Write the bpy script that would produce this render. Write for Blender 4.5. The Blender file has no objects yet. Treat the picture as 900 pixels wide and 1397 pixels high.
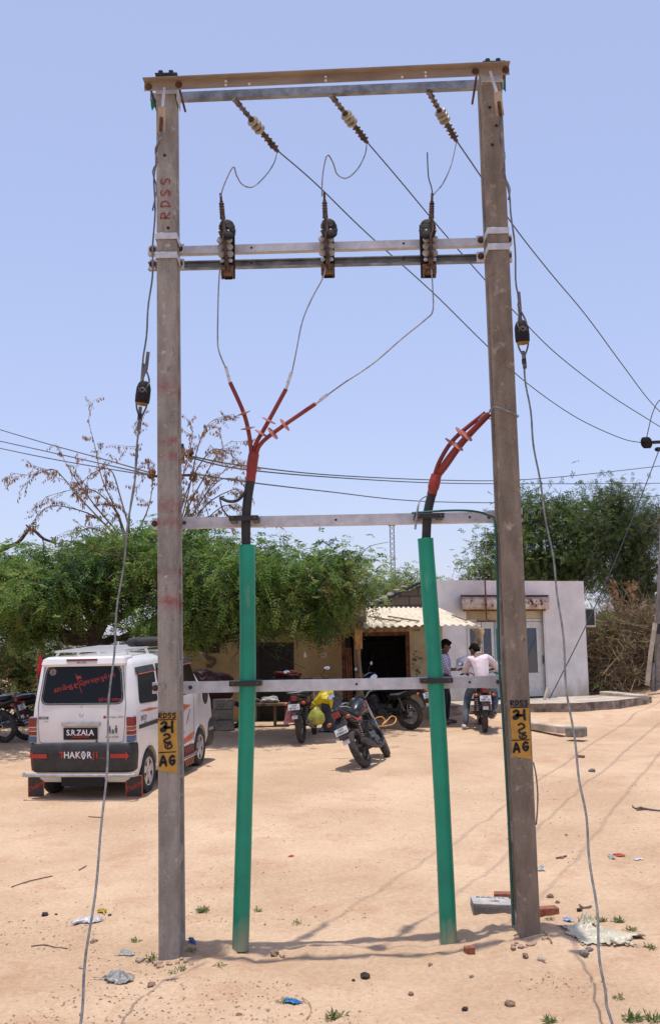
import bpy, bmesh, math, random
import numpy as np
from mathutils import Vector, Matrix, Euler
R = math.radians
random.seed(7); rng = np.random.default_rng(7)
scene = bpy.context.scene
COL = scene.collection
V = Vector

# ------------------------------------------------------------------ camera
CAMZ = 2.1
FPX = 1500.0
camd = bpy.data.cameras.new("camera"); cam = bpy.data.objects.new("camera", camd); COL.objects.link(cam)
camd.sensor_fit = 'VERTICAL'; camd.sensor_height = 36.0; camd.lens = FPX/1397.0*36.0
camd.clip_start = 0.05; camd.clip_end = 5000
CM = Matrix.Rotation(R(90)+math.atan(190/FPX), 3, 'X') @ Matrix.Rotation(R(-1.2), 3, 'Z')
cam.matrix_world = Matrix.Translation((0, 0, CAMZ)) @ CM.to_4x4()
scene.camera = cam

def ray(px, py):
    return CM @ V(((px-450)/FPX, -(py-698.5)/FPX, -1))
def W(px, py, Y):
    d = ray(px, py)
    return V((d.x*Y/d.y, Y, CAMZ + d.z*Y/d.y))

# ------------------------------------------------------------------ noise and ground shape
def _hash(ix, iy, s):
    h = (ix*374761393 + iy*668265263 + s*974634777) & 0xFFFFFFFF
    h = ((h ^ (h >> 13))*1274126177) & 0xFFFFFFFF
    h = h ^ (h >> 16)
    return (h & 0xFFFF)/65535.0
def vnoise(x, y, s=0):
    x = np.asarray(x, dtype=np.float64); y = np.asarray(y, dtype=np.float64)
    ix = np.floor(x).astype(np.int64); iy = np.floor(y).astype(np.int64)
    fx = x-ix; fy = y-iy
    fx = fx*fx*(3-2*fx); fy = fy*fy*(3-2*fy)
    a = _hash(ix, iy, s); b = _hash(ix+1, iy, s); c = _hash(ix, iy+1, s); d = _hash(ix+1, iy+1, s)
    return (a*(1-fx)+b*fx)*(1-fy) + (c*(1-fx)+d*fx)*fy
GY = [-60, 0, 4, 6.5, 8, 11, 14.3, 17, 19.5, 21.5, 24, 30, 60, 900]
GZ = [.5, .45, .15, 0, 0, .10, .28, .41, .54, .60, .62, .7, .8, 1.0]
def sstep(a, b, x):
    t = np.clip((x-a)/(b-a), 0, 1); return t*t*(3-2*t)
def gz(x, y):
    x = np.asarray(x, dtype=np.float64); y = np.asarray(y, dtype=np.float64)
    z = sum(np.interp(y+o, GY, GZ) for o in (-.7, -.35, 0, .35, .7))/5
    z = z + 0.075*np.exp(-((x-1.43)**2+(y-8.0)**2)/(2*.3**2)) - 0.02*np.exp(-((x+1.15)**2+(y-8.0)**2)/(2*.25**2))
    z = z + 0.02*np.clip(x, -2, 3)*np.exp(-((y-8)/4)**2)
    z = z + .12*sstep(1.5, 3, x)*sstep(21.6, 23.0, y)
    z = z + 1.05*np.exp(-((x-8.6)**2/(2*1.3**2)+(y-29.5)**2/(2*1.6**2)))
    near = 1-sstep(12, 20, y)
    crumb = (1-sstep(8.6, 10.5, y + 1.2*(vnoise(x*.8, y*.8, 9)-.5)))
    z = z + .05*(vnoise(x*.55, y*.55, 1)-.5) + .022*(vnoise(x*2.1, y*2.1, 2)-.5)*(.4+near)
    z = z + (.010+.022*crumb)*(vnoise(x*6.3, y*6.3, 3)-.5)*near
    z = z + (.003+.015*crumb)*(vnoise(x*17, y*17, 4)-.5)*near
    lump = vnoise(x*9, y*9, 5)*vnoise(x*3, y*3, 6)
    z = z + .08*crumb*np.clip(lump-.36, 0, 1)
    foot = np.exp(-((np.abs(x)-1.3)**2+(y-8.0)**2)/(2*.35**2)); z = z + .045*foot*vnoise(x*13, y*13, 8)*(.25+.75*(x > 0))
    # soft wheel ruts sweeping across the yard
    for (a, b, c, wd) in ((-.9, .32, 10.4, .16), (-.9, .32, 11.5, .16), (.3, -.12, 13.0, .2), (.3, -.12, 14.2, .2), (-.2, .5, 9.6, .12), (-.2, .5, 10.9, .12), (.1, -.3, 12.0, .14)):
        d = (y - (c + b*x + .05*a*x*x))/wd
        z = z - .026*np.exp(-d*d)*(1-sstep(15, 22, y))
    return z
def gzf(x, y): return float(gz(x, y))
def G(px, py):
    """point of the ground seen at a pixel"""
    d = ray(px, py); Y = 8.0
    for _ in range(40):
        X = d.x*Y/d.y; z = gzf(X, Y)
        Yn = (z-CAMZ)/(d.z/d.y)
        Y = Y*.5+Yn*.5
    return V((d.x*Y/d.y, Y, gzf(d.x*Y/d.y, Y)))

# ------------------------------------------------------------------ materials
def mat(name, col, rough=.7, metal=0.0, var=.15, scale=8, bump=0.0, bscale=60, col2=None, spec=None, stretch=None, coat=0):
    m = bpy.data.materials.new(name); m.use_nodes = True
    nt = m.node_tree; b = nt.nodes['Principled BSDF']
    b.inputs['Roughness'].default_value = rough; b.inputs['Metallic'].default_value = metal
    if spec is not None: b.inputs['Specular IOR Level'].default_value = spec
    if coat: b.inputs['Coat Weight'].default_value = coat
    c = (*col, 1)
    tc = nt.nodes.new('ShaderNodeTexCoord')
    src = tc.outputs['Object']
    if stretch:
        mp = nt.nodes.new('ShaderNodeMapping'); mp.inputs['Scale'].default_value = stretch
        nt.links.new(src, mp.inputs['Vector']); src = mp.outputs['Vector']
    if var > 0 or col2:
        n = nt.nodes.new('ShaderNodeTexNoise'); n.inputs['Scale'].default_value = scale; n.inputs['Detail'].default_value = 6
        n.inputs['Roughness'].default_value = .65
        nt.links.new(src, n.inputs['Vector'])
        rp = nt.nodes.new('ShaderNodeValToRGB')
        d = col2 if col2 else tuple(x*(1-var*1.6) for x in col)
        l = col if col2 else tuple(min(1, x*(1+var*.8)) for x in col)
        rp.color_ramp.elements[0].color = (*d, 1); rp.color_ramp.elements[0].position = .36
        rp.color_ramp.elements[1].color = (*l, 1); rp.color_ramp.elements[1].position = .64
        nt.links.new(n.outputs['Fac'], rp.inputs['Fac']); nt.links.new(rp.outputs['Color'], b.inputs['Base Color'])
    else:
        b.inputs['Base Color'].default_value = c
    if bump > 0:
        n2 = nt.nodes.new('ShaderNodeTexNoise'); n2.inputs['Scale'].default_value = bscale; n2.inputs['Detail'].default_value = 5
        nt.links.new(src, n2.inputs['Vector'])
        bp = nt.nodes.new('ShaderNodeBump'); bp.inputs['Strength'].default_value = 1; bp.inputs['Distance'].default_value = bump
        nt.links.new(n2.outputs['Fac'], bp.inputs['Height']); nt.links.new(bp.outputs['Normal'], b.inputs['Normal'])
    return m

# ------------------------------------------------------------------ mesh builder
def frame_of(d):
    d = d.normalized(); a = V((0, 0, 1)) if abs(d.z) < .9 else V((1, 0, 0))
    u = d.cross(a).normalized(); return u, d.cross(u).normalized()
class MB:
    def __init__(s): s.v = []; s.f = []; s.s = []; s.m = []; s.mi = 0
    def add(s, vs, fs, smooth=False):
        o = len(s.v); s.v += [tuple(p) for p in vs]
        for f in fs: s.f.append([i+o for i in f]); s.s.append(smooth); s.m.append(s.mi)
        return s
    def box(s, c, sz, M=None):
        c = V(c); h = V(sz)*.5
        ps = [V((x*h.x, y*h.y, z*h.z)) for x in (-1, 1) for y in (-1, 1) for z in (-1, 1)]
        if M is not None: ps = [M @ p for p in ps]
        return s.add([p+c for p in ps], [(0, 1, 3, 2), (4, 6, 7, 5), (0, 4, 5, 1), (2, 3, 7, 6), (0, 2, 6, 4), (1, 5, 7, 3)])
    def bb(s, a, b):
        a = V(a); b = V(b); return s.box((a+b)/2, [abs(x) for x in (b-a)])
    def beam(s, p0, p1, w, h, up=(0, 0, 1)):
        p0 = V(p0); p1 = V(p1); d = (p1-p0); L = d.length; d.normalize(); up = V(up)
        x = d.cross(up).normalized(); z = x.cross(d).normalized()
        M = Matrix((x, d, z)).transposed()
        return s.box((p0+p1)/2, (w, L, h), M)
    def ring(s, c, u, w, r, n): return [c+u*(r*math.cos(2*math.pi*i/n))+w*(r*math.sin(2*math.pi*i/n)) for i in range(n)]
    def cyl(s, p0, p1, r0, r1=None, n=12, cap=True, smooth=True):
        p0 = V(p0); p1 = V(p1); r1 = r0 if r1 is None else r1
        u, w = frame_of(p1-p0)
        vs = s.ring(p0, u, w, r0, n)+s.ring(p1, u, w, r1, n)
        s.add(vs, [(i, (i+1) % n, n+(i+1) % n, n+i) for i in range(n)], smooth)
        if cap:
            s.add(vs[:n], [tuple(range(n))[::-1]]); s.add(vs[n:], [tuple(range(n))])
        return s
    def tube(s, pts, r, n=7, smooth=True):
        pts = [V(p) for p in pts]; k = len(pts); vs = []
        rr = r if isinstance(r, (list, tuple)) else [r]*k
        d0 = (pts[1]-pts[0]).normalized(); u, w = frame_of(d0)
        for i, p in enumerate(pts):
            d = (pts[min(i+1, k-1)]-pts[max(i-1, 0)])
            if d.length > 1e-9:
                d.normalize(); u = (u-d*u.dot(d))
                if u.length < 1e-6: u, w = frame_of(d)
                u.normalize(); w = d.cross(u).normalized()
            vs += s.ring(p, u, w, rr[i], n)
        fs = [(j*n+i, j*n+(i+1) % n, (j+1)*n+(i+1) % n, (j+1)*n+i) for j in range(k-1) for i in range(n)]
        fs += [tuple(range(n))[::-1], tuple(range((k-1)*n, k*n))]
        return s.add(vs, fs, smooth)
    def lathe(s, prof, o, ax, n=16, smooth=True):
        o = V(o); ax = V(ax).normalized(); u, w = frame_of(ax); vs = []
        for r, h in prof: vs += s.ring(o+ax*h, u, w, max(r, 1e-4), n)
        k = len(prof)
        fs = [(j*n+i, j*n+(i+1) % n, (j+1)*n+(i+1) % n, (j+1)*n+i) for j in range(k-1) for i in range(n)]
        fs += [tuple(range(n))[::-1], tuple(range((k-1)*n, k*n))]
        return s.add(vs, fs, smooth)
    def ell(s, c, rad, n=14, m=9, M=None, nz=0, seed=0):
        c = V(c); vs = []
        for j in range(m+1):
            t = math.pi*j/m
            for i in range(n):
                a = 2*math.pi*i/n
                d = V((math.sin(t)*math.cos(a), math.sin(t)*math.sin(a), math.cos(t)))
                k = 1.0
                if nz: k += nz*(float(vnoise(d.x*2.3+seed*7.1+20, d.y*2.3+d.z*3.1+20, seed))-.5)*2*(1 if 0 < j < m else 0)
                p = V((d.x*rad[0]*k, d.y*rad[1]*k, d.z*rad[2]*k))
                if M is not None: p = M @ p
                vs.append(p+c)
        fs = [(j*n+i, (j+1)*n+i, (j+1)*n+(i+1) % n, j*n+(i+1) % n) for j in range(m) for i in range(n)]
        return s.add(vs, fs, True)
    def torus(s, c, ax, R0, r, n=28, m=10, sq=1.0):
        c = V(c); ax = V(ax).normalized(); u, w = frame_of(ax); vs = []
        for i in range(n):
            a = 2*math.pi*i/n; d = u*math.cos(a)+w*math.sin(a)
            for j in range(m):
                b = 2*math.pi*j/m; vs.append(c+d*(R0+r*math.cos(b))+ax*(r*sq*math.sin(b)))
        fs = [(i*m+j, ((i+1) % n)*m+j, ((i+1) % n)*m+(j+1) % m, i*m+(j+1) % m) for i in range(n) for j in range(m)]
        return s.add(vs, fs, True)
    def poly(s, pts): return s.add(pts, [tuple(range(len(pts)))])
    def prism(s, pts, vec, smooth=False):
        pts = [V(p) for p in pts]; vec = V(vec); n = len(pts)
        vs = pts+[p+vec for p in pts]
        s.add(vs, [tuple(range(n))[::-1], tuple(range(n, 2*n))])
        return s.add(vs, [(i, (i+1) % n, n+(i+1) % n, n+i) for i in range(n)], smooth)
    def rrstack(s, levels, n=5, cap=True, smooth=True):
        """stack of rounded rectangles: (z, x0, x1, y0, y1, r)"""
        vs = []; k = 4*(n+1)
        for (z, x0, x1, y0, y1, r) in levels:
            for (cx, cy, a0) in ((x1-r, y0+r, -90), (x1-r, y1-r, 0), (x0+r, y1-r, 90), (x0+r, y0+r, 180)):
                for i in range(n+1):
                    a = R(a0+90*i/n); vs.append((cx+r*math.cos(a), cy+r*math.sin(a), z))
        L = len(levels)
        fs = [(j*k+i, j*k+(i+1) % k, (j+1)*k+(i+1) % k, (j+1)*k+i) for j in range(L-1) for i in range(k)]
        s.add(vs, fs, smooth)
        if cap: s.add(vs[:k], [tuple(range(k))[::-1]]); s.add(vs[-k:], [tuple(range(k))])
        return s
    def text(s, body, o, u, v, size, bold=0.0, extra=None, shear=0.0, align='CENTER'):
        vs, fs = text_mesh(body, bold, align); o = V(o); u = V(u).normalized(); v = V(v).normalized()
        out = []
        for x, y in vs:
            x += y*shear
            p = o+u*(x*size)+v*(y*size)
            out.append(p)
        return s.add(out, fs)
    def xf(s, M):
        s.v = [tuple(M @ V(p)) for p in s.v]; return s
    def build(s, name, mats, parent=None, bevel=0, base=None, sharp=35, seg=2):
        me = bpy.data.meshes.new(name)
        v = s.v; loc = V((0, 0, 0))
        if parent is not None and parent.get('_w'): off = V(parent['_w']); v = [tuple(V(p)-off) for p in v]
        elif base is not None:
            loc = V(base); v = [tuple(V(p)-loc) for p in v]
        me.from_pydata(v, [], s.f); 
        me.polygons.foreach_set('use_smooth', s.s)
        me.polygons.foreach_set('material_index', s.m)
        for m_ in (mats if isinstance(mats, (list, tuple)) else [mats]): me.materials.append(m_)
        me.validate(); me.update()
        if any(s.s): me.set_sharp_from_angle(angle=R(sharp))
        o = bpy.data.objects.new(name, me); COL.objects.link(o); o.location = loc
        if parent is not None: o.parent = parent
        if bevel:
            b = o.modifiers.new('bevel', 'BEVEL'); b.width = bevel; b.segments = seg; b.limit_method = 'ANGLE'; b.angle_limit = R(40)
        return o
_tc = {}
def text_mesh(body, bold=0.0, align='CENTER'):
    key = (body, bold, align)
    if key in _tc: return _tc[key]
    cu = bpy.data.curves.new('t', 'FONT'); cu.body = body; cu.align_x = align; cu.align_y = 'CENTER'; cu.size = 1; cu.offset = bold
    cu.resolution_u = 3
    o = bpy.data.objects.new('t', cu); COL.objects.link(o)
    dg = bpy.context.evaluated_depsgraph_get(); me = bpy.data.meshes.new_from_object(o.evaluated_get(dg))
    vs = [(p.co.x, p.co.y) for p in me.vertices]; fs = [tuple(p.vertices) for p in me.polygons]
    bpy.data.objects.remove(o); bpy.data.curves.remove(cu); bpy.data.meshes.remove(me)
    _tc[key] = (vs, fs); return vs, fs
def thing(name, label, cat, loc=(0, 0, 0), rz=0, group=None, world=True):
    """an Empty at the thing's base; with world=True its parts are given in world coordinates"""
    o = bpy.data.objects.new(name, None); COL.objects.link(o); o.location = loc; o.rotation_euler = (0, 0, rz)
    o.empty_display_size = .2
    o['label'] = label; o['category'] = cat
    if group: o['group'] = group
    if world: o['_w'] = tuple(loc)
    return o
def tag(o, label=None, cat=None, group=None, kind=None):
    if label: o['label'] = label
    if cat: o['category'] = cat
    if group: o['group'] = group
    if kind: o['kind'] = kind
    return o
def sub(o, parent_part):
    """hang an already built part under another part (one level deeper)"""
    o.parent = parent_part; return o
def smoothpath(pts, k=6):
    pts = [V(p) for p in pts]; out = []
    n = len(pts)
    for i in range(n-1):
        p0 = pts[max(i-1, 0)]; p1 = pts[i]; p2 = pts[i+1]; p3 = pts[min(i+2, n-1)]
        for j in range(k):
            t = j/k
            out.append(.5*((2*p1)+(p2-p0)*t+(2*p0-5*p1+4*p2-p3)*t*t+(3*p1-p0-3*p2+p3)*t**3))
    out.append(pts[-1]); return out
def fast_mesh(name, verts, faces_per, mats, parent=None, midx=None, loc=None):
    """verts (N*k,3) array, every k verts are one face"""
    me = bpy.data.meshes.new(name); n = len(verts); k = faces_per; nf = n//k
    off = V((0, 0, 0))
    if parent is not None and parent.get('_w'): off = V(parent['_w'])
    elif loc is not None: off = V(loc)
    verts = np.asarray(verts, dtype=np.float32)-np.array(off, dtype=np.float32)
    me.vertices.add(n); me.vertices.foreach_set('co', verts.ravel())
    me.loops.add(n); me.loops.foreach_set('vertex_index', np.arange(n, dtype=np.int32))
    me.polygons.add(nf); me.polygons.foreach_set('loop_start', np.arange(0, n, k, dtype=np.int32))
    try: me.polygons.foreach_set('loop_total', np.full(nf, k, dtype=np.int32))
    except Exception: pass
    for m_ in mats: me.materials.append(m_)
    if midx is not None: me.polygons.foreach_set('material_index', np.asarray(midx, dtype=np.int32))
    me.update(calc_edges=True); me.validate()
    o = bpy.data.objects.new(name, me); COL.objects.link(o)
    if parent is not None: o.parent = parent
    elif loc is not None: o.location = loc
    return o

# ------------------------------------------------------------------ world
w = bpy.data.worlds.new("World"); scene.world = w; w.use_nodes = True
nt = w.node_tree; bg = nt.nodes['Background']
sky = nt.nodes.new('ShaderNodeTexSky'); sky.sky_type = 'NISHITA'; sky.sun_disc = False
SUN = V((-.045, -.012, 1)).normalized()
sky.sun_elevation = math.asin(SUN.z); sky.sun_rotation = math.atan2(SUN.x, SUN.y)
sky.altitude = 0; sky.air_density = 1.0; sky.dust_density = 1.3; sky.ozone_density = 3.0
tint = nt.nodes.new('ShaderNodeMix'); tint.data_type = 'RGBA'; tint.blend_type = 'MULTIPLY'; tint.inputs[0].default_value = 1; tint.inputs[7].default_value = (1.24, 1.05, 1.02, 1)   # dusty lilac air
haze = nt.nodes.new('ShaderNodeMix'); haze.data_type = 'RGBA'; haze.inputs[0].default_value = .5; haze.inputs[7].default_value = (2.62, 3.05, 4.72, 1)   # even dusty veil over the clear sky
nt.links.new(sky.outputs['Color'], tint.inputs[6]); nt.links.new(tint.outputs[2], haze.inputs[6]); nt.links.new(haze.outputs[2], bg.inputs['Color']); bg.inputs['Strength'].default_value = .15
sl = bpy.data.lights.new('sun', 'SUN'); sl.energy = 3.1; sl.angle = R(.53); sl.color = (1, .965, .91)
so = bpy.data.objects.new('sun', sl); COL.objects.link(so); so.rotation_euler = SUN.to_track_quat('Z', 'Y').to_euler(); so.location = (0, 0, 30)
scene.view_settings.view_transform = 'Standard'; scene.view_settings.look = 'None'
scene.view_settings.gamma = 1; scene.view_settings.exposure = 0.35; scene.view_settings.use_curve_mapping = False
# ------------------------------------------------------------------ ground sheet
def axis(parts):
    out = [parts[0][0]]
    for a, b, st in parts:
        n = max(1, int(round((b-a)/st))); out += list(np.linspace(a, b, n+1)[1:])
    return np.array(out)
def geo(a, b, n): return list(np.geomspace(a, b, n))
xs = np.concatenate([-np.array(geo(12, 900, 22))[::-1], axis([(-11.5, -4, .16), (-4, 4, .045), (4, 11.5, .16)]), np.array(geo(12, 900, 22))])
ys = np.concatenate([-np.array(geo(2, 700, 18))[::-1], axis([(-1, 5.8, .3), (5.8, 11.5, .035), (11.5, 20, .09), (20, 34, .2)]), np.array(geo(35, 1500, 24))])
XX, YY = np.meshgrid(xs, ys); ZZ = gz(XX, YY)
nx = len(xs); ny = len(ys)
me = bpy.data.meshes.new('sandy_ground'); co = np.stack([XX, YY, ZZ], -1).reshape(-1, 3)
idx = np.arange(nx*ny).reshape(ny, nx)
qf = np.stack([idx[:-1, :-1], idx[:-1, 1:], idx[1:, 1:], idx[1:, :-1]], -1).reshape(-1, 4)
me.vertices.add(len(co)); me.vertices.foreach_set('co', co.astype(np.float32).ravel())
me.loops.add(qf.size); me.loops.foreach_set('vertex_index', qf.astype(np.int32).ravel())
me.polygons.add(len(qf)); me.polygons.foreach_set('loop_start', np.arange(0, qf.size, 4, dtype=np.int32))
me.update(calc_edges=True); me.validate()
me.polygons.foreach_set('use_smooth', np.ones(len(qf), dtype=bool))
ground = bpy.data.objects.new('sandy_ground', me); COL.objects.link(ground); ground['kind'] = 'structure'
def ground_mat():
    m = bpy.data.materials.new('sand'); m.use_nodes = True; nt = m.node_tree; b = nt.nodes['Principled BSDF']
    b.inputs['Roughness'].default_value = .95; b.inputs['Specular IOR Level'].default_value = .15
    tc = nt.nodes.new('ShaderNodeTexCoord'); L = nt.links
    def noise(sc, det=6, rough=.6, vec=None):
        n = nt.nodes.new('ShaderNodeTexNoise'); n.inputs['Scale'].default_value = sc; n.inputs['Detail'].default_value = det
        n.inputs['Roughness'].default_value = rough; L.new(vec or tc.outputs['Object'], n.inputs['Vector']); return n.outputs['Fac']
    def ramp(f, p0, c0, p1, c1):
        r = nt.nodes.new('ShaderNodeValToRGB'); e = r.color_ramp.elements
        e[0].position = p0; e[0].color = (*c0, 1); e[1].position = p1; e[1].color = (*c1, 1); L.new(f, r.inputs['Fac']); return r.outputs['Color']
    def mix(f, a, c, mode='MIX'):
        x = nt.nodes.new('ShaderNodeMix'); x.data_type = 'RGBA'; x.blend_type = mode
        if isinstance(f, float): x.inputs[0].default_value = f
        else: L.new(f, x.inputs[0])
        for s_, k in ((a, 6), (c, 7)):
            if isinstance(s_, tuple): x.inputs[k].default_value = (*s_, 1)
            else: L.new(s_, x.inputs[k])
        return x.outputs[2]
    base = ramp(noise(.55, 5), .36, (.49, .338, .215), .64, (.62, .447, .30))
    red = ramp(noise(1.7, 8, .7), .52, (0, 0, 0), .72, (1, 1, 1))
    c = mix(red, base, (.47, .285, .175))
    fine = ramp(noise(26, 8, .75), .40, (.86, .84, .82), .60, (1.04, 1.03, 1.02))
    c = mix(1.0, c, fine, 'MULTIPLY')
    # crumbs of darker soil and droppings
    vo = nt.nodes.new('ShaderNodeTexVoronoi'); vo.inputs['Scale'].default_value = 34; L.new(tc.outputs['Object'], vo.inputs['Vector'])
    sp = ramp(vo.outputs['Distance'], .16, (1, 1, 1), .27, (0, 0, 0))
    clus = ramp(noise(1.3, 5, .75), .47, (0, 0, 0), .58, (1, 1, 1))
    cl = nt.nodes.new('ShaderNodeMath'); cl.operation = 'MULTIPLY'; L.new(sp, cl.inputs[0]); L.new(clus, cl.inputs[1])
    # only some of the cells carry a crumb
    vc = nt.nodes.new('ShaderNodeSeparateColor'); L.new(vo.outputs['Color'], vc.inputs[0])
    gt = nt.nodes.new('ShaderNodeMath'); gt.operation = 'GREATER_THAN'; L.new(vc.outputs[0], gt.inputs[0]); gt.inputs[1].default_value = .62
    c2 = nt.nodes.new('ShaderNodeMath'); c2.operation = 'MULTIPLY'; L.new(cl.outputs[0], c2.inputs[0]); L.new(gt.outputs[0], c2.inputs[1])
    c = mix(c2.outputs[0], c, (.30, .17, .10))
    L.new(c, b.inputs['Base Color'])
    ht = nt.nodes.new('ShaderNodeMath'); ht.operation = 'ADD'; L.new(noise(38, 9, .75), ht.inputs[0])
    h2 = nt.nodes.new('ShaderNodeMath'); h2.operation = 'MULTIPLY'; h2.inputs[1].default_value = 2.2; L.new(noise(5.5, 5, .6), h2.inputs[0])
    L.new(h2.outputs[0], ht.inputs[1])
    bp = nt.nodes.new('ShaderNodeBump'); bp.inputs['Strength'].default_value = 1; bp.inputs['Distance'].default_value = .012
    L.new(ht.outputs[0], bp.inputs['Height']); L.new(bp.outputs['Normal'], b.inputs['Normal'])
    return m
ground.data.materials.append(ground_mat())

M = {}
M['plaster_white'] = mat('white_plaster', (.74, .71, .68), .9, var=.10, scale=1.3, bump=.01, bscale=30)
M['plaster_yellow'] = mat('yellow_plaster', (.42, .32, .15), .9, var=0, scale=1.6, col2=(.27, .20, .10), bump=.01, bscale=30)  # albedo lowered: the tree's shade is put into the plaster colour
M['plaster_cream'] = mat('cream_plaster', (.55, .49, .34), .9, var=0, scale=2.0, col2=(.42, .33, .18), bump=.01, bscale=30)
M['slab'] = mat('cement_slab', (.50, .42, .33), .9, var=.25, scale=3, bump=.01)
M['slab_side'] = mat('shaded_slab_side', (.30, .24, .19), .95, var=.4, scale=4, bump=.02)  # darker slab sides: shade below the edge put into the colour
M['dark'] = mat('dark_interior', (.025, .022, .02), .9, var=.2)  # near-black: indoor shade put into the colour of inner walls and shelves
M['sheet'] = mat('cement_sheet', (.62, .53, .385), .85, var=.12, scale=2.5, bump=.004)
M['wood'] = mat('weathered_wood', (.27, .18, .10), .85, var=.35, scale=9, bump=.006, stretch=(1, 1, .12))
M['orange_wood'] = mat('orange_wood', (.48, .25, .08), .8, var=.3, scale=10)
M['rust'] = mat('rusty_iron', (.20, .085, .045), .8, .3, var=.4, scale=14, bump=.003)
M['alum'] = mat('cream_door_frame', (.62, .60, .56), .55, .1, var=.08)
M['alum_teal'] = mat('bluish_frame', (.28, .42, .43), .5, .1, var=.1)
M['glass_dark'] = mat('door_glass', (.035, .06, .085), .06, 0, var=0, spec=.9)
M['shutter'] = mat('shutter_box_paint', (.62, .58, .54), .8, var=0, scale=5, col2=(.36, .22, .14))
M['black'] = mat('black_plastic', (.018, .018, .019), .5, var=.2)
M['grey_block'] = mat('concrete_block', (.27, .235, .19), .95, var=.25, scale=6, bump=.01)
M['ac'] = mat('ac_casing', (.48, .48, .46), .6, var=.1)
M['white_paper'] = mat('white_paper', (.85, .85, .86), .8, var=0)
def brick_mat():
    m = bpy.data.materials.new('brown_block_wall'); m.use_nodes = True; nt = m.node_tree; b = nt.nodes['Principled BSDF']
    tc = nt.nodes.new('ShaderNodeTexCoord'); mp = nt.nodes.new('ShaderNodeMapping'); mp.inputs['Rotation'].default_value = (R(90), 0, 0)
    br = nt.nodes.new('ShaderNodeTexBrick'); br.inputs['Scale'].default_value = 1.0
    br.inputs['Brick Width'].default_value = .42; br.inputs['Row Height'].default_value = .21; br.inputs['Mortar Size'].default_value = .014
    br.inputs['Color1'].default_value = (.23, .165, .125, 1); br.inputs['Color2'].default_value = (.17, .125, .095, 1); br.inputs['Mortar'].default_value = (.09, .07, .055, 1)
    nt.links.new(tc.outputs['Object'], mp.inputs['Vector']); nt.links.new(mp.outputs['Vector'], br.inputs['Vector']); nt.links.new(br.outputs['Color'], b.inputs['Base Color'])
    b.inputs['Roughness'].default_value = .95
    bp = nt.nodes.new('ShaderNodeBump'); bp.inputs['Distance'].default_value = .02; nt.links.new(br.outputs['Fac'], bp.inputs['Height']); bp.invert = True
    nt.links.new(bp.outputs['Normal'], b.inputs['Normal']); return m
M['block_wall'] = brick_mat()

# ------------------------------------------------------------------ white building with shutter box and glass doors
A = W(590, 957, 25.0); Bp = W(803, 948, 26.7)
ZF = .92                                     # porch top
ax = V((Bp.x-A.x, Bp.y-A.y, 0)).normalized(); back = V((.12, 1, 0)).normalized()    # along the wall, into the building
a0 = V((A.x, A.y, 0)); wl = (V((Bp.x, Bp.y, 0))-a0).length
def wp(s, d, z): p = a0+ax*s+back*d; return V((p.x, p.y, z))
def wpx(px, z=None):
    """distance along the wall for a pixel column"""
    d = ray(px, 880); # intersect in plan
    den = d.x*ax.y-d.y*ax.x
    t = (a0.x*ax.y-a0.y*ax.x)/den
    return (V((d.x*t, d.y*t, 0))-a0).dot(ax)
bw = thing('plastered_shop', 'low flat roofed white plastered shop with glazed doors under a shutter box, at the right', 'building', (A.x, A.y, ZF-.3))
ZT = 3.66
s1, s2 = wpx(637), wpx(744)                  # door opening
DZ = 2.98
mb = MB()
def wbox(mb, sa, sb, da, db, za, zb):
    ps = [wp(s_, d_, z_) for s_ in (sa, sb) for d_ in (da, db) for z_ in (za, zb)]
    mb.add(ps, [(0, 1, 3, 2), (4, 6, 7, 5), (0, 4, 5, 1), (2, 3, 7, 6), (0, 2, 6, 4), (1, 5, 7, 3)])
wbox(mb, -.05, s1, 0, .22, .4, ZT); wbox(mb, s2, wl, 0, .22, .4, ZT); wbox(mb, s1, s2, 0, .22, DZ, ZT)
wbox(mb, wl-.22, wl, .222, 5, .4, ZT); wbox(mb, -.05, .17, .222, 5, .4, ZT); wbox(mb, .172, wl-.222, 4.78, 5, .4, ZT)
mb.build('wall', M['plaster_white'], bw)
mb = MB(); wbox(mb, .175, wl-.225, .225, 4.77, ZT-.25, ZT-.1); mb.build('roof', M['slab'], bw)
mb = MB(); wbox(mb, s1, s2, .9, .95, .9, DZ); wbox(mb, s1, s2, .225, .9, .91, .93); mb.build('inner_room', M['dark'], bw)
# doors: cream framed leaves with tall glass
def leaf(name, sa, sb, g, frame, d=.08):
    f = MB(); zb, zt = ZF+.03, DZ-.28
    fw = .05
    wbox(f, sa, sb, d, d+.04, zb, zb+(g[2])); wbox(f, sa, sb, d, d+.04, g[3]+zb, zt)
    wbox(f, sa, g[0], d, d+.04, zb+g[2], zb+g[3]); wbox(f, g[1], sb, d, d+.04, zb+g[2], zb+g[3])
    o = f.build(name, frame, bw, bevel=.004)
    p = MB(); wbox(p, g[0]+.002, g[1]-.002, d+.015, d+.025, zb+g[2]+.002, zb+g[3]-.002); q = p.build('glass_pane', M['glass_dark'], bw); sub(q, o)
    h = MB(); wbox(h, sb-.05, sb-.03, d-.03, d-.002, zb+.75, zb+.95); sub(h.build('door_handle', M['black'], bw), o)
    return o
def sp(px): return wpx(px)
leaf('door', s1+.01, sp(657), (sp(641), sp(654), .72, 1.6), M['alum'])
leaf('door', sp(657)+.01, sp(674), (sp(659), sp(670), .72, 1.6), M['alum'])
leaf('door', sp(674)+.01, sp(700), (sp(677), sp(697), .72, 1.6), M['alum_teal'], .10)
leaf('door', sp(700)+.01, s2-.05, (sp(713), sp(732), .55, 1.6), M['alum'])
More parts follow.
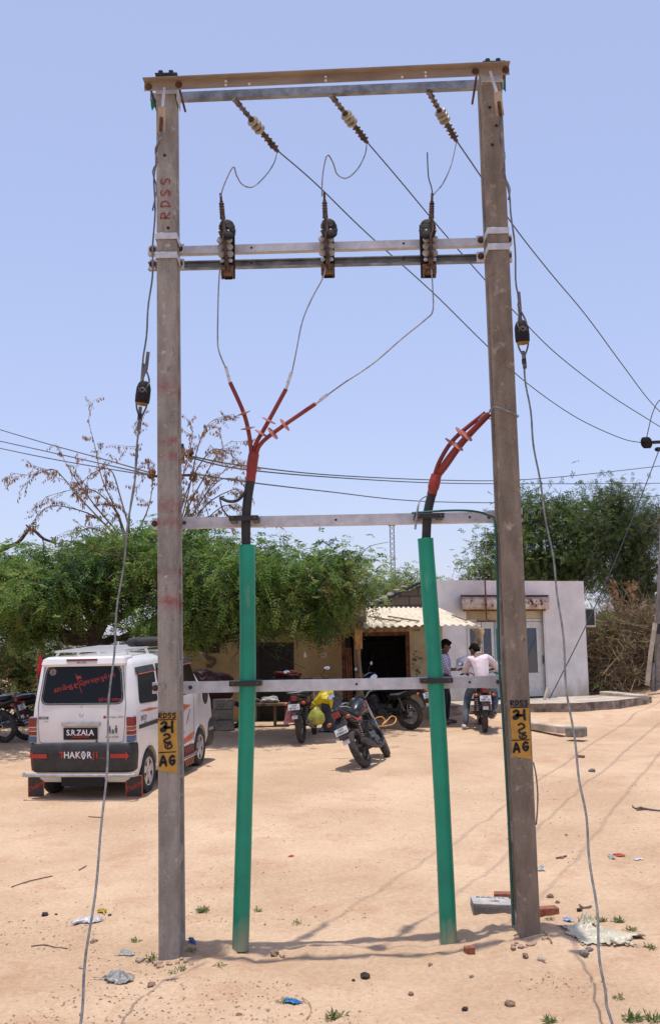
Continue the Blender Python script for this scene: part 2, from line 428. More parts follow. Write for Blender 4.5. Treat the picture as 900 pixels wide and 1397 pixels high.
mb = MB(); wbox(mb, s1, s2-.05, .06, .13, DZ-.27, DZ-.22); wbox(mb, s2-.045, s2-.005, -.02, .13, ZF, DZ); wbox(mb, s1+.005, s1+.03, -.02, .05, ZF, DZ-.28)
mb.build('door_frame', M['alum'], bw)
mb = MB(); wbox(mb, s1, s2-.05, .08, .12, DZ-.215, DZ-.003); mb.build('transom_panel', M['plaster_cream'], bw)
# rolling shutter box
sa, sb = wpx(632), wpx(750)
prof = [(-.005, 2.98), (-.30, 2.98), (-.36, 3.04), (-.36, 3.20), (-.30, 3.27), (-.005, 3.29)]
mb = MB(); mb.prism([wp(sa, d, z) for d, z in prof], ax*(sb-sa)); sbx = mb.build('shutter_box', M['shutter'], bw, bevel=.01)
mb = MB()
for k in range(22):
    s_ = sa+.1+random.random()*(sb-sa-.2)
    if k % 3: s_ = sb-.12-random.random()*.75
    z_ = 3.05+random.random()*.14; r = .018+random.random()*.03
    mb.poly([wp(s_+r*math.cos(t)*random.uniform(.5, 1.2), -.363, z_+r*math.sin(t)*random.uniform(.5, 1.2)) for t in [i*math.pi/4 for i in range(8)]])
sub(mb.build('peeling_lettering', M['rust'], bw), sbx)
mb = MB(); wbox(mb, sa-.03, sb, -.37, -.01, 3.293, 3.308); wbox(mb, sa+.02, sb-.1, -.2, -.01, 2.945, 2.978); mb.build('cover_strip', M['rust'], bw)
# electric service rod above the door, small bulb holder bracket
mb = MB(); p0 = wpx(664)
mb.cyl(wp(p0, -.42, 2.72), wp(p0, -.42, 3.75), .018); mb.cyl(wp(p0-.25, -.42, 2.72), wp(p0+.25, -.42, 2.72), .025); mb.cyl(wp(p0, -.42, 3.6), wp(p0, -.01, 3.6), .012)
mb.cyl(wp(p0, -.42, 2.80), wp(p0, -.01, 2.80), .012)
mb.build('iron_bracket', M['rust'], bw)
# AC unit on the right flank
ac = thing('air_conditioner', 'boxy air conditioner jutting from the right flank of the white shop', 'air conditioner', tuple(wp(wl+.1, .5, 2.55)))
mb = MB(); wbox(mb, wl+.003, wl+.32, .15, .8, 2.55, 3.02); c0 = mb.build('casing', M['ac'], ac, bevel=.01)
mb = MB(); wbox(mb, wl+.05, wl+.29, .135, .148, 2.6, 2.98); mb.build('grille', M['black'], ac)
for d_ in (.2, .7): mb = MB(); wbox(mb, wl+.003, wl+.34, d_, d_+.04, 2.50, 2.548); mb.build('bracket', M['rust'], ac)

# ------------------------------------------------------------------ porch slab and kerbs
def slab(name, top, zt, zb, label, mt, ms):
    mb = MB(); n = len(top)
    vs = [V((p.x, p.y, zt)) for p in top]+[V((p.x, p.y, zb)) for p in top]
    mb.add(vs, [tuple(range(n))]); mb.mi = 1; mb.add(vs, [(i, n+i, n+(i+1) % n, (i+1) % n) for i in range(n)])
    o = mb.build(name, [mt, ms], bevel=.02); return o
def onz(px, py, z):
    d = ray(px, py); t = (z-CAMZ)/d.z; return V((d.x*t, d.y*t, z))
front = [onz(596, 963, ZF), onz(650, 961.5, ZF), onz(722, 960, ZF), onz(790, 959, ZF), onz(845, 955, ZF), onz(888, 950, ZF)]
jf = []
for i in range(len(front)-1):
    for k in range(6):
        p = front[i].lerp(front[i+1], k/6); jf.append(p+V((0, random.uniform(-.06, .06), 0)))
jf.append(front[-1])
backp = [V((front[-1].x+.3, 29.2, ZF)), wp(wl+.2, .1, ZF), wp(wl, .1, ZF), wp(-.04, .1, ZF)]
po = slab('porch_slab', jf+backp, ZF, .45, '', M['slab'], M['slab_side']); po['kind'] = 'structure'
jb = thing('low_kerb', 'broken low concrete kerb ending in a loose block before the porch', 'kerb', tuple(G(745, 994)))
pts = [onz(688, 980, .74), onz(705, 981.5, .74), onz(725, 983.5, .74), onz(748, 986, .74), onz(770, 988.5, .74)]
mb = MB()
for i in range(len(pts)-1): mb.beam(pts[i]-V((0, 0, .09)), pts[i+1]-V((0, 0, .09)), .12+.02*i, .13)
mb.build('kerb_run', M['slab'], jb, bevel=.02)
q0 = onz(773, 990, .76); q1 = onz(797, 990.5, .76); mb = MB(); mb.beam(q0-V((0, 0, .10)), q1-V((0, 0, .10)), .26, .17); mb.build('end_block', M['grey_block'], jb, bevel=.03)
t = MB(); p = onz(828, 944, ZF+.09); q = onz(882, 949.5, ZF+.04); t.beam(p+V((0, .3, -.05)), q+V((0, .3, -.05)), .3, .12)
tag(t.build('stone_edging', M['slab'], base=(p+q)/2, bevel=.02), 'pale stone edging strip on the porch beside the dry bush', 'edging')

# ------------------------------------------------------------------ yellow walled shop with dark openings
YW = 24.0
def wx(px): return (px-450)/FPX*YW*1.0
ys_ = thing('yellow_shop', 'yellow washed shop wall with dark doorways in the shade of the thorn tree', 'building', (-1, YW, .6))
ZB = .5; ZW = 2.74
x0, xd0, xd1, xo0, xo1, x9 = W(205, 900, YW).x, W(349, 900, YW).x, W(401, 900, YW).x, W(466, 900, YW).x, W(559, 900, YW).x, W(598, 900, YW).x
dz = W(375, 876, YW).z; oz = W(510, 862, YW).z
mb = MB()
mb.bb((x0, YW, ZB), (xd0, YW+.25, ZW)); mb.bb((xd0, YW, dz), (xd1, YW+.25, ZW)); mb.bb((xd1, YW, ZB), (xo0, YW+.25, ZW)); mb.bb((xo0, YW, oz), (xo1, YW+.25, ZW))
mb.mi = 1; mb.bb((xo1, YW-.002, ZB), (x9+.1, YW+.252, 2.6)); mb.mi = 0
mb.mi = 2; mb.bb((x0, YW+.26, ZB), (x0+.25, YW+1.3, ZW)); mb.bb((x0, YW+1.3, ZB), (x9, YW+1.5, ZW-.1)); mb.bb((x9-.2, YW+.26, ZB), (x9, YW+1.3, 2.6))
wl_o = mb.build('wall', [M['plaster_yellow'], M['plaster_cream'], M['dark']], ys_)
mb = MB(); mb.bb((x0-.1, YW-.15, ZW+.003), (x9, YW+1.5, ZW+.08)); mb.build('roof_slab', M['slab'], ys_)
mb = MB(); mb.bb((xd0, YW+.1, ZB), (xd0+.07, YW+.2, dz-.003)); mb.bb((xd1-.07, YW+.1, ZB), (xd1, YW+.2, dz-.003)); mb.bb((xd0+.072, YW+.1, dz-.08), (xd1-.072, YW+.2, dz-.003))
mb.build('door_frame', M['black'], ys_)
mb = MB(); mb.bb((xd0+.072, YW+.14, ZB), (xd1-.072, YW+.18, dz-.082)); mb.build('door', M['dark'], ys_)  # near-black panel filling the open doorway, its shade put into the colour
mb = MB(); mb.bb((xo0, YW+.02, ZB), (xo0+.08, YW+.2, oz-.003)); mb.bb((xo1-.08, YW+.02, ZB), (xo1, YW+.2, oz-.003)); mb.bb((xo0+.082, YW+.02, oz-.09), (xo1-.082, YW+.2, oz-.003)); mb.build('shutter_frame', M['rust'], ys_)
# partition stretch between the openings, seen behind the post
mb = MB(); pxm = W(478, 900, YW).x; mb.bb((xo0+.082, YW+.05, ZB), (pxm, YW+.09, oz-.1)); mb.build('plank_leaf', M['dark'], ys_)
mb = MB()                                       # inner shelves
for k in range(4): mb.bb((xo0+.4, YW+1.0, .9+k*.45), (xo1-.3, YW+1.28, .94+k*.45))
for k in range(11): mb.bb((xo0+.45+k*.11, YW+1.05, .94+(k % 4)*.45), (xo0+.53+k*.11, YW+1.15, 1.15+(k % 4)*.45))
mb.build('shelf', M['dark'], ys_)
# notices and the dark painted S mark
mb = MB()
for px, py, a, b in ((452, 872, .12, .16), (441, 893, .15, .13), (276, 882, .14, .12), (276, 893, .12, .14)):
    c = W(px, py, YW-.006); mb.box(c, (a, .006, b))
mb.build('notice', M['slab'], ys_)
mb = MB(); c = W(416, 893, YW-.008); mb.prism([c+V((-.03, 0, -.06)), c+V((.04, 0, -.06)), c+V((.02, 0, .02)), c+V((.0, 0, .07)), c+V((-.02, 0, .02))], (0, -.004, 0)); mb.build('torn_paper', M['white_paper'], ys_)
sm = [(284, 886), (281, 892), (284, 897), (291, 899), (293, 903), (288, 908), (281, 908)]
mb = MB(); mb.tube(smoothpath([W(a, b, YW-.01) for a, b in sm], 4), .05, 6); mb.v = [(x, YW-.006+(y-YW+.01)*.05, z) for x, y, z in mb.v]; mb.build('painted_mark', mat('dark_smear', (.12, .085, .045), .9, var=.3), ys_)
mb = MB()
for k in range(26):
    c = W(random.uniform(563, 576), random.uniform(888, 920), YW-.008); r = random.uniform(.01, .035)
    mb.poly([c+V((r*math.cos(t)*random.uniform(.4, 1.3), -.002, r*math.sin(t)*random.uniform(.4, 1.6))) for t in [i*math.pi/4 for i in range(8)]])
mb.build('scrawled_stain', mat('stain', (.20, .15, .08), .9, var=.3), ys_)

# ------------------------------------------------------------------ corrugated awning on a wooden post
aw = thing('corrugated_awning', 'cream corrugated sheet awning over the open shop front', 'awning', (1, 21.5, .6))
zf = W(560, 856.5, 21.4).z; zb = W(560, 829, 24.9).z
XL = W(492, 856, 21.4).x; XR = W(655, 857, 21.4).x; XBL = W(496, 830, 24.9).x; XBR = W(600, 833, 24.9).x
def sheet(Xa, Xb, Ya, Yb, XaB, XbB, za, zb, name, par, m_, pitch=.146, amp=.018):
    n = int((Xb-Xa)/pitch*8); mb = MB(); rows = 5; vs = []
    for k in range(2):
        for j in range(rows+1):
            v = j/rows
            for i in range(n+1):
                u = i/n; x = (Xa+(Xb-Xa)*u)*(1-v)+(XaB+(XbB-XaB)*u)*v
                ph = ((Xa+(Xb-Xa)*u))/pitch*2*math.pi
                y = Ya+(Yb-Ya)*v
                vs.append((x, y, za+(zb-za)*v+amp*math.cos(ph)-k*.006+.02*math.sin(3*u+v)))
    st = (rows+1)*(n+1)
    fs = []
    for k in range(2):
        for j in range(rows):
            for i in range(n):
                q = [k*st+j*(n+1)+i, k*st+j*(n+1)+i+1, k*st+(j+1)*(n+1)+i+1, k*st+(j+1)*(n+1)+i]; fs.append(q if k == 0 else q[::-1])
    for i in range(n): fs.append([i, st+i, st+i+1, i+1])
    mb.add(vs, fs, True); return mb.build(name, m_, par, sharp=80)
sheet(XL, XR, 21.4, 24.9, XBL, XBR, zf+.02, zb, 'corrugated_sheet', aw, M['sheet'])
mb = MB()
mb.beam((XL-.2, 21.6, zf-.04), (XR-1.15, 21.6, zf-.04), .05, .05); mb.build('purlin', M['wood'], aw)
mb = MB(); mb.beam((XL-.2, 23.2, (zf+zb)/2-.05), ((XR+XBR)/2-.05, 23.2, (zf+zb)/2-.05), .06, .07); mb.build('purlin', M['rust'], aw)
hb_ = thing('awning_strut', 'twisted tan flat strut with black letters hanging under the right awning corner', 'strut', tuple(W(653, 886, 21.5)))
mb = MB(); vs = []
for i in range(11):
    t_ = i/10; c_ = W(651+2.5*math.sin(t_*5), 857+28*t_, 21.5); w_ = .085+.03*math.cos(t_*6); vs += [c_+V((-w_, .05*math.sin(t_*4), 0)), c_+V((w_, -.05*math.sin(t_*4), 0)), c_+V((w_, -.05*math.sin(t_*4)+.03, 0)), c_+V((-w_, .05*math.sin(t_*4)+.03, 0))]
mb.add(vs, [(4*i+j, 4*i+(j+1) % 4, 4*i+4+(j+1) % 4, 4*i+4+j) for i in range(10) for j in range(4)]+[(3, 2, 1, 0), (40, 41, 42, 43)]); fs_ = mb.build('flat_strut', mat('tan_board', (.42, .31, .17), .8, var=.25), hb_)
mb = MB(); mb.text('JP', W(654, 878, 21.40), (1, 0, 0), (0, 0, 1), .13, .01); sub(mb.build('lettering', M['black'], hb_), fs_)
mb = MB()
for (a, b, c, d) in ((505, 839, 545, 848), (530, 844, 571, 853), (617, 843, 636, 847)):
    p = W(a, b, 22.8); q = W(c, d, 21.9)
    tt = lambda P: V((P.x, P.y, zf+(zb-zf)*(P.y-21.4)/3.5+.065))
    mb.beam(tt(p), tt(q), .05, .025)
mb.build('loose_batten', M['wood'], aw)
post = thing('awning_post', 'rough wooden post with an orange bracket holding up the awning', 'post', tuple(V((W(488, 900, 21.5).x, 21.5, .55))))
px_ = W(488, 900, 21.5).x
mb = MB(); mb.tube([(px_, 21.5, .45), (px_+.02, 21.5, 1.3), (px_-.01, 21.5, 2.0), (px_, 21.5, zf-.1)], [.075, .07, .065, .07], 8); mb.build('pole', M['wood'], post)
mb = MB(); mb.box((px_+.02, 21.44, zf-.2), (.14, .13, .38)); mb.build('bracket', M['orange_wood'], post, bevel=.008)
# old thatch and rafters left of the sheet
th = thing('rusty_lean_to', 'rusty sheet and stick lean-to roof edge half hidden by leaves left of the awning', 'roof', (W(470, 860, 21.6).x, 21.6, zf))
mb = MB()
for k in range(7):
    a = W(432+k*9, 858+random.uniform(-2, 2), 21.5); b = V((a.x+.1, 23.9, a.z+.35)); mb.tube([a, a.lerp(b, .5)+V((0, 0, .03)), b], .03, 6)
mb.tube([W(425, 864, 21.45), W(465, 863, 21.45), W(497, 859, 21.45)], .04, 6); mb.build('rafter', M['wood'], th)
mb = MB(); P = [W(428, 860, 21.4), W(499, 853, 21.4)]; b0 = V((P[0].x+.1, 24, P[0].z+.5)); b1 = V((P[1].x+.1, 24, P[1].z+.5)); mb.prism([P[0]+V((0, 0, .06)), P[1]+V((0, 0, .06)), b1, b0], (0, 0, .02)); mb.build('old_sheet', M['rust'], th)

# brown block gable behind, with a dark coping and rough stones laid on it
gb = thing('block_gable_house', 'unplastered brown block gable rising behind the awning', 'building', (1.8, 26.4, .6))
YG = 25.6
gp = [W(500, 835, YG), W(575, 797, YG)]
k = (gp[1].z-gp[0].z)/(gp[1].x-gp[0].x); xr = W(592, 800, YG).x; ztop = gp[0].z+k*(xr-gp[0].x)
mb = MB(); mb.prism([(gp[0].x-.3, YG, .5), (xr+.0, YG, .5), (xr+.0, YG, ztop), (gp[0].x-.3, YG, gp[0].z-.3*k)], (0, .25, 0))
mb.build('gable_wall', M['block_wall'], gb)
mb = MB(); mb.beam((gp[0].x-.1, YG-.05, gp[0].z-.1*k+.05), (xr, YG-.05, ztop+.05), .12, .06); mb.build('coping', M['black'], gb)
mb = MB()
for i in range(6):
    p = W(506+i*9+random.uniform(-1, 1), 832-i*4.6-6, YG+.25); mb.ell(p, (.10+random.random()*.03, .15, .075), 9, 6, nz=.25, seed=i+3)
mb.build('roof_stone', M['grey_block'], gb)
mb = MB(); mb.prism([(gp[0].x-.3, YG+.4, gp[0].z-.3*k-.12), (xr-.02, YG+.4, ztop-.02), (xr-.02, YG+4, ztop-.02), (gp[0].x-.3, YG+4, gp[0].z-.3*k-.12)], (0, 0, -.05)); mb.build('roof', M['slab'], gb)
# ------------------------------------------------------------------ materials of the line hardware
def concrete_mat(name, c1, c2, stains=False):
    m = mat(name, c1, .92, var=0, scale=3.4, col2=c2, stretch=(3, 3, .9))
    nt = m.node_tree; b = nt.nodes['Principled BSDF']; L = nt.links
    tc = nt.nodes.new('ShaderNodeTexCoord')
    def noise(sc, det=6, st=(1, 1, 1), rough=.6):
        mp = nt.nodes.new('ShaderNodeMapping'); mp.inputs['Scale'].default_value = st; L.new(tc.outputs['Object'], mp.inputs['Vector'])
        n = nt.nodes.new('ShaderNodeTexNoise'); n.inputs['Scale'].default_value = sc; n.inputs['Detail'].default_value = det; n.inputs['Roughness'].default_value = rough
        L.new(mp.outputs['Vector'], n.inputs['Vector']); return n.outputs['Fac']
    src = [l for l in nt.links if l.to_socket == b.inputs['Base Color']][0].from_socket
    def mixin(src, fac, col, mode='MIX'):
        x = nt.nodes.new('ShaderNodeMix'); x.data_type = 'RGBA'; x.blend_type = mode; L.new(fac, x.inputs[0]); L.new(src, x.inputs[6]); x.inputs[7].default_value = (*col, 1); return x.outputs[2]
    def ramp(f, p0, p1):
        r = nt.nodes.new('ShaderNodeMapRange'); r.inputs[1].default_value = p0; r.inputs[2].default_value = p1; L.new(f, r.inputs[0]); return r.outputs[0]
    src = mixin(src, ramp(noise(13, 6, (1, 1, 1)), .60, .72), tuple(x*1.5 for x in c1))
    src = mixin(src, ramp(noise(22, 6, (1, 1, .5), .7), .60, .74), tuple(x*.45 for x in c2))
    if stains:
        sx = nt.nodes.new('ShaderNodeSeparateXYZ'); L.new(tc.outputs['Object'], sx.inputs[0])
        tot = None
        for zc, hw in stains:
            a = nt.nodes.new('ShaderNodeMath'); a.operation = 'SUBTRACT'; L.new(sx.outputs['Z'], a.inputs[0]); a.inputs[1].default_value = zc
            q = nt.nodes.new('ShaderNodeMath'); q.operation = 'ABSOLUTE'; L.new(a.outputs[0], q.inputs[0])
            r = nt.nodes.new('ShaderNodeMapRange'); r.inputs[1].default_value = hw; r.inputs[2].default_value = 0; L.new(q.outputs[0], r.inputs[0])
            if tot is None: tot = r.outputs[0]
            else:
                mx = nt.nodes.new('ShaderNodeMath'); mx.operation = 'MAXIMUM'; L.new(tot, mx.inputs[0]); L.new(r.outputs[0], mx.inputs[1]); tot = mx.outputs[0]
        nn = ramp(noise(7, 5, (1, 1, 1)), .38, .62)
        mu = nt.nodes.new('ShaderNodeMath'); mu.operation = 'MULTIPLY'; L.new(tot, mu.inputs[0]); L.new(nn, mu.inputs[1])
        m2 = nt.nodes.new('ShaderNodeMath'); m2.operation = 'MULTIPLY'; L.new(mu.outputs[0], m2.inputs[0]); m2.inputs[1].default_value = .9
        src = mixin(src, m2.outputs[0], (.26, .05, .055))
    L.new(src, b.inputs['Base Color'])
    bp = nt.nodes.new('ShaderNodeBump'); bp.inputs['Distance'].default_value = .035; bp.inputs['Strength'].default_value = 1
    ad = nt.nodes.new('ShaderNodeMath'); ad.operation = 'ADD'; L.new(noise(9, 3, (1, 1, .8)), ad.inputs[0])
    m3 = nt.nodes.new('ShaderNodeMath'); m3.operation = 'MULTIPLY'; m3.inputs[1].default_value = .25; L.new(noise(90, 4), m3.inputs[0]); L.new(m3.outputs[0], ad.inputs[1])
    L.new(ad.outputs[0], bp.inputs['Height']); L.new(bp.outputs['Normal'], b.inputs['Normal'])
    return m
M['galv'] = mat('galvanised_steel', (.56, .56, .58), .5, .25, var=.12, scale=11, bump=.001, bscale=120)
M['galv_dark'] = mat('dark_galvanised_steel', (.25, .27, .29), .6, .4, var=.3, scale=9)
M['tan_steel'] = mat('tan_painted_beam', (.31, .252, .20), .75, .1, var=0, scale=6, col2=(.20, .16, .13), stretch=(.4, 1, 1))
M['bolt'] = mat('rusty_bolt', (.13, .06, .04), .8, .3, var=.3, scale=30)
M['ochre'] = mat('ochre_paint', (.52, .29, .045), .85, var=0, scale=14, col2=(.40, .215, .04), bump=.004, bscale=40)
M['inkblack'] = mat('black_paint', (.012, .012, .014), .8, var=0)
M['redpaint'] = mat('red_brush_paint', (.30, .045, .05), .85, var=.3, scale=30)
M['greentape'] = mat('green_tape', (.0, .19, .12), .6, var=.15)
M['porcelain'] = mat('white_porcelain', (.33, .295, .235), .3, 0, var=.25, scale=12)
M['shed'] = mat('dark_polymer_shed', (.022, .018, .017), .75, var=.3, spec=.2)
M['brownhw'] = mat('brown_hardware', (.11, .068, .045), .7, .3, var=.4, scale=20)
M['greyhw'] = mat('grey_hardware', (.20, .17, .16), .6, .5, var=.4, scale=25)
M['conductor'] = mat('conductor', (.07, .075, .085), .55, .5, var=.3, scale=30)
M['alwire'] = mat('bare_aluminium_wire', (.30, .29, .29), .45, .6, var=.3, scale=14)
M['staywire'] = mat('stay_wire', (.15, .145, .14), .65, .3, var=.3, scale=20)
M['redsleeve'] = mat('heat_shrink_red', (.22, .025, .018), .5, var=.15, scale=10)
M['redshed'] = mat('red_shed', (.44, .15, .12), .5, var=.15)
M['redboot'] = mat('red_boot', (.27, .026, .012), .5, var=.15, scale=10)
M['cable_black'] = mat('cable_sheath', (.022, .021, .02), .6, var=.25, scale=10)
M['pipe'] = mat('green_pvc', (.0, .265, .155), .5, var=.12, scale=3, bump=.002, bscale=8)
def dusty(m, col, z0, z1, sc=9):
    nt = m.node_tree; b = nt.nodes['Principled BSDF']; L = nt.links; tc = nt.nodes.new('ShaderNodeTexCoord'); src = [l for l in L if l.to_socket == b.inputs['Base Color']][0].from_socket
    mp = nt.nodes.new('ShaderNodeMapping'); mp.inputs['Scale'].default_value = (1, 1, .25); L.new(tc.outputs['Object'], mp.inputs['Vector'])
    n = nt.nodes.new('ShaderNodeTexNoise'); n.inputs['Scale'].default_value = sc; n.inputs['Detail'].default_value = 8; n.inputs['Roughness'].default_value = .7; L.new(mp.outputs['Vector'], n.inputs['Vector'])
    sx = nt.nodes.new('ShaderNodeSeparateXYZ'); L.new(tc.outputs['Object'], sx.inputs[0])
    r = nt.nodes.new('ShaderNodeMapRange'); r.inputs[1].default_value = z1; r.inputs[2].default_value = z0; r.inputs[3].default_value = 0; r.inputs[4].default_value = .42; L.new(sx.outputs['Z'], r.inputs[0])
    a = nt.nodes.new('ShaderNodeMath'); a.operation = 'ADD'; L.new(n.outputs['Fac'], a.inputs[0]); L.new(r.outputs[0], a.inputs[1])
    q = nt.nodes.new('ShaderNodeMapRange'); q.inputs[1].default_value = .60; q.inputs[2].default_value = .95; q.inputs[4].default_value = .8; L.new(a.outputs[0], q.inputs[0])
    x = nt.nodes.new('ShaderNodeMix'); x.data_type = 'RGBA'; L.new(q.outputs[0], x.inputs[0]); L.new(src, x.inputs[6]); x.inputs[7].default_value = (*col, 1); L.new(x.outputs[2], b.inputs['Base Color'])
dusty(M['pipe'], (.33, .30, .20), 0, .30)
dusty(M['plaster_white'], (.40, .33, .25), .25, .95, 3.5)
M['guywood'] = mat('guy_insulator', (.018, .016, .016), .75, var=.3, spec=.2)
M['guyend'] = mat('ochre_insulator_end', (.30, .16, .05), .8, var=.4)
M['earthwire'] = mat('green_earth_wire', (.01, .09, .07), .6, var=.2)

# ------------------------------------------------------------------ poles of the H structure
YL, YR = 8.02, 7.92
pl0, pl1 = W(230.5, 1305, YL), W(226, 112, YL)
pr0, pr1 = W(722.5, 1276, YR), W(669, 96, YR)
hs = thing('double_pole_structure', 'tall twin concrete pole frame of steel crossarms in the foreground', 'pole structure', ((pl0.x+pr0.x)/2, 8.1, 0))
def pole(p0, p1, side, m_, w0, w1, d0=.33, d1=.20):
    mb = MB(); n = 26
    def sect(t, k):
        c = p0.lerp(p1, t); w_ = w0+(w1-w0)*t; d_ = d0+(d1-d0)*t; h = w_/2; r = .035; fl = .075; ch = .008
        if k: pts = [(-h+ch, 0), (h-ch, 0), (h, ch), (h, fl), (h-r, fl+.02), (h-r, d_-fl-.02), (h, d_-fl), (h, d_), (-h, d_), (-h, d_-fl), (-h+r, d_-fl-.02), (-h+r, fl+.02), (-h, fl), (-h, ch)]
        else: pts = [(-h+ch, 0), (h-ch, 0), (h, ch), (h, fl), (h, fl+.02), (h, d_-fl-.02), (h, d_-fl), (h, d_), (-h, d_), (-h, d_-fl), (-h, d_-fl-.02), (-h, fl+.02), (-h, fl), (-h, ch)]
        return [V((c.x+x, c.y+y, c.z)) for x, y in pts]
    ts = []; 
    H = p1.z-p0.z
    z = -.3/H; solid = True; seq = [(z, 0), (.55/H*.25, 0)]
    cur = .16/H
    # solid webs alternate with recessed panels
    marks = [0.02, .50, .56, 1.55, 1.62, 2.75, 2.82, 4.0, 4.07, 5.3, 5.37, H]
    seq = [(-.3/H, 0), (.06/H, 0)]
    for a, b in ((.10, .62), (.72, 1.95), (2.05, 3.25), (3.35, 4.75), (4.85, H-.25)):
        seq += [(a/H, 0), (a/H+.004, 1), (b/H-.012, 1), (b/H, 0)]
    seq += [(1.0, 0)]
    vs = []
    for t, k in seq: vs += sect(t, k)
    N = 14; k = len(seq)
    fs = [(j*N+i, j*N+(i+1) % N, (j+1)*N+(i+1) % N, (j+1)*N+i) for j in range(k-1) for i in range(N)]
    fs += [tuple(range(N))[::-1], tuple(range((k-1)*N, k*N))]
    mb.add(vs, fs); return mb.build('concrete_pole', m_, hs)
offz = 0
zst = [W(230, y, YL).z for y in (528, 602, 622, 688, 712, 778, 820)]
poleL = pole(pl0, pl1, 1, concrete_mat('grey_pole_concrete', (.37, .335, .29), (.23, .205, .175), [(z, .05+.04*(i % 3 == 0)) for i, z in enumerate(zst)]), .146, .146)
poleL['label'] = 'grey concrete pole with red smudges'
poleR = pole(pr0, pr1, -1, concrete_mat('brown_pole_concrete', (.27, .215, .165), (.165, .13, .098)), .150, .158)
poleR['label'] = 'browner concrete pole with a green earth wire down its side'
def onpole(p0, p1, py, dx=0, dy=-.004):
    """point on the front face at the height of a pixel row"""
    z = W((p0.x/p0.y*FPX)+450, py, p0.y).z; t = (z-p0.z)/(p1.z-p0.z); c = p0.lerp(p1, t)
    return V((c.x+dx, c.y+dy, c.z))
# ochre number panels, brushed lettering
def stroke(mb, pts, r):
    """flat brush stroke on a front face; pts in (x,z) around the face centre, already world"""
    pts = smoothpath(pts, 5); n = len(pts)
    vs = []
    for i, p in enumerate(pts):
        d = (pts[min(i+1, n-1)]-pts[max(i-1, 0)]).normalized(); q = V((-d.z, 0, d.x)); rr = r*(1 if 0 < i < n-1 else .7)*(1+.15*math.sin(i*1.7))
        vs += [p+q*rr, p-q*rr]
    mb.add(vs, [(2*i, 2*i+1, 2*i+3, 2*i+2) for i in range(n-1)])
    for e in (0, n-1): mb.add([pts[e]+V((r*.95*math.cos(a), -.0004, r*.95*math.sin(a))) for a in [k*math.pi/4 for k in range(8)]], [tuple(range(8))])
GLY = {
 'R': [[(0, 0), (0, 1)], [(0, 1), (.5, .95), (.5, .6), (0, .5), (.6, 0)]],
 'D': [[(.05, 0), (.05, 1)], [(0, 1), (.5, .85), (.55, .3), (0, 0)]],
 'S': [[(.55, .9), (.2, 1), (0, .75), (.3, .5), (.55, .3), (.35, 0), (0, .08)]],
 '5': [[(.6, .95), (.1, .95), (.05, .6), (.4, .6), (.55, .3), (.3, 0), (0, .1)]],
 'A': [[(0, 0), (.3, 1), (.6, 0)], [(.05, .32), (.58, .36)]],
 'G': [[(.55, .9), (.3, 1), (.02, .7), (.03, .25), (.3, 0), (.55, .2), (.58, .48), (.3, .45)]],
 'ma': [[(.0, .85), (.25, 1), (.42, .8), (.25, .55), (.35, .5), (.3, .2), (.05, .12), (.0, .3), (.3, .45), (.9, .45)], [(.9, 1.05), (.88, .5), (.92, 0)], [(.55, .5), (.6, .47)]],
 'ta': [[(.1, .92), (.4, 1.05), (.72, .9), (.75, .65), (.45, .5), (.15, .35), (.2, .08), (.5, .0), (.85, .1)]],
 'hook': [[(.0, .7), (.1, .2), (.5, .05), (.9, .35), (.8, .85), (.45, .8), (.35, .5)]],
}
def glyph(mb, g, o, w_, h_, r, tilt=0):
    for st in GLY[g]: stroke(mb, [V((o.x+(x+tilt*y)*w_, o.y, o.z+y*h_)) for x, y in st], r)
def panel(p0, p1, pole_, py0, py1, rows, face_w):
    a = onpole(p0, p1, py0); b = onpole(p0, p1, py1); mb = MB()
    hw = .071; n = 9; vs = []
    for i in range(n+1):
        t = i/n; c = a.lerp(b, t); vs += [V((c.x-hw+.004*random.random(), c.y, c.z)), V((c.x+hw-.01*random.random(), c.y, c.z))]
    vs[-2].z += .02; vs[-1].z -= .006
    mb.add(vs, [(2*i, 2*i+2, 2*i+3, 2*i+1) for i in range(n)]); pn = mb.build('painted_panel', M['ochre'], hs); sub(pn, pole_)
    L = MB()
    def at(py, dx): return onpole(p0, p1, py, dx, -.0075)
    def g(name, ytop, ybot, dx, w_, r):
        lo = at(ybot, dx); hi = at(ytop, dx); glyph(L, name, lo, w_, hi.z-lo.z, r)
    for k, row in enumerate(rows):
        if row[0] == 'four':
            for i, q in enumerate(row[3]): g(q, row[1], row[2], -.064+i*.033, .036, .0042)
        elif row[0] == 'rule': stroke(L, [at(row[1], -.066), at(row[1]-.6, .056)], .0038)
        else: g(*row)
    sub(L.build('painted_lettering', M['inkblack'], hs), pole_)
# the same reading on both: four letters, a rule, two signs, a rule, two letters
panel(pl0, pl1, poleL, 972, 1054.5, [('four', 973, 979.5, 'RD55'), ('rule', 982), ('ma', 985, 999, -.046, .086, .0095), ('ta', 1002, 1013.5, -.034, .062, .0078), ('hook', 1014, 1021.5, -.020, .052, .0065), ('rule', 1026.5), ('A', 1031.5, 1044.5, -.056, .072, .0092), ('G', 1031.5, 1043, .014, .054, .0092)], 0)
panel(pr0, pr1, poleR, 966, 1035.5, [('four', 956, 962.5, 'RDSS'), ('rule', 965.3), ('ma', 969.5, 982, -.046, .084, .0090), ('ta', 988, 1001, -.022, .062, .0072), ('hook', 1002.5, 1008, -.012, .052, .006), ('rule', 1010), ('A', 1014, 1026, -.056, .064, .0088), ('G', 1013, 1024, .012, .054, .0088)], 0)
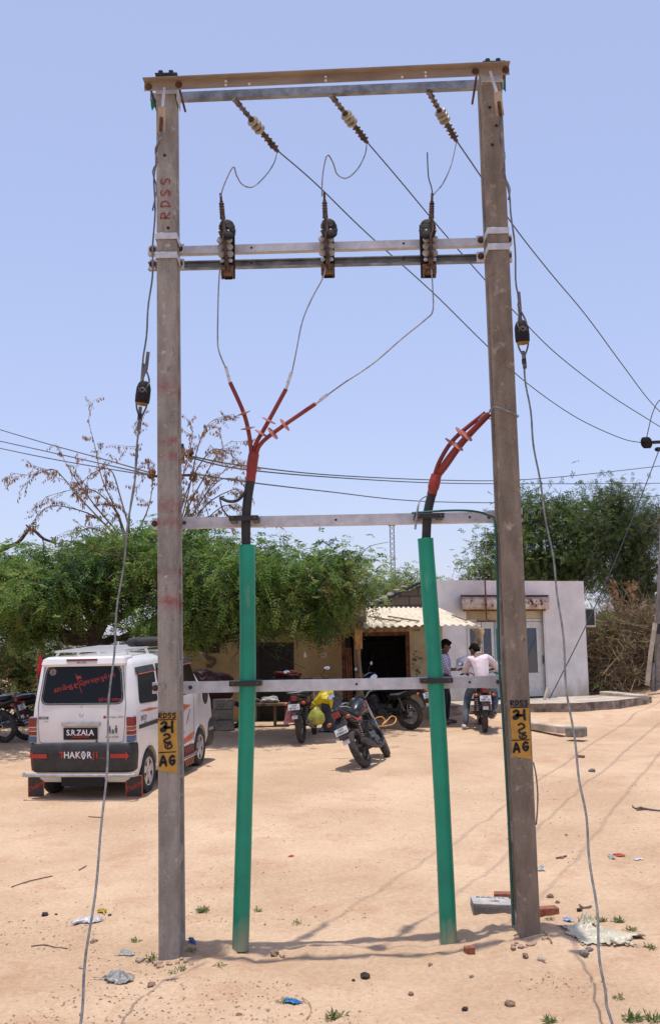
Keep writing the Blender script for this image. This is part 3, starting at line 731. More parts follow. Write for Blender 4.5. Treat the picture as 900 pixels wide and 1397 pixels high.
# red RDSS reading upwards near the top of the left pole
L = MB(); 
for i, g in enumerate('RDSS'):
    c = onpole(pl0, pl1, 298-i*15.5, .03, -.006)
    for st in GLY[g]: stroke(L, [V((c.x-y*.068, c.y, c.z+x*.075)) for x, y in st], .0045)
sub(L.build('red_lettering', M['redpaint'], hs), poleL)
# small bolt holes
for P, po_, ys_px in ((( pl0, pl1), poleL, (212, 311)), ((pr0, pr1), poleR, (146, 171, 197))):
    h = MB()
    for y in ys_px:
        c = onpole(P[0], P[1], y, random.uniform(-.03, .03), 0); h.cyl(c+V((0, -.003, 0)), c+V((0, .001, 0)), .012, n=10)
    sub(h.build('bolt_hole', M['inkblack'], hs), po_)

# ------------------------------------------------------------------ crossarms
def channel(a, b, h, dep, th, m_, open_front=False, name='crossarm', holes=()):
    """steel channel from a to b (top edge front corner line), web in front or behind"""
    mb = MB(); a = V(a); b = V(b); d = (b-a).normalized(); y = V((-d.y, d.x, 0)).normalized(); 
    prof = [(0, 0), (0, -h), (dep, -h), (dep, -h+th), (th, -h+th), (th, -th), (dep, -th), (dep, 0)]
    if open_front: prof = [(dep-p, q) for p, q in prof][::-1]
    mb.prism([a+y*p+V((0, 0, q)) for p, q in prof], b-a)
    o = mb.build(name, m_, hs)
    return o
def boltset(parent, pts, r=.014, l=.03, m_='bolt'):
    for p in pts:
        mb = MB(); p = V(p); mb.cyl(p, p+V((0, -l, 0)), r*.6, n=8); mb.cyl(p+V((0, -.002, 0)), p+V((0, -.014, 0)), r*1.15, n=6, smooth=False); mb.cyl(p+V((0, .0, 0)), p+V((0, -.003, 0)), r*1.7, n=12)
        sub(mb.build('bolt', M[m_], hs), parent)
def holes(parent, pts, r=.009):
    mb = MB()
    for p in pts: mb.cyl(V(p)+V((0, -.003, 0)), V(p)+V((0, .002, 0)), r, n=10)
    sub(mb.build('bolt_hole', mat('seen_through_hole', (.55, .62, .8), .9, var=0) if False else M['inkblack'], hs), parent)
YC = 8.30
def arm(pxa, pya, pxb, pyb, Ya, Yb, h, dep, m_, opn=False):
    a = W(pxa, pya, Ya); b = W(pxb, pyb, Yb); return channel(a, b, h, dep, .008, m_, opn), a, b
def at_arm(a, b, px, dz, dy=0):
    # point along the arm at a pixel column
    t = .5
    for _ in range(30):
        p = a.lerp(b, t); q = 450+FPX*p.x/(p.y*math.cos(math.atan(190/FPX))+(p.z-CAMZ)*math.sin(math.atan(190/FPX)))
        q += (CM.inverted() @ (p-V((0, 0, CAMZ)))).x*0
        c = CM.inverted() @ (p-V((0, 0, CAMZ))); q = 450+FPX*c.x/(-c.z)
        t += (px-q)/(FPX*(b-a).length/p.y)
    p = a.lerp(b, t); return V((p.x, p.y+dy, p.z+dz))
# two low arms
low1, l1a, l1b = arm(208, 931, 706, 922, YC+.02, YC-.06, .084, .075, M['galv'])
low2, l2a, l2b = arm(208, 707, 712, 697, YC+.02, YC-.06, .080, .075, M['galv'])
for o_, a, b, xs_ in ((low1, l1a, l1b, (212, 260, 678, 702)), (low2, l2a, l2b, (211, 252, 666, 708))):
    boltset(o_, [at_arm(a, b, x, -.042, -.001) for x in xs_])
holes(low1, [at_arm(l1a, l1b, x, -.04) for x in (486, 640)]); holes(low2, [at_arm(l2a, l2b, x, -.04) for x in (458, 640)])
# short angle cleats where the arms meet the poles
for (a, b) in ((l1a, l1b), (l2a, l2b)):
    for px0, px1 in ((247, 268), (662, 690)):
        p = at_arm(a, b, px0, .004, -.012); q = at_arm(a, b, px1, .004, -.012); mb = MB(); mb.bb((p.x, p.y, p.z), (q.x, p.y+.009, p.z-.092)); mb.build('pole_cleat', M['galv'], hs, bevel=.003)
# mid pair
mid1, m1a, m1b = arm(202, 337, 697, 323, 8.26, 8.16, .062, .06, M['galv'])
mid2, m2a, m2b = arm(202, 357, 698, 345, 8.26, 8.16, .062, .05, M['galv_dark'], True)  # lower arm in darker steel: shade of its open side put into colour
holes(mid1, [at_arm(m1a, m1b, x, -.03) for x in (343, 550)]); holes(mid2, [at_arm(m2a, m2b, x, -.03) for x in (343, 550)])
for (a, b, o_) in ((m1a, m1b, mid1), (m2a, m2b, mid2)):
    for pxs in ((203, 252), (650, 697)):
        for k_, pc in enumerate(((205, 213), (240, 252)) if pxs[0] == 203 else ((649, 660), (687, 697))):
            p = at_arm(a, b, pc[0], .008, -.03); q = at_arm(a, b, pc[1], .008, -.03); mb = MB(); mb.bb((p.x, p.y, p.z), (q.x, p.y+.026, p.z-.078)); cl = mb.build('clamp_plate', M['galv'], hs, bevel=.003)
            c = (p+q)/2; boltset(cl, [V((c.x, p.y-.001, p.z-.04))], .015, .03)
# U straps around the poles, just above the arms
for P, pys in (((pl0, pl1), (318, 344)), ((pr0, pr1), (310, 332))):
    for py in pys:
        c = onpole(P[0], P[1], py, 0, -.006); hw = .083; mb = MB()
        for za in (0,):
            mb.bb((c.x-hw, c.y-.006, c.z), (c.x+hw, c.y, c.z-.05)); mb.bb((c.x-hw, c.y+.0005, c.z), (c.x-hw+.006, c.y+.28, c.z-.05)); mb.bb((c.x+hw-.006, c.y+.0005, c.z), (c.x+hw, c.y+.28, c.z-.05))
        mb.build('pole_strap', M['galv'], hs, bevel=.003)
# top: tan angle in front, galvanised bar behind
ta = W(197, 113, 7.93); tb = W(694, 90.5, 7.83)
mb = MB(); d = (tb-ta).normalized(); yy = V((-d.y, d.x, 0)).normalized(); hh = .064
prof = [(0, 0), (0, -hh), (.008, -hh), (.008, .008), (-.066, .008), (-.066, 0)]
mb.prism([ta+yy*p+V((0, 0, q+.0)) for p, q in prof], tb-ta); top1 = mb.build('top_beam', M['tan_steel'], hs)
top1['label'] = 'tan angle beam on top'
top2, t2a, t2b = arm(205, 127, 689, 107, 8.26, 8.16, .062, .06, M['galv_dark'])
top2['label'] = 'galvanised bar under the top beam'
boltset(top1, [at_arm(ta, tb, x, z, -.001) for x, z in ((203, -.035), (244, -.03), (648, -.03), (689, -.03))], .016, .02)
mb = MB()
for x in (308, 444, 580): 
    for z_ in (-.018, -.048): p = at_arm(ta, tb, x, z_); mb.cyl(p+V((0, -.002, 0)), p+V((0, .0, 0)), .010, n=10)
for x in (340, 548): p = at_arm(ta, tb, x, -.048); mb.cyl(p+V((0, -.002, 0)), p+V((0, .0, 0)), .010, n=10)
sub(mb.build('bolt_hole', mat('bright_hole', (.62, .66, .75), .9, var=0), hs), top1)  # pale discs: bright sky behind the holes put into the colour
for x in (205, 244, 650, 688):                 # long studs clamping both bars
    p = at_arm(ta, tb, x, -.04, .01); q = V((p.x+.01, 8.22, p.z-.05)); mb = MB(); mb.cyl(p, q, .009, n=8); mb.build('clamp_stud', M['bolt'], hs)
for (p0_, p1_) in ((pl0, pl1), (pr0, pr1)):
    c = V((p1_.x, p1_.y, p1_.z)); mb = MB()
    mb.bb((c.x-.075, c.y-.012, c.z+.01), (c.x+.09, c.y-.004, c.z-.10)); mb.bb((c.x+.083, c.y-.003, c.z+.01), (c.x+.09, c.y+.2, c.z-.14)); mb.bb((c.x-.075, c.y-.003, c.z+.01), (c.x-.069, c.y+.2, c.z-.12))
    mb.build('cap_clamp', M['galv'], hs, bevel=.003)
    mb = MB()
    for dx in (-.03, .05): mb.cyl((c.x+dx, c.y-.05, c.z+.032), (c.x+dx, c.y-.05, c.z+.062), .02, n=6, smooth=False)
    mb.bb((c.x-.07, c.y-.08, c.z+.024), (c.x+.10, c.y-.02, c.z+.034)); mb.build('cap_nut', M['black'], hs)
# shackles and plates at the pole tops that hold the stays
def shackle(P, px0, py0, px1, py1, plate, Y):
    a = W(px0, py0, Y); b = W(px1, py1, Y-.03)
    mb = MB(); mb.beam(a, b, .022, .012, (0, 1, 0)); o = mb.build('stay_rod', M['galv'], hs, bevel=.003)
    mb = MB(); c = W(plate[0], plate[1], Y-.02); e = W(plate[2], plate[3], Y-.02); mb.beam(c, e, .058, .008, (0, 1, 0)); pl = mb.build('stay_plate', mat('yellowed_plate', (.46, .34, .21), .7, var=.2) if 'yellowed_plate' not in bpy.data.materials else bpy.data.materials['yellowed_plate'], hs, bevel=.002)
    mb = MB(); m_ = c.lerp(e, .45); mb.tube([m_+V((0, -.008, 0)), e+V((0, -.012, .0))], .014, 6); sub(mb.build('plate_slot', M['bolt'], hs), pl)
shackle(None, 224.5, 119, 222, 146, (221, 146, 220, 180), 7.93)
shackle(None, 668, 97, 677, 126, (678, 125, 682, 158), 7.83)
mb = MB(); c = W(209.5, 139, 8.1); mb.prism([c+V((-.022, 0, .02)), c+V((.02, 0, .02)), c+V((.02, 0, -.02)), c+V((-.012, 0, -.07)), c+V((-.02, 0, -.03))], (0, .008, 0)); mb.build('green_tag', M['greentape'], hs)
mb = MB(); c = W(685, 102, 8.0); mb.prism([c+V((-.022, 0, .04)), c+V((.026, 0, .03)), c+V((.02, 0, -.14)), c+V((-.005, 0, -.10))], (0, .008, 0)); mb.build('green_tag', M['greentape'], hs)
# earth wire down the inner flank of the right pole, with lead along the arm
ew = [(560, 700, 8.24), (600, 697, 8.24), (640, 697, 8.22), (664, 703, 8.2), (674, 716, 8.15), (677, 800, 8.12), (679, 900, 8.1), (683, 960, 8.1), (689, 1060, 8.08), (695, 1180, 8.07), (699, 1262, 8.07)]
ew = [(a+1.2, b, y-.10) for a, b, y in ew]
mb = MB(); mb.tube(smoothpath([W(a, b, y) for a, b, y in ew], 5), .009, 6)
sub(mb.build('earth_wire', M['earthwire'], hs), poleR)
mb = MB(); mb.tube(smoothpath([W(727, 1040, 8.2), (W(731, 1060, 8.2)), W(733, 1090, 8.22), W(731, 1125, 8.25)], 5), .006, 6); sub(mb.build('loose_wire', M['alwire'], hs), poleR)

# ------------------------------------------------------------------ fuse cut-out units on the mid arms
def fuse_unit(px, ptop, pbot, lean, label):
    """vertical steel base with two rows of porcelain, black sheds above, brown terminal box below"""
    Yu = 8.10
    a = W(px+lean, ptop, Yu); b = W(px, pbot, Yu); H = a.z-b.z
    c = V(((a.x+b.x)/2, Yu, b.z))
    t = thing('fuse_unit', label, 'fuse unit', (c.x, Yu, b.z), group='fuse units on the middle crossarms')
    L = lambda x, y, z: V((c.x+x+(a.x-b.x)*(z/H-.5), Yu+y, b.z+z*H/.62))
    mb = MB(); sg = 1 if lean < 0 else -1
    mb.bb(L(-.044+.016*sg, .03, .0), L(.044+.016*sg, .045, .40)); mb.bb(L(-.044+.016*sg, .012, .0), L(-.038+.016*sg, .03, .40)); mb.bb(L(.038+.016*sg, .012, .0), L(.044+.016*sg, .03, .40))
    mb.build('base_channel', M['shed'], t, bevel=.002)
    s = MB()
    for k, (zz, rr) in enumerate(((.40, .050), (.372, .060), (.34, .064), (.312, .060))):
        s.lathe([(.02, -.006), (rr, 0), (rr+.003, .008), (rr-.006, .016), (.02, .024)], L(.024*sg, .012-.014*k, zz), (.12*sg, -.86, .5), 22)
    s.build('black_shed_stack', M['shed'], t)
    for sx in (-1, 1):
        p = MB()
        for k in range(3): p.lathe([(.012, -.016), (.026, -.013), (.031, 0), (.026, .013), (.012, .016)], L(sx*.030, -.03, .165+.052*k), (0, -1, .35), 14)
        p.build('porcelain_insulator', M['porcelain'], t)
        w_ = MB()
        for zz in (.115, .335): w_.cyl(L(sx*.032, -.03, zz), L(sx*.032, -.036, zz+.002), .017, n=14); w_.cyl(L(sx*.036, -.036, zz), L(sx*.036, -.045, zz+.002), .008, n=6, smooth=False)
        w_.build('steel_washer', M['galv'], t)
    f = MB(); f.beam(L(0, -.05, .07), L(.003, -.06, .43), .022, .022, (0, 1, 0)); f.beam(L(0, -.062, .13), L(0, -.068, .27), .013, .03, (0, 1, 0)); 
    f.tube(smoothpath([L(.0, -.075, .44), L(.012, -.09, .33), (L(-.008, -.10, .24)), L(.014, -.09, .12), L(.012, -.07, .03)], 5), .007, 6); f.build('fuse_strip', M['brownhw'], t)
    g = MB(); g.bb(L(-.05, -.03, .015), L(.05, .028, .085)); g.bb(L(-.045, -.05, -.01), L(-.038, .02, .03)); g.bb(L(.038, -.05, -.01), L(.045, .02, .03))
    for sx in (-1, 1): g.cyl(L(sx*.025, -.03, .05), L(sx*.025, -.05, .05), .012, n=6, smooth=False)
    g.build('terminal_box', mat('oily_brown_'+str(int(px)), (.17, .085, .035), .6, .2, var=.5, scale=30), t, bevel=.003)
    h = MB(); h.cyl(L(-.018*sg*0, -.03, .43), L(0, -.03, .56), .022, .014, 10)
    for k in range(4): h.torus(L(0, -.03, .48+.02*k), (0, 0, 1), .018, .004, 12, 6)
    h.cyl(L(0, -.03, .56), L(0, -.03, .62), .010, n=8); h.build('top_terminal', M['brownhw'], t)
    return L
fuse_unit(311, 266, 379, -10, 'leftmost of the three fuse units on the middle crossarms')
fuse_unit(447, 265, 377, -5, 'fuse unit at the centre of the middle crossarms')
fuse_unit(585, 266, 377, 4, 'rightmost of the three fuse units, nearest the brown pole')

# ------------------------------------------------------------------ green pipes and cables
def ppath(pts): return smoothpath([W(*p) for p in pts], 6)
PY = 8.19
for nm, pts, lab in (('left', [(337, 744, PY), (338, 850, PY), (337.5, 950, PY), (333, 1120, PY), (328, 1296, PY)], 'upright green plastic pipe rising straight beside the grey smudged pole'),
                     ('right', [(580, 735, PY), (586, 820, PY), (592, 900, PY), (600, 1040, PY), (606, 1160, PY), (612, 1292, PY-.02)], 'green plastic pipe leaning inward near the brown pole')):
    P = ppath(pts); mb = MB(); r = .0595
    mb.tube(P[::-1], [r*(1+.02*math.sin(i*.6)) for i in range(len(P))], 28)
    base = P[-1]; o = thing('green_pipe', lab, 'pipe', tuple(base), group='cable protection pipes')
    mb.build('pipe_wall', M['pipe'], o)
    # rim ring at the mouth
    mb = MB(); tdir = (P[0]-P[1]).normalized(); mb.torus(P[0]-tdir*.002, tdir, r-.003, .004, 28, 8); mb.mi = 0; mb.build('pipe_rim', M['pipe'], o)
def cable_clamp(a, b, px, w_, dz, label):
    p = at_arm(a, b, px, dz, 0); yq = PY-.075
    t = thing('cable_clamp', label, 'clamp', (p.x, yq, p.z), group='black clamps on the low crossarms')
    mb = MB(); mb.bb((p.x-w_/2, yq-.01, p.z-.02), (p.x+w_/2, yq+.006, p.z+.02)); mb.bb((p.x-w_/2, yq+.0065, p.z-.02), (p.x-w_/2+.05, p.y-.002, p.z+.02)); mb.bb((p.x+w_/2-.05, yq+.0065, p.z-.02), (p.x+w_/2, p.y-.002, p.z+.02))
    mb.build('clamp_bar', M['black'], t, bevel=.006)
    for sx in (-1, 1):
        m2 = MB(); m2.cyl((p.x+sx*(w_/2-.028), yq-.012, p.z), (p.x+sx*(w_/2-.028), yq-.022, p.z), .012, n=6, smooth=False); m2.build('bolt', M['bolt'], t)
cable_clamp(l1a, l1b, 337, .235, -.015, 'black clamp holding the straight green pipe to the lowest crossarm')
cable_clamp(l1a, l1b, 593, .235, -.02, 'black clamp holding the leaning green pipe to the lowest crossarm')
cable_clamp(l2a, l2b, 335, .22, -.035, 'black clamp holding the three-armed cable to the upper low crossarm')
cable_clamp(l2a, l2b, 583, .22, -.04, 'black clamp holding the tied-back cable to the upper low crossarm')
def shed(mb, c, d, r=.056):
    mb.lathe([(.014, -.016), (.018, -.008), (r, .0), (r, .004), (.016, .008), (.014, .016)], c, d, 20)
def leg(t, pts, sheds, lug, lugdir):
    P = ppath(pts); mb = MB(); mb.tube(P, .0165, 10); lg = mb.build('red_core_sleeve', M['redsleeve'], t)
    for (a, b) in sheds:
        c = W(a, b, pts[1][2]); i = min(range(len(P)), key=lambda k: (P[k]-c).length); i = max(1, min(len(P)-2, i)); d = (P[i+1]-P[i-1]).normalized()
        j = min(range(1, len(P)), key=lambda k: abs((P[k]-c).length)); m2 = MB()
        # exact foot on the polyline
        best = None
        for k in range(len(P)-1):
            ab = P[k+1]-P[k]; tt = max(0, min(1, (c-P[k]).dot(ab)/ab.length_squared)); q = P[k]+ab*tt
            if best is None or (q-c).length < best[0]: best = ((q-c).length, q, ab.normalized())
        shed(m2, best[1], best[2]*(1 if best[2].z > 0 else -1)+V((0, -.25, 0))); sub(m2.build('rain_shed', M['redshed'], t), lg)
    if lug:
        a = P[-1]; b = W(*lug); m2 = MB(); m2.cyl(a, a.lerp(b, .35), .012, n=10); m2.beam(a.lerp(b, .3), b, .024, .008, (0, 1, 0)); c = a.lerp(b, .5)
        m2.cyl(c+V((0, -.003, 0)), c+V((0, -.016, 0)), .011, n=6, smooth=False); sub(m2.build('cable_lug', M['galv'], t), lg)
    return P
# left cable: three arms spread out
CY = PY
c0 = W(335, 740, CY)
t = thing('three_armed_cable', 'black cable ending in three spread red arms with sheds above the straight green pipe', 'cable', tuple(W(337, 760, CY)))
mb = MB(); P = ppath([(336.5, 775, CY), (335.5, 715, CY), (338, 680, CY), (342, 655, CY)]); mb.tube(P, .035, 16); mb.build('black_sheath', M['cable_black'], t)
mb = MB(); P = ppath([(341.6, 657, CY), (343.5, 640, CY), (345, 627, CY), (347, 617, CY)]); mb.tube(P, [.037]*5+[.041]*6+[.041]*6+[.034]*2, 16); mb.build('red_boot', M['redboot'], t)
leg(t, [(343, 625, CY), (341, 600, CY-.02), (333, 565, CY-.03), (314, 522, CY-.03)], [(336.5, 585), (331, 565)], (308, 500, CY-.03), None)
leg(t, [(346, 625, CY+.01), (349, 606, CY), (365, 577, CY-.01), (390, 531, CY-.02)], [(355.5, 591), (366, 574)], (397.5, 508, CY-.02), None)
leg(t, [(349, 625, CY), (354, 608, CY-.02), (375, 589, CY-.05), (430, 551, CY-.07)], [(374, 594), (389.5, 582)], (447, 538, CY-.07), None)
mb = MB(); mb.tube(ppath([(334, 672, CY-.03), (325, 682, CY-.05), (312, 684, CY-.04), (299, 678, CY-.02)]), [.004]+[.012]*16+[.003]*2, 6); mb.tube(ppath([(300, 680, CY), (304, 695, CY), (313, 706, CY+.02)]), .006, 6); mb.tube(ppath([(299, 679, CY), (306, 677, CY)]), .006, 5)
mb.build('dangling_earth_strip', M['cable_black'], t)
# right cable: arms bundled and tied to the pole
t = thing('tied_back_cable', 'black cable whose red arms are bundled and tied against the brown pole', 'cable', tuple(W(581, 755, CY)))
mb = MB(); P = ppath([(579, 765, CY), (581, 735, CY), (583, 700, CY), (589, 673, CY)]); mb.tube(P, .034, 16); mb.build('black_sheath', M['cable_black'], t)
mb = MB(); P = ppath([(588.5, 675, CY), (592, 660, CY), (595, 648, CY)]); mb.tube(P, [.037]*4+[.043]*5+[.040]*4, 16); mb.build('red_boot', M['redboot'], t)
leg(t, [(592, 650, CY), (600, 628, CY-.03), (620, 598, CY-.06), (662, 563, CY-.13)], [(617, 606), (630, 593)], None, None)
leg(t, [(595, 650, CY), (605, 632, CY-.05), (628, 603, CY-.10), (666, 564, CY-.19)], [(625, 610), (638.5, 596)], None, None)
leg(t, [(597, 651, CY+.02), (609, 636, CY+.02), (632, 604, CY), (668, 565, CY-.07)], [], None, None)
mb = MB(); zc = W(668, 561, 8.0).z; cx = pr0.lerp(pr1, (zc-pr0.z)/(pr1.z-pr0.z)).x
mb.tube(smoothpath([(cx-.10, 8.03, zc+.012), (cx-.078, 7.905, zc+.01), (cx, 7.90, zc-.02), (cx+.08, 7.905, zc-.055), (cx+.09, 8.0, zc-.05), (cx+.08, 8.26, zc-.02), (cx-.08, 8.26, zc), (cx-.10, 8.03, zc+.02)], 5), .005, 6)
mb.tube(smoothpath([(cx-.10, 8.03, zc), (cx-.16, 7.99, zc-.03), (cx-.2, 7.98, zc-.07)], 5), .003, 5); mb.build('binding_wire', M['alwire'], t)
mb = MB(); mb.tube(ppath([(583, 676, CY-.05), (572, 684, CY-.04), (568, 705, CY-.1), (566, 722, CY-.12)]), [.005]*8+[.009]*5+[.010]*6, 6); mb.build('dangling_earth_strip', M['alwire'], t)

# ------------------------------------------------------------------ jumpers
def wire(name, pts, r, m_, label, cat='wire', group=None, n=6, k=6):
    mb = MB(); P = ppath(pts); mb.tube(P, r, n); o = mb.build(name, m_, base=tuple(P[0])); tag(o, label, cat, group); return o
J = 8.02
wire('jumper_wire', [(308, 502, CY-.03), (299, 480, 8.1), (297, 460, 8.08), (298, 400, 8.06), (300, 366, 8.03)], .0055, M['alwire'], 'bare lead dropping from the leftmost fuse unit to the leftmost red cable arm')
wire('jumper_wire', [(398, 509, CY-.02), (404, 480, 8.12), (412, 440, 8.1), (424, 410, 8.08), (440, 380, 8.04), (444, 366, 8.03)], .0055, M['alwire'], 'bare lead from the centre fuse unit to the middle red cable arm')
wire('jumper_wire', [(445, 540, CY-.07), (470, 522, 8.1), (510, 495, 8.1), (548, 462, 8.08), (580, 436, 8.06), (590, 424, 8.05), (590, 395, 8.04), (588, 366, 8.03)], .0055, M['alwire'], 'long bare lead running from the rightmost fuse unit to the lowest red cable arm')
S1 = (378, 205); S2 = (499, 192); S3 = (621, 192)
wire('jumper_wire', [(301, 269, 8.06), (306, 252, 8.06), (318, 228, 8.06), (323, 240, 8.12), (331, 252, 8.2), (345, 255, 8.35), (362, 240, 8.55), (374, 222, 8.72), (378, 206, 8.8)], .0055, M['alwire'], 'kinked bare lead looping from the leftmost fuse unit up to its insulator string')
wire('jumper_wire', [(439, 268, 8.06), (440, 240, 8.06), (446, 212, 8.06), (454, 222, 8.12), (460, 238, 8.2), (473, 243, 8.35), (488, 230, 8.55), (498, 210, 8.68), (500, 194, 8.75)], .0055, M['alwire'], 'kinked bare lead looping from the centre fuse unit up to its insulator string')
wire('jumper_wire', [(589, 268, 8.06), (593, 263, 8.1), (604, 250, 8.3), (615, 225, 8.6), (622, 194, 8.75)], .0055, M['alwire'], 'plain curved lead joining the rightmost fuse unit to its insulator string')
wire('wire_tail', [(590, 268, 8.05), (588, 255, 8.05), (584, 240, 8.04), (582.5, 208, 8.03)], .005, M['conductor'], 'straight cut wire tail standing above the rightmost fuse unit')

# ------------------------------------------------------------------ insulator strings and conductors
YF = 27.0
def Yat(px, X0, Y0, pxe):
    """depth of a straight line seen from above, from (X0,Y0) to the far pole column pxe, at a pixel column (roll neglected)"""
    XF = (pxe-450)/FPX*(YF*math.cos(.126)); k = (XF-X0)/(YF-Y0)
    a = (px-450)/FPX
    return (X0-k*Y0)/(a-k)
def string(pa, pb, ends, pxe, pye, path, lab, lab2):
    A0 = W(pa[0], pa[1], 8.2); X0 = A0.x
    kk = math.cos(.126)+.0
    yb = Yat(pb[0], X0/1.04, 8.2, pxe); yb = max(8.55, min(9.1, yb)); B0 = W(pb[0], pb[1], yb); d = (B0-A0); Ls = d.length; d.normalize()
    t = thing('insulator_string', lab, 'insulator', tuple(A0), group='insulator strings on the top crossarm')
    at = lambda f: A0+d*(Ls*f)
    mb = MB(); u, w_ = frame_of(d)
    mb.tube([at(0), at(.3)], .010, 6); mb.beam(at(0.0), at(.14), .03, .03); mb.beam(at(.10), at(.22), .012, .04); mb.beam(at(.2), at(.34), .032, .014)
    for f in (.04, .12, .2, .28): mb.cyl(at(f)-u*.026, at(f)+u*.026, .008, n=6)
    mb.cyl(at(.3), at(.37), .02, .014, 10); mb.build('top_fitting', M['greyhw'], t)
    mb = MB()
    for f in (.44, .52, .60): mb.lathe([(.018, -.024), (.043, -.017), (.049, -.004), (.044, .006), (.026, .016), (.018, .026)], at(f), d, 18)
    mb.build('porcelain_disc', M['porcelain'], t)
    mb = MB(); mb.tube([at(.36), at(.68)], .019, 8)
    for f in (.40, .48, .56): mb.cyl(at(f)-d*.006, at(f)+d*.006, .026, n=10)
    mb.build('core', M['brownhw'], t)
    mb = MB(); mb.tube([at(.66), at(1.04)], [.012, .016], 6); mb.beam(at(.68), at(.84), .036, .016); mb.beam(at(.80), at(1.0), .02, .044)
    for f in (.72, .80, .88, .95): mb.cyl(at(f)-u*.034, at(f)+u*.034, .008, n=6)
    mb.torus(at(.88)+w_*.02, u, .022, .006, 14, 6); mb.build('dead_end_clamp', M['brownhw'], t)
    P = [at(.9), at(1.0)]
    for px, py in path: P.append(W(px, py, Yat(px, X0/1.04, 8.2, pxe)))
    P.append(W(pxe, pye, YF))
    mb = MB(); Q = smoothpath(P, 8); mb.tube(Q, [.006+.004*min(1, (q.y-8)/15) for q in Q], 6); o = mb.build('line_conductor', M['conductor'], base=tuple(P[0])); tag(o, lab2, 'wire', 'line conductors to the far pole')
string((319, 134), (377, 204), None, 878, 604, [(430, 250), (500, 318), (590, 399), (660, 468), (720, 524), (790, 572), (850, 599)], 'leftmost of the three insulator strings hanging from the top bar', 'lowest line conductor running to the black disc insulator of the far pole')
string((451, 129), (499, 192), None, 912, 590, [(545, 246), (600, 312), (655, 375), (700, 424), (760, 484), (830, 538), (880, 570)], 'middle of the three insulator strings hanging from the top bar', 'middle line conductor passing behind the brown pole')
string((584, 124), (621, 190), None, 930, 590, [(655, 240), (700, 308), (750, 372), (800, 432), (850, 500), (890, 552)], 'rightmost of the three insulator strings, nearest the brown pole', 'uppermost line conductor leaving to the right of the brown pole')

# ------------------------------------------------------------------ stay wires with guy insulators
def stay(pts, ins, slots, lab, labi, grip, anchor):
    def Ys(py):
        Y = 7.5
        for _ in range(40):
            z = W(450, py, Y).z; Y = .5*Y+.5*float(np.interp(z, [-1, 0, .25, .6, 1.3, 2.1, 3.2, 4.3, 6.5], [4.2, 4.75, 5.05, 5.55, 6.35, 6.95, 7.4, 7.6, 7.86]))
        return Y
    P = [W(px, py, Ys(py)) for px, py in pts]
    P.append(V(anchor))
    Q = smoothpath(P, 6); t = thing('stay_wire', lab, 'stay wire', tuple(anchor))
    up = [q for q in Q if q.z > ins[1]+.07]; lo = [q for q in Q if q.z < ins[1]-.09]
    for seg_, nm in ((up, 'upper_strand'), (lo, 'lower_strand')):
        mb = MB(); mb.tube([q+V((.006*math.sin(i*.9+ins[0]), .006*math.sin(i*.6), 0)) for i, q in enumerate(seg_)], .0068, 7)
        # twisted grip lengths
        mb.tube(seg_[:3] if nm == 'lower_strand' else seg_[-4:], .013, 7)
        o = mb.build(nm, M['staywire'], t)
        if nm == 'upper_strand':
            g = MB()
            Z = seg_[:16]; h = []
            for i, q in enumerate(Z): h.append(q+V((.016*math.sin(i*1.1), .010*math.cos(i*1.1), 0)))
            g.tube(h, .006, 6); sub(g.build('tail_wrap', M['staywire'], t), o)
        else:
            g = MB(); e = seg_[1:4]; g.tube([e[0], e[0].lerp(e[1], .6)], .016, 7); sub(g.build('tape_wrap', M['inkblack'], t), o)
            g = MB(); c = [q for q in seg_ if q.z < grip]
            if len(c) > 2: g.tube(c[:4], .014, 7); sub(g.build('end_grip', M['greyhw'], t), o)
    c = W(ins[0], ins[2], Ys(ins[2])); lean = ins[3]
    k = thing('guy_insulator', labi, 'guy insulator', tuple(c), group='guy insulators on the stay wires')
    d = (W(pts[1][0], 300, 7.6)-c).normalized(); d = V((lean, .0, 1)).normalized()
    mb = MB(); mb.lathe([(.034, -.080), (.050, -.064), (.052, -.02), (.050, .04), (.040, .072), (.028, .085)], c, d, 14)
    mb.build('insulator_body', M['guywood'], k)
    mb = MB(); mb.lathe([(.028, -.084), (.040, -.080), (.043, -.070), (.040, -.068)], c, d, 14); mb.build('insulator_end', M['guyend'], k)
    mb = MB(); u, w_ = frame_of(d); yv = V((0, -.047, 0)); xv = V((.03, 0, 0))
    mb.tube(smoothpath([c+d*.17, c+d*.10+xv, c+d*.05+xv+yv*.6, c+d*.0+yv*1.05, c+d*.05-xv+yv*.6, c+d*.10-xv*.6, c+d*.17], 5), .007, 6)
    mb.tube([c+d*.17, c+d*.30], .013, 7)
    mb.tube(smoothpath([c-d*.18, c-d*.10+xv*1.1, c-d*.02+xv*1.2+yv*.5, c+d*.03+yv*1.1, c-d*.02-xv*1.2+yv*.5, c-d*.10-xv*1.1, c-d*.18], 5), .007, 6)
    mb.tube([c-d*.17, c-d*.26], .015, 7)
    mb.build('wire_loop', M['staywire'], k)
stay([(220, 180), (213, 215), (211, 250), (210, 330), (205, 400), (198, 470), (194, 520), (191, 565), (184, 650), (172, 740), (160, 840), (150, 950), (143, 1090), (125, 1250), (110, 1385), (102, 1460)], (195.5, W(195.5, 537, 7.5).z, 537, .12), None,
     'slack grey stay wire on the left, from the grey pole top past the van', 'black guy insulator on the left stay wire, just left of the grey pole', .34, tuple(onz(97, 1510, .15)))
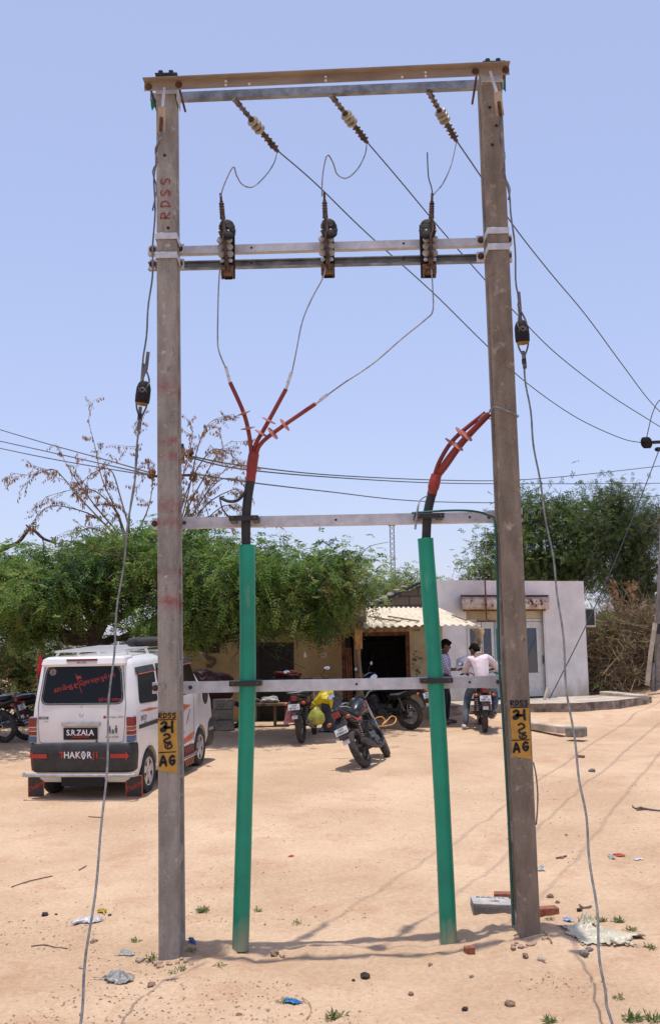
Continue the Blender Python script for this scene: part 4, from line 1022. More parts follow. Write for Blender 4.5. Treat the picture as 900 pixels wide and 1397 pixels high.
stay([(681, 150), (684, 200), (691, 250), (698, 300), (704, 380), (709, 430), (714, 490), (722, 560), (733, 640), (748, 730), (762, 820), (772, 930), (787, 1040), (800, 1130), (812, 1240), (822, 1340), (831, 1385), (843, 1460)], (711.5, W(711.5, 454, 7.6).z, 454, -.04), None,
     'slack grey stay wire on the right, from the brown pole top past the crumpled sack', 'black guy insulator on the right stay wire, just right of the brown pole', .34, tuple(onz(852, 1510, .15)))
# ------------------------------------------------------------------ foliage
def leaf_mat(name, c, trans=.35):
    m = bpy.data.materials.new(name); m.use_nodes = True; nt = m.node_tree; b = nt.nodes['Principled BSDF']
    tc = nt.nodes.new('ShaderNodeTexCoord'); n = nt.nodes.new('ShaderNodeTexNoise'); n.inputs['Scale'].default_value = 2.2; n.inputs['Detail'].default_value = 3
    nt.links.new(tc.outputs['Object'], n.inputs['Vector'])
    r = nt.nodes.new('ShaderNodeValToRGB'); r.color_ramp.elements[0].position = .35; r.color_ramp.elements[1].position = .65
    r.color_ramp.elements[0].color = (*[x*.7 for x in c], 1); r.color_ramp.elements[1].color = (*[min(1, x*1.3) for x in c], 1)
    nt.links.new(n.outputs['Fac'], r.inputs['Fac']); nt.links.new(r.outputs['Color'], b.inputs['Base Color'])
    b.inputs['Roughness'].default_value = .6; b.inputs['Specular IOR Level'].default_value = .2
    t = nt.nodes.new('ShaderNodeBsdfTranslucent'); mx = nt.nodes.new('ShaderNodeMixShader'); mx.inputs[0].default_value = trans
    nt.links.new(r.outputs['Color'], t.inputs['Color']); nt.links.new(b.outputs[0], mx.inputs[1]); nt.links.new(t.outputs[0], mx.inputs[2])
    nt.links.new(mx.outputs[0], nt.nodes['Material Output'].inputs['Surface']); return m
LF = [leaf_mat('acacia_leaf', (.14, .235, .048), .4), leaf_mat('acacia_leaf_pale', (.24, .28, .08), .4), leaf_mat('acacia_leaf_deep', (.06, .11, .036)), leaf_mat('dry_tan_leaf', (.30, .22, .10), .2)]
LR = [leaf_mat('neem_leaf', (.095, .145, .04)), leaf_mat('neem_leaf_light', (.15, .205, .06)), leaf_mat('neem_leaf_deep', (.06, .09, .035)), leaf_mat('olive_leaf', (.12, .125, .055))]
BARK = mat('dark_bark', (.06, .045, .035), .95, var=.4, scale=12, bump=.01)
BARK2 = mat('pale_twig', (.22, .15, .10), .9, var=.3, scale=12)
DRYLEAF = [leaf_mat('withered_leaf', (.30, .15, .075), .25), leaf_mat('withered_leaf_pale', (.40, .25, .15), .25)]
STRAW = [mat('straw_stick', (.34, .25, .13), .9, var=.3), mat('grey_stick', (.22, .175, .12), .9, var=.3), mat('brown_stick', (.17, .10, .055), .9, var=.3)]
def unit(n): 
    v = rng.normal(size=(n, 3)); return v/np.linalg.norm(v, axis=1, keepdims=True)
def blob(px, py, Y, rx, ry, ryd):
    c = W(px, py, Y); s = Y/FPX; return (np.array(c), np.array([rx*s, ryd, ry*s]))
def foliage(name, blobs, per_m2, mats, parent, sprig=.20, llen=.075, lw=.024, K=6, droop=.35, crad=.25, cn=44, probs=(.5, .28, .18, .04), shell=(.3, 1.05), zmin=None):
    C = []; O = []
    for c, r in blobs:
        area = 4*math.pi*((r[0]*r[1])**1.6/3+(r[0]*r[2])**1.6/3+(r[1]*r[2])**1.6/3)**(1/1.6)
        n = int(area*per_m2); d = unit(n); rad = shell[0]+(shell[1]-shell[0])*rng.random((n, 1))**.6
        C.append(c+d*rad*r); O.append(d)
    C = np.concatenate(C); O = np.concatenate(O)
    if zmin is not None: k = C[:, 2] > zmin; C = C[k]; O = O[k]
    nC = len(C); 
    cm = rng.choice(len(mats), size=nC, p=probs[:len(mats)])
    sz = crad*(.6+.8*rng.random((nC, 1, 1)))
    S = C[:, None, :]+rng.normal(size=(nC, cn, 3))*sz*np.array([1, 1, .55])
    D = O[:, None, :]*.6+rng.normal(size=(nC, cn, 3))*.75; D[..., 2] -= droop*.4
    D /= np.linalg.norm(D, axis=2, keepdims=True)
    S = S.reshape(-1, 3); D = D.reshape(-1, 3); N = len(S); mi = np.repeat(cm, cn)
    mi = np.where(rng.random(N) < .25, rng.choice(len(mats), size=N, p=probs[:len(mats)]), mi)
    side = np.cross(D, np.array([0, 0, 1.0])+rng.normal(size=(N, 3))*.35); side /= np.linalg.norm(side, axis=1, keepdims=True)+1e-9
    out = []; mo = []
    for k in range(K):
        t = (k+.6)/K; p = S+D*(sprig*t); p[:, 2] -= droop*sprig*t*t
        for sg in (-1, 1):
            L = llen*(.7+.6*rng.random((N, 1))); ld = side*sg+D*(.45+.3*rng.random((N, 1))); ld[:, 2] -= .25; ld += rng.normal(size=(N, 3))*.18
            ld /= np.linalg.norm(ld, axis=1, keepdims=True)
            nn = np.cross(ld, D); nn /= np.linalg.norm(nn, axis=1, keepdims=True)+1e-9; q = np.cross(ld, nn)*lw*.5
            mid = p+ld*L*.5
            out.append(np.stack([p, mid-q, p+ld*L, mid+q], 1)); mo.append(mi)
    out = np.concatenate(out).reshape(-1, 3); mo = np.concatenate(mo)
    return fast_mesh(name, out, 4, mats, parent, mo), C
def limb(mb, p0, p1, r0, r1, wob=.12, n=6, seg=6):
    p0 = V(p0); p1 = V(p1); L = (p1-p0).length; pts = []
    for i in range(seg+1):
        t = i/seg; o = V((random.gauss(0, 1), random.gauss(0, 1), random.gauss(0, .6)))*(wob*L*.35*math.sin(math.pi*t)); pts.append(p0.lerp(p1, t)+o)
    pts = smoothpath(pts, 3); k = len(pts); mb.tube(pts, [r0+(r1-r0)*i/(k-1) for i in range(k)], n); return pts
def branching(name, base, fork, blobs, parent, r=.16, bark=BARK, twigs=5, C=None, seed=1):
    random.seed(seed); mb = MB(); base = V(base); fork = V(fork)
    trunk = limb(mb, base, fork, r, r*.7, .15, 9)
    o = mb.build('trunk', bark, parent)
    lm = MB()
    for c, rr in blobs:
        e = V(c); P = limb(lm, trunk[-2], e, r*.5, r*.16, .25, 7)
        for k in range(twigs):
            a = P[int(len(P)*(.35+.6*random.random()))]; d = V(c)+V(((random.random()-.5)*2*rr[0], (random.random()-.5)*2*rr[1], (random.random()-.5)*1.7*rr[2])); 
            Q = limb(lm, a, d, r*.13, .008, .3, 5)
            for j in range(3):
                b = Q[int(len(Q)*(.3+.6*random.random()))]; limb(lm, b, b+V((random.gauss(0, .5), random.gauss(0, .5), random.gauss(0, .35))), .014, .004, .3, 4, 4)
    lo = lm.build('limb', bark, parent); return o, lo
def tree(label, base_px, fork, blobs, name='thorn_tree', group=None, r=.16, seed=1, **kw):
    b = V(base_px); b.z = gzf(b.x, b.y)-.05
    t = thing(name, label, 'tree', tuple(b), group=group)
    foliage('crown', blobs, parent=t, **kw); branching(None, b, fork, blobs, t, r, seed=seed); return t
G1 = 'trees behind the yard'
# the broad thorn tree over the yellow shop, in front of it
B1 = [blob(232, 772, 20.6, 60, 40, 1.0), blob(300, 782, 20.2, 68, 42, 1.1), blob(372, 790, 20.4, 66, 40, 1.1), blob(437, 800, 20.8, 58, 42, .9), blob(474, 806, 21.2, 32, 34, .6), blob(455, 770, 21.4, 36, 20, .6),
      blob(300, 828, 19.9, 56, 34, .9), blob(372, 832, 20.2, 50, 28, .8), blob(238, 835, 20.3, 36, 34, .8), blob(425, 840, 20.6, 36, 18, .6), blob(280, 745, 21.3, 46, 22, .9), blob(360, 752, 21.2, 26, 10, .6), blob(272, 858, 19.9, 18, 12, .5), blob(350, 862, 20.0, 16, 10, .4)]
tree('broad drooping thorn tree hanging over the yellow shop and its doorway', W(215, 960, 21.9), W(225, 880, 21.7), B1, group=G1, per_m2=3.7, mats=LF, probs=(.56, .24, .19, .01), seed=3, r=.14, droop=.6)
# the darker one left, over the van
B2 = [blob(150, 770, 20.9, 62, 38, 1.1), blob(95, 785, 21.2, 52, 36, 1.0), blob(35, 800, 21.8, 52, 42, 1.0), blob(-25, 815, 22, 50, 60, 1.1), blob(190, 800, 20.6, 34, 40, .8), blob(110, 815, 20.9, 50, 20, .9), blob(40, 845, 21.4, 50, 28, .8), blob(-5, 800, 20.3, 60, 28, 2.2), blob(55, 798, 20.2, 46, 26, 2.0), blob(195, 862, 23, 22, 12, .5), blob(200, 738, 21.6, 30, 20, .7), blob(130, 738, 21.6, 22, 12, .5)]  # the two deepest lobes are added to shade the motorcycles below
tree('dense dark-trunked thorn tree standing right behind the parked white van', W(128, 965, 21.8), W(130, 868, 21.7), B2, group=G1, per_m2=3.5, mats=LF, probs=(.48, .2, .3, .02), seed=5, r=.2, droop=.5)
# thicket filling the dark background at the left
B3 = [blob(20, 880, 25, 60, 40, 1.0), blob(-50, 900, 25, 50, 60, 1.0), blob(75, 905, 25.5, 50, 40, 1.0), blob(20, 940, 25, 60, 34, .9), blob(110, 945, 26, 50, 24, .9)]
tree('shaded scrubby tree behind the flag at the far left', W(30, 990, 25), W(28, 930, 25), B3, group=G1, per_m2=5.5, mats=LF, probs=(.25, .22, .3, .23), seed=8, r=.09, crad=.34, cn=20, name='scrub_tree')
B4 = [blob(225, 915, 27, 60, 34, 1.0), blob(140, 905, 27.5, 50, 34, .9), blob(160, 945, 27, 60, 26, 1.0)]
tree('low scrub seen through the gap above the van roof', W(200, 985, 27), W(200, 930, 27), B4, group=G1, per_m2=4, mats=LF, probs=(.3, .2, .35, .15), seed=9, r=.07, name='scrub_tree', cn=20)
B5 = [blob(520, 798, 36, 34, 16, 1.4), blob(556, 792, 36, 22, 14, 1.2), blob(490, 812, 36, 50, 20, 1.4), blob(540, 812, 36, 34, 12, 1.2)]
tree('hazy green treetop beyond the block gable roof', W(520, 900, 36), W(520, 850, 36), B5, group=G1, per_m2=1.5, mats=[leaf_mat('far_leaf', (.14, .20, .075)), LF[0], LF[1]], probs=(.6, .2, .2), seed=11, sprig=.26, llen=.09, lw=.03, crad=.4, cn=22)
# right hand trees behind the white shop
Z = 33
B6 = [blob(680, 766, Z, 28, 28, 1.2), blob(712, 752, Z, 36, 44, 1.4), blob(716, 705, Z, 20, 34, .8), blob(735, 690, Z, 18, 14, .5), blob(662, 785, Z, 18, 12, .8)]
tree('leafy tree directly behind the brown pole over the white shop roof', W(705, 900, Z), W(705, 810, Z), B6, name='neem_tree', group=G1, per_m2=2.7, mats=LR, probs=(.36, .44, .17, .03), seed=21, sprig=.24, llen=.085, lw=.03, crad=.36, cn=30, droop=.2, r=.2)
B7 = [blob(762, 745, Z+1, 38, 46, 1.5), blob(770, 695, Z+1, 24, 26, .8), blob(790, 775, Z+1, 40, 32, 1.4), blob(745, 780, Z+1, 34, 26, 1.2), blob(795, 712, Z+1, 24, 28, .8)]
tree('middle of the three trees rising behind the white shop', W(772, 900, Z+1), W(772, 815, Z+1), B7, name='neem_tree', group=G1, per_m2=2.8, mats=LR, probs=(.42, .36, .2, .02), seed=22, sprig=.24, llen=.085, lw=.03, crad=.36, cn=30, droop=.2, r=.2)
B8 = [blob(835, 715, Z-1, 32, 44, 1.4), blob(862, 735, Z-1, 34, 54, 1.4), blob(835, 770, Z-1, 34, 44, 1.3), blob(880, 790, Z-1, 22, 34, 1.0), blob(850, 678, Z-1, 20, 18, .5), blob(888, 715, Z-1, 16, 30, .7), blob(860, 815, Z-1, 28, 20, .9), blob(828, 676, Z-1, 10, 14, .4)]
tree('tall dark olive tree standing over the dry thorn heap at the right edge', W(852, 900, Z-1), W(852, 845, Z-1), B8, name='neem_tree', group=G1, per_m2=4.2, mats=LR, probs=(.3, .08, .42, .2), seed=23, sprig=.2, llen=.06, lw=.02, crad=.36, cn=36, droop=.15, r=.28)

# ------------------------------------------------------------------ bare branches with withered leaves above the thorn tree
def withered(label, roots, seed, Y):
    random.seed(seed); b = W(roots[0][0][0], roots[0][0][1], Y)
    t = thing('withered_branches', label, 'dead branches', tuple(b), group='withered branches above the thorn trees')
    mb = MB(); lv = []; lm = []
    def twig(a, d, L, r, depth):
        pts = [a]; p = a; dd = V(d); k = 5
        for i in range(k):
            dd = (dd+V((random.gauss(0, .16), random.gauss(0, .12), random.gauss(0, .13)-.03*depth))).normalized(); p = p+dd*(L/k); pts.append(p)
        pts = smoothpath(pts, 2); mb.tube(pts, [r*(1-.75*i/(len(pts)-1)) for i in range(len(pts))], 4)
        for q in pts[2:]:
            if random.random() < (.3+.3*depth):
                for _ in range(random.randint(1, 2)):
                    ln = random.uniform(.05, .09); w_ = ln*.33; dn = V((random.gauss(0, .35), random.gauss(0, .35), -1)).normalized(); s_ = V((random.gauss(0, 1), random.gauss(0, 1), 0)).normalized()
                    q0 = q+V((random.gauss(0, .015), 0, -.01)); lv.extend([q0, q0+dn*ln*.5-s_*w_*.5, q0+dn*ln, q0+dn*ln*.5+s_*w_*.5]); lm.append(random.random() < .4)
        if depth < 3:
            for _ in range(3):
                i = random.randint(2, len(pts)-1); twig(pts[i], (dd+V((random.gauss(0, .6), random.gauss(0, .35), random.gauss(0, .45)))).normalized(), L*.55, r*.5, depth+1)
    for path in roots:
        P = [W(x, y, Y+random.uniform(-.3, .3)) for x, y in path]; Q = smoothpath(P, 4); n = len(Q); mb.tube(Q, [.02*(1-.8*i/(n-1)) for i in range(n)], 5)
        for i in range(3, n, 2):
            d = (Q[min(i+1, n-1)]-Q[i-1]).normalized()
            twig(Q[i], (d+V((random.gauss(0, .6), random.gauss(0, .3), random.gauss(0, .4)))).normalized(), random.uniform(.25, .55), .007, 2)
        for q in Q[n//3:]:
            if random.random() < .75:
                ln = random.uniform(.05, .09); dn = V((random.gauss(0, .3), random.gauss(0, .3), -1)).normalized(); s_ = V((1, random.gauss(0, 1), 0)).normalized(); lv.extend([q, q+dn*ln*.5-s_*ln*.16, q+dn*ln, q+dn*ln*.5+s_*ln*.16]); lm.append(random.random() < .4)
    mb.build('twig', BARK2, t); fast_mesh('leaf', np.array([tuple(v) for v in lv]), 4, DRYLEAF, t, np.array(lm).astype(int))
    return t
withered('sparse dead twigs with dangling brown leaves left of the grey pole, over the van', [
    [(170, 745), (140, 712), (110, 680), (85, 650), (70, 640), (45, 648), (15, 645)], [(172, 745), (160, 700), (140, 655), (130, 610), (120, 572)], [(150, 720), (120, 700), (70, 690), (45, 712)],
    [(175, 740), (178, 690), (186, 640), (188, 600), (180, 580)], [(165, 730), (130, 690), (95, 640), (85, 620)], [(160, 735), (120, 720), (95, 745)], [(180, 735), (165, 680), (150, 640), (120, 650), (108, 672)],
    [(178, 742), (200, 700), (208, 660), (200, 630)], [(176, 745), (160, 700), (130, 670), (100, 668), (62, 678)]], 31, 22.5)
withered('dead twigs with clusters of brown leaves right of the grey pole', [
    [(235, 745), (250, 700), (262, 650), (270, 610), (285, 578), (305, 568)], [(240, 745), (265, 700), (290, 660), (310, 640), (335, 634)], [(238, 740), (258, 690), (285, 640), (300, 615), (318, 600)],
    [(242, 745), (275, 715), (305, 690), (325, 695)], [(236, 740), (240, 690), (252, 640), (262, 600), (262, 585)], [(240, 742), (270, 690), (300, 655), (325, 655)], [(236, 735), (255, 670), (275, 630), (295, 612), (322, 625)], [(240, 740), (262, 712), (292, 705), (300, 718)],
    [(238, 742), (262, 720), (285, 735), (312, 738)], [(236, 738), (248, 680), (245, 640), (252, 610)], [(245, 745), (280, 690), (318, 668), (328, 672)]], 33, 22.5)
t = thing('broken_branch', 'dark broken branch stub reaching up at the far left edge', 'branch', tuple(W(0, 765, 22.6)))
mb = MB()
for path, r in (([(-30, 775), (0, 752), (25, 740), (42, 722), (60, 735), (75, 740)], .05), ([(42, 722), (36, 716)], .03), ([(-5, 748), (20, 742), (45, 745)], .02), ([(0, 765), (30, 765), (50, 775), (70, 765)], .02), ([(58, 733), (62, 750)], .015)):
    Q = smoothpath([W(x, y, 22.6) for x, y in path], 4); n = len(Q); mb.tube(Q, [r*(1-.45*i/(n-1)) for i in range(n)], 6)
mb.build('wood', mat('red_brown_bark', (.09, .045, .03), .9, var=.5, scale=20, bump=.01), t)

# ------------------------------------------------------------------ heap of dry thorn brush at the right
def brush(name, label, blobs, n, ln, mats, seed, leafy=None, group=None):
    rr = np.random.default_rng(seed); b = V(blobs[0][0]); b.z = gzf(b.x, b.y); t = thing(name, label, 'thorn heap', tuple(b), group=group)
    vv = []; mi = []
    wts = np.array([r[0]*r[2] for _, r in blobs]); wts = wts/wts.sum(); ks = rr.choice(len(blobs), size=n, p=wts)
    c = np.array([blobs[k][0] for k in ks]); r = np.array([blobs[k][1] for k in ks]); d = rr.normal(size=(n, 3)); d /= np.linalg.norm(d, axis=1, keepdims=True)
    p = c+d*r*(.45+.55*rr.random((n, 1))**.5)
    dir_ = rr.normal(size=(n, 3)); dir_[:, 2] *= .7; dir_ /= np.linalg.norm(dir_, axis=1, keepdims=True)
    bend = rr.normal(size=(n, 3))*.35; L = ln*(.4+rr.random((n, 1)))
    q = rr.normal(size=(n, 3)); q = np.cross(dir_, q); q /= np.linalg.norm(q, axis=1, keepdims=True); q *= .006
    K = 4
    pts = [p+dir_*L*(k/K)+bend*L*(k/K)**2 for k in range(K+1)]
    for k in range(K): vv.append(np.stack([pts[k]-q, pts[k+1]-q*.8, pts[k+1]+q*.8, pts[k]+q], 1))
    m_ = rr.choice(len(mats), size=n, p=[.5, .3, .2][:len(mats)])
    fast_mesh('stick', np.concatenate(vv).reshape(-1, 3), 4, mats, t, np.tile(m_, K))
    return t
Yb = 28.2
bb_ = [blob(848, 890, Yb, 44, 46, 1.0), blob(822, 912, Yb, 22, 36, .8), blob(870, 872, Yb, 30, 40, .9), blob(850, 925, Yb-.4, 38, 24, .8), blob(824, 868, Yb, 20, 26, .7)]
hp = brush('thorn_heap', 'big tangled heap of dry tan thorn brush beside the white shop', bb_, 15000, .55, STRAW, 41)
foliage('green_regrowth', [blob(820, 868, Yb-.6, 16, 16, .5), blob(842, 865, Yb-.5, 20, 12, .5), blob(830, 940, Yb-1, 14, 10, .3), blob(822, 850, Yb, 16, 16, .4)], 2.2, LF[:2], hp, probs=(.7, .3), cn=14)
t2 = thing('dead_stalks', 'upright dead brown stalks with withered leaves on top of the thorn heap', 'dead plant', tuple(W(860, 860, Yb+.4)))
random.seed(5); mb = MB(); lv = []; lm = []
for path in ([(860, 870), (850, 845), (840, 815), (835, 795)], [(868, 870), (866, 840), (862, 815), (860, 795)], [(870, 865), (878, 845), (884, 825)], [(872, 860), (880, 850), (886, 835), (890, 830)], [(850, 865), (838, 845), (826, 830)], [(872, 870), (876, 850), (872, 830)]):
    Q = smoothpath([W(x, y, Yb+.4) for x, y in path], 6); mb.tube(Q, .012, 5)
    for q in Q:
        for _ in range(9):
            ln = random.uniform(.08, .16); dn = V((random.gauss(0, .8), random.gauss(0, .6), random.gauss(-.3, .6))).normalized(); s_ = dn.cross(V((random.gauss(0, 1), 1, 0))).normalized(); q0 = q+V((random.gauss(0, .06), random.gauss(0, .06), random.gauss(0, .05)))
            lv.extend([q0, q0+dn*ln*.5-s_*ln*.2, q0+dn*ln, q0+dn*ln*.5+s_*ln*.2]); lm.append(random.random() < .3)
mb.build('stalk', BARK2, t2); fast_mesh('leaf', np.array([tuple(v) for v in lv]), 4, DRYLEAF, t2, np.array(lm).astype(int))

# ------------------------------------------------------------------ far pole behind, right hand pole, lattice mast, distant wires
DC = mat('far_concrete', (.25, .22, .20), .9, var=.25, scale=3)
fp = thing('far_distribution_pole', 'distant low voltage pole with brown pin insulators mostly hidden behind the grey pole', 'utility pole', tuple(W(245, 980, 23.5)))
mb = MB(); b0 = W(243, 985, 23.5); b1 = W(241, 606, 23.5); mb.beam(b0, b1, .17, .12, (0, 1, 0)); mb.build('pole', DC, fp)
mb = MB(); mb.beam(W(205, 650, 23.4), W(265, 648, 23.4), .05, .05); mb.build('crossarm', M['rust'], fp)
mb = MB(); mb.beam(W(247, 606, 23.3), W(248, 632, 23.3), .12, .1, (0, 1, 0)); mb.build('fuse_box', M['black'], fp)
BI = mat('brown_glaze', (.14, .06, .03), .3, var=.5, scale=8)
for (x, y) in ((207, 647), (248, 621), (259, 620), (264, 650)):
    c = W(x, y, 23.3); mb = MB(); mb.lathe([(.03, -.11), (.075, -.09), (.085, -.03), (.05, -.01), (.085, .02), (.075, .09), (.03, .11)], c, (.35, -.2, 1), 12); mb.build('pin_insulator', BI, fp)
rp = thing('right_edge_pole', 'concrete pole with a leaning stay post at the right edge of the yard', 'utility pole', tuple(W(893, 960, 27)))
mb = MB(); mb.beam(W(899, 962, 27), W(916, 560, 27.0), .30, .2, (0, 1, 0)); mb.build('pole', DC, rp)
mb = MB(); mb.beam(W(888.5, 962, 26.9), W(890, 905, 26.9), .06, .14, (0, 1, 0)); mb.build('base_casing', M['galv_dark'], rp)
mb = MB(); c = W(897, 858, 26.75); mb.box(c, (.12, .05, .25)); mb.build('black_box', M['black'], rp)
mb = MB(); mb.tube([W(882, 935, 26.6), W(887, 890, 26.6), W(893, 850, 26.6)], .055, 10); mb.build('pale_stay_guard', M['slab'], rp)
mb = MB(); mb.beam(W(880, 604, 26.8), W(960, 600, 26.8), .09, .07); mb.build('crossarm', M['black'], rp)
mb = MB(); c = W(880, 604, 26.7)
for k in range(3): mb.lathe([(.03, -.03), (.13, -.015), (.145, 0), (.12, .012), (.03, .02)], c+V((-.03+.05*k, 0, 0)), (.55, -.8, 0), 20)
mb.build('disc_insulator', M['shed'], rp)
mb = MB(); mb.tube(smoothpath([W(880, 603, 26.7), W(884, 585, 26.7), (W(889, 565, 26.7)), W(897, 548, 26.7), W(910, 540, 26.7)], 4), .012, 5); mb.build('jumper', M['conductor'], rp)
mb = MB(); c = W(897, 613, 26.7); mb.ell(c, (.09, .06, .06)); mb.build('clamp', M['shed'], rp)
a = W(899, 612, 26.5); b = W(748, 955, 25.3)
mb = MB(); mb.tube([a.lerp(b, k/14)-V((0, 0, .25*math.sin(math.pi*k/14))) for k in range(15)], .012, 5); o = mb.build('far_stay_wire', M['conductor'], base=tuple(b)); tag(o, 'thin dark stay wire slanting down across the white shop wall to the porch', 'stay wire')
mb = MB(); c = W(741, 958, 24.9); mb.tube([c, W(747, 938, 25.0)], .035, 8); tag(mb.build('stay_guard', M['slab'], base=tuple(c)), 'short pale pipe guard leaning at the foot of the white shop wall', 'pipe')
tw = thing('lattice_mast', 'thin distant lattice communication mast on the skyline between the pipes', 'mast', tuple(W(535.5, 880, 150)))
mb = MB(); hw = .28; z0 = .8; c = W(535.3, 760, 150); zt = W(535.3, 716, 150).z
cs = [(-hw, -hw), (hw, -hw), (hw, hw), (-hw, hw)]
for x, y in cs: mb.cyl((c.x+x, c.y+y, z0), (c.x+x, c.y+y, zt), .05, n=5)
z_ = z0; k = 0
while z_ < zt-.7:
    for i in range(4):
        p, q = cs[i], cs[(i+1) % 4]
        if k % 2: p, q = q, p
        mb.cyl((c.x+p[0], c.y+p[1], z_), (c.x+q[0], c.y+q[1], z_+.7), .035, n=4)
    z_ += .7; k += 1
mb.build('lattice', M['galv_dark'], tw)
mb = MB(); mb.box((c.x, c.y, zt), (1.0, .8, .25)); mb.build('antenna_head', M['galv_dark'], tw)
def far(name, pts, r, lab, g):
    mb = MB(); Q = smoothpath([W(*p) for p in pts], 7); mb.tube(Q, r, 4); tag(mb.build(name, M['conductor'], base=tuple(Q[0])), lab, 'wire', g)
g = 'distant low voltage wires'
far('distant_wire', [(-40, 574, 44), (60, 604, 38), (140, 626, 32), (205, 645, 23.4)], .017, 'uppermost distant wire coming in from the left edge to the far pole', g)
far('distant_wire', [(-40, 593, 44), (60, 615, 38), (140, 633, 32), (207, 648, 23.4)], .017, 'middle distant wire between the left edge and the far pole', g)
far('distant_wire', [(-40, 603, 44), (60, 624, 38), (150, 640, 32), (248, 655, 23.4)], .017, 'lowest distant wire between the left edge and the far pole', g)
far('distant_wire', [(259, 622, 23.4), (330, 635, 30), (450, 648, 38), (600, 655, 46), (700, 655, 52), (800, 647, 58), (940, 631, 66)], .02, 'upper distant wire crossing the sky to the right edge, rising', g)
far('distant_wire', [(259, 624, 23.4), (330, 640, 30), (450, 651, 38), (600, 659, 46), (760, 660, 54), (940, 659, 66)], .02, 'level distant wire running just under the upper one to the right edge', g)
far('distant_wire', [(264, 646, 23.4), (340, 658, 30), (450, 671, 38), (560, 683, 46), (680, 686, 52), (800, 685, 58), (940, 672, 66)], .02, 'lowest distant wire, dipping below the others above the white shop', g)
# ------------------------------------------------------------------ white minivan (local frame: x right, y forward, z up, origin under the rear centre)
M['carwhite'] = mat('white_car_paint', (.70, .68, .65), .3, var=.05, scale=2, coat=.6)
M['glass'] = mat('tinted_glass', (.010, .010, .011), .12, var=0, spec=.22)
M['bumper'] = mat('black_bumper', (.028, .027, .026), .55, var=.3, scale=7)
M['tyre'] = mat('tyre_rubber', (.03, .028, .026), .85, var=.4, scale=9, bump=.003, bscale=50)
M['alloy'] = mat('alloy', (.50, .50, .51), .35, .6, var=.15)
M['chrome'] = mat('brushed_chrome', (.48, .48, .50), .28, .85, var=.15)
M['red'] = mat('red_vinyl', (.45, .030, .018), .5, var=.1)
M['orange'] = mat('orange_vinyl', (.55, .115, .05), .5, var=.1)
M['white'] = mat('white_vinyl', (.72, .72, .72), .5, var=0)
M['lampred'] = mat('red_lens', (.20, .008, .012), .12, var=.1, spec=.7)
M['lampamber'] = mat('amber_lens', (.38, .06, .015), .15, var=.1, spec=.7)
M['lampblue'] = mat('clear_lens', (.03, .10, .22), .12, var=.1, spec=.8)
M['greytxt'] = mat('grey_vinyl', (.10, .10, .11), .6, var=0)
vr = W(116, 1086, 14.05)
VY = 14.4; gr_ = .268
hd = R(10.2)
vx = (115.5-450)/FPX*VY*1.01
van = thing('minivan', 'white minivan with red window lettering and a roof rack, parked under the tree', 'van', (vx, VY, gr_), world=False)
van.rotation_euler = Euler((R(2.9), 0, -hd), 'XYZ'); van.scale = (.955, .98, 1)
# rotation order: yaw applied last
LV = [(.22, .66, .10, 3.50), (.30, .70, .045, 3.60), (.40, .728, .015, 3.66), (.70, .7375, .0, 3.67), (.95, .7375, .01, 3.62), (1.08, .735, .02, 3.50), (1.16, .728, .028, 3.36), (1.22, .72, .035, 3.14), (1.70, .660, .125, 2.46), (1.755, .635, .155, 2.34), (1.79, .58, .21, 2.22), (1.812, .45, .36, 2.02), (1.82, .2, .8, 1.5)]
mb = MB(); mb.rrstack([(z, -w_, w_, a, b, min(.13, w_*.6)) for z, w_, a, b in LV], n=5)
body = mb.build('body', M['carwhite'], van)
# wheel arches cut out of the body
WR = .285; WYr = .60; WYf = 2.95
cut = MB()
for y in (WYr, WYf):
    for s_ in (-1, 1): cut.cyl((s_*.45, y, .285), (s_*.95, y, .285), .345, n=28, smooth=False)
co_ = cut.build('cutter', M['carwhite'])
bm_ = body.modifiers.new('arch', 'BOOLEAN'); bm_.object = co_; bm_.operation = 'DIFFERENCE'; bm_.solver = 'EXACT'
co_.parent = van
bpy.context.view_layer.update()
dg = bpy.context.evaluated_depsgraph_get(); nm_ = bpy.data.meshes.new_from_object(body.evaluated_get(dg)); body.modifiers.clear(); body.data = nm_; nm_.set_sharp_from_angle(angle=R(35))
bpy.data.objects.remove(co_)
bv = body.modifiers.new('b', 'BEVEL'); bv.width = .008; bv.segments = 2; bv.limit_method = 'ANGLE'; bv.angle_limit = R(50)
def wof(z): return float(np.interp(z, [l[0] for l in LV], [l[1] for l in LV]))
def y0f(z): return float(np.interp(z, [l[0] for l in LV], [l[2] for l in LV]))
def side(y, z, s_=1, e=.004): return V((s_*(wof(z)+e), y, z))
def rear(x, z, e=.004): return V((x, y0f(z)-e, z))
def rpoly(pts, r, n=4):
    """rounded corners of a 2d polygon"""
    out = []; m_ = len(pts)
    for i in range(m_):
        p0 = V((*pts[i-1], 0)); p = V((*pts[i], 0)); p1 = V((*pts[(i+1) % m_], 0)); a = (p0-p); b = (p1-p); ra = min(r, a.length*.45, b.length*.45); a = p+a.normalized()*ra; b = p+b.normalized()*ra
        for k in range(n+1):
            t = k/n; q = a*(1-t)**2+p*2*t*(1-t)+b*t*t; out.append((q.x, q.y))
    return out
def rpanel(name, pts, m_, parent, r=.05, e=.004, f=rear, th=.003):
    P = rpoly(pts, r) if r else pts; mb = MB(); a = [f(x, z, e) if f is rear else f(x, z, 1, e) for x, z in P]
    mb.poly(a); o = mb.build(name, m_, van)
    if parent: sub(o, parent)
    return o
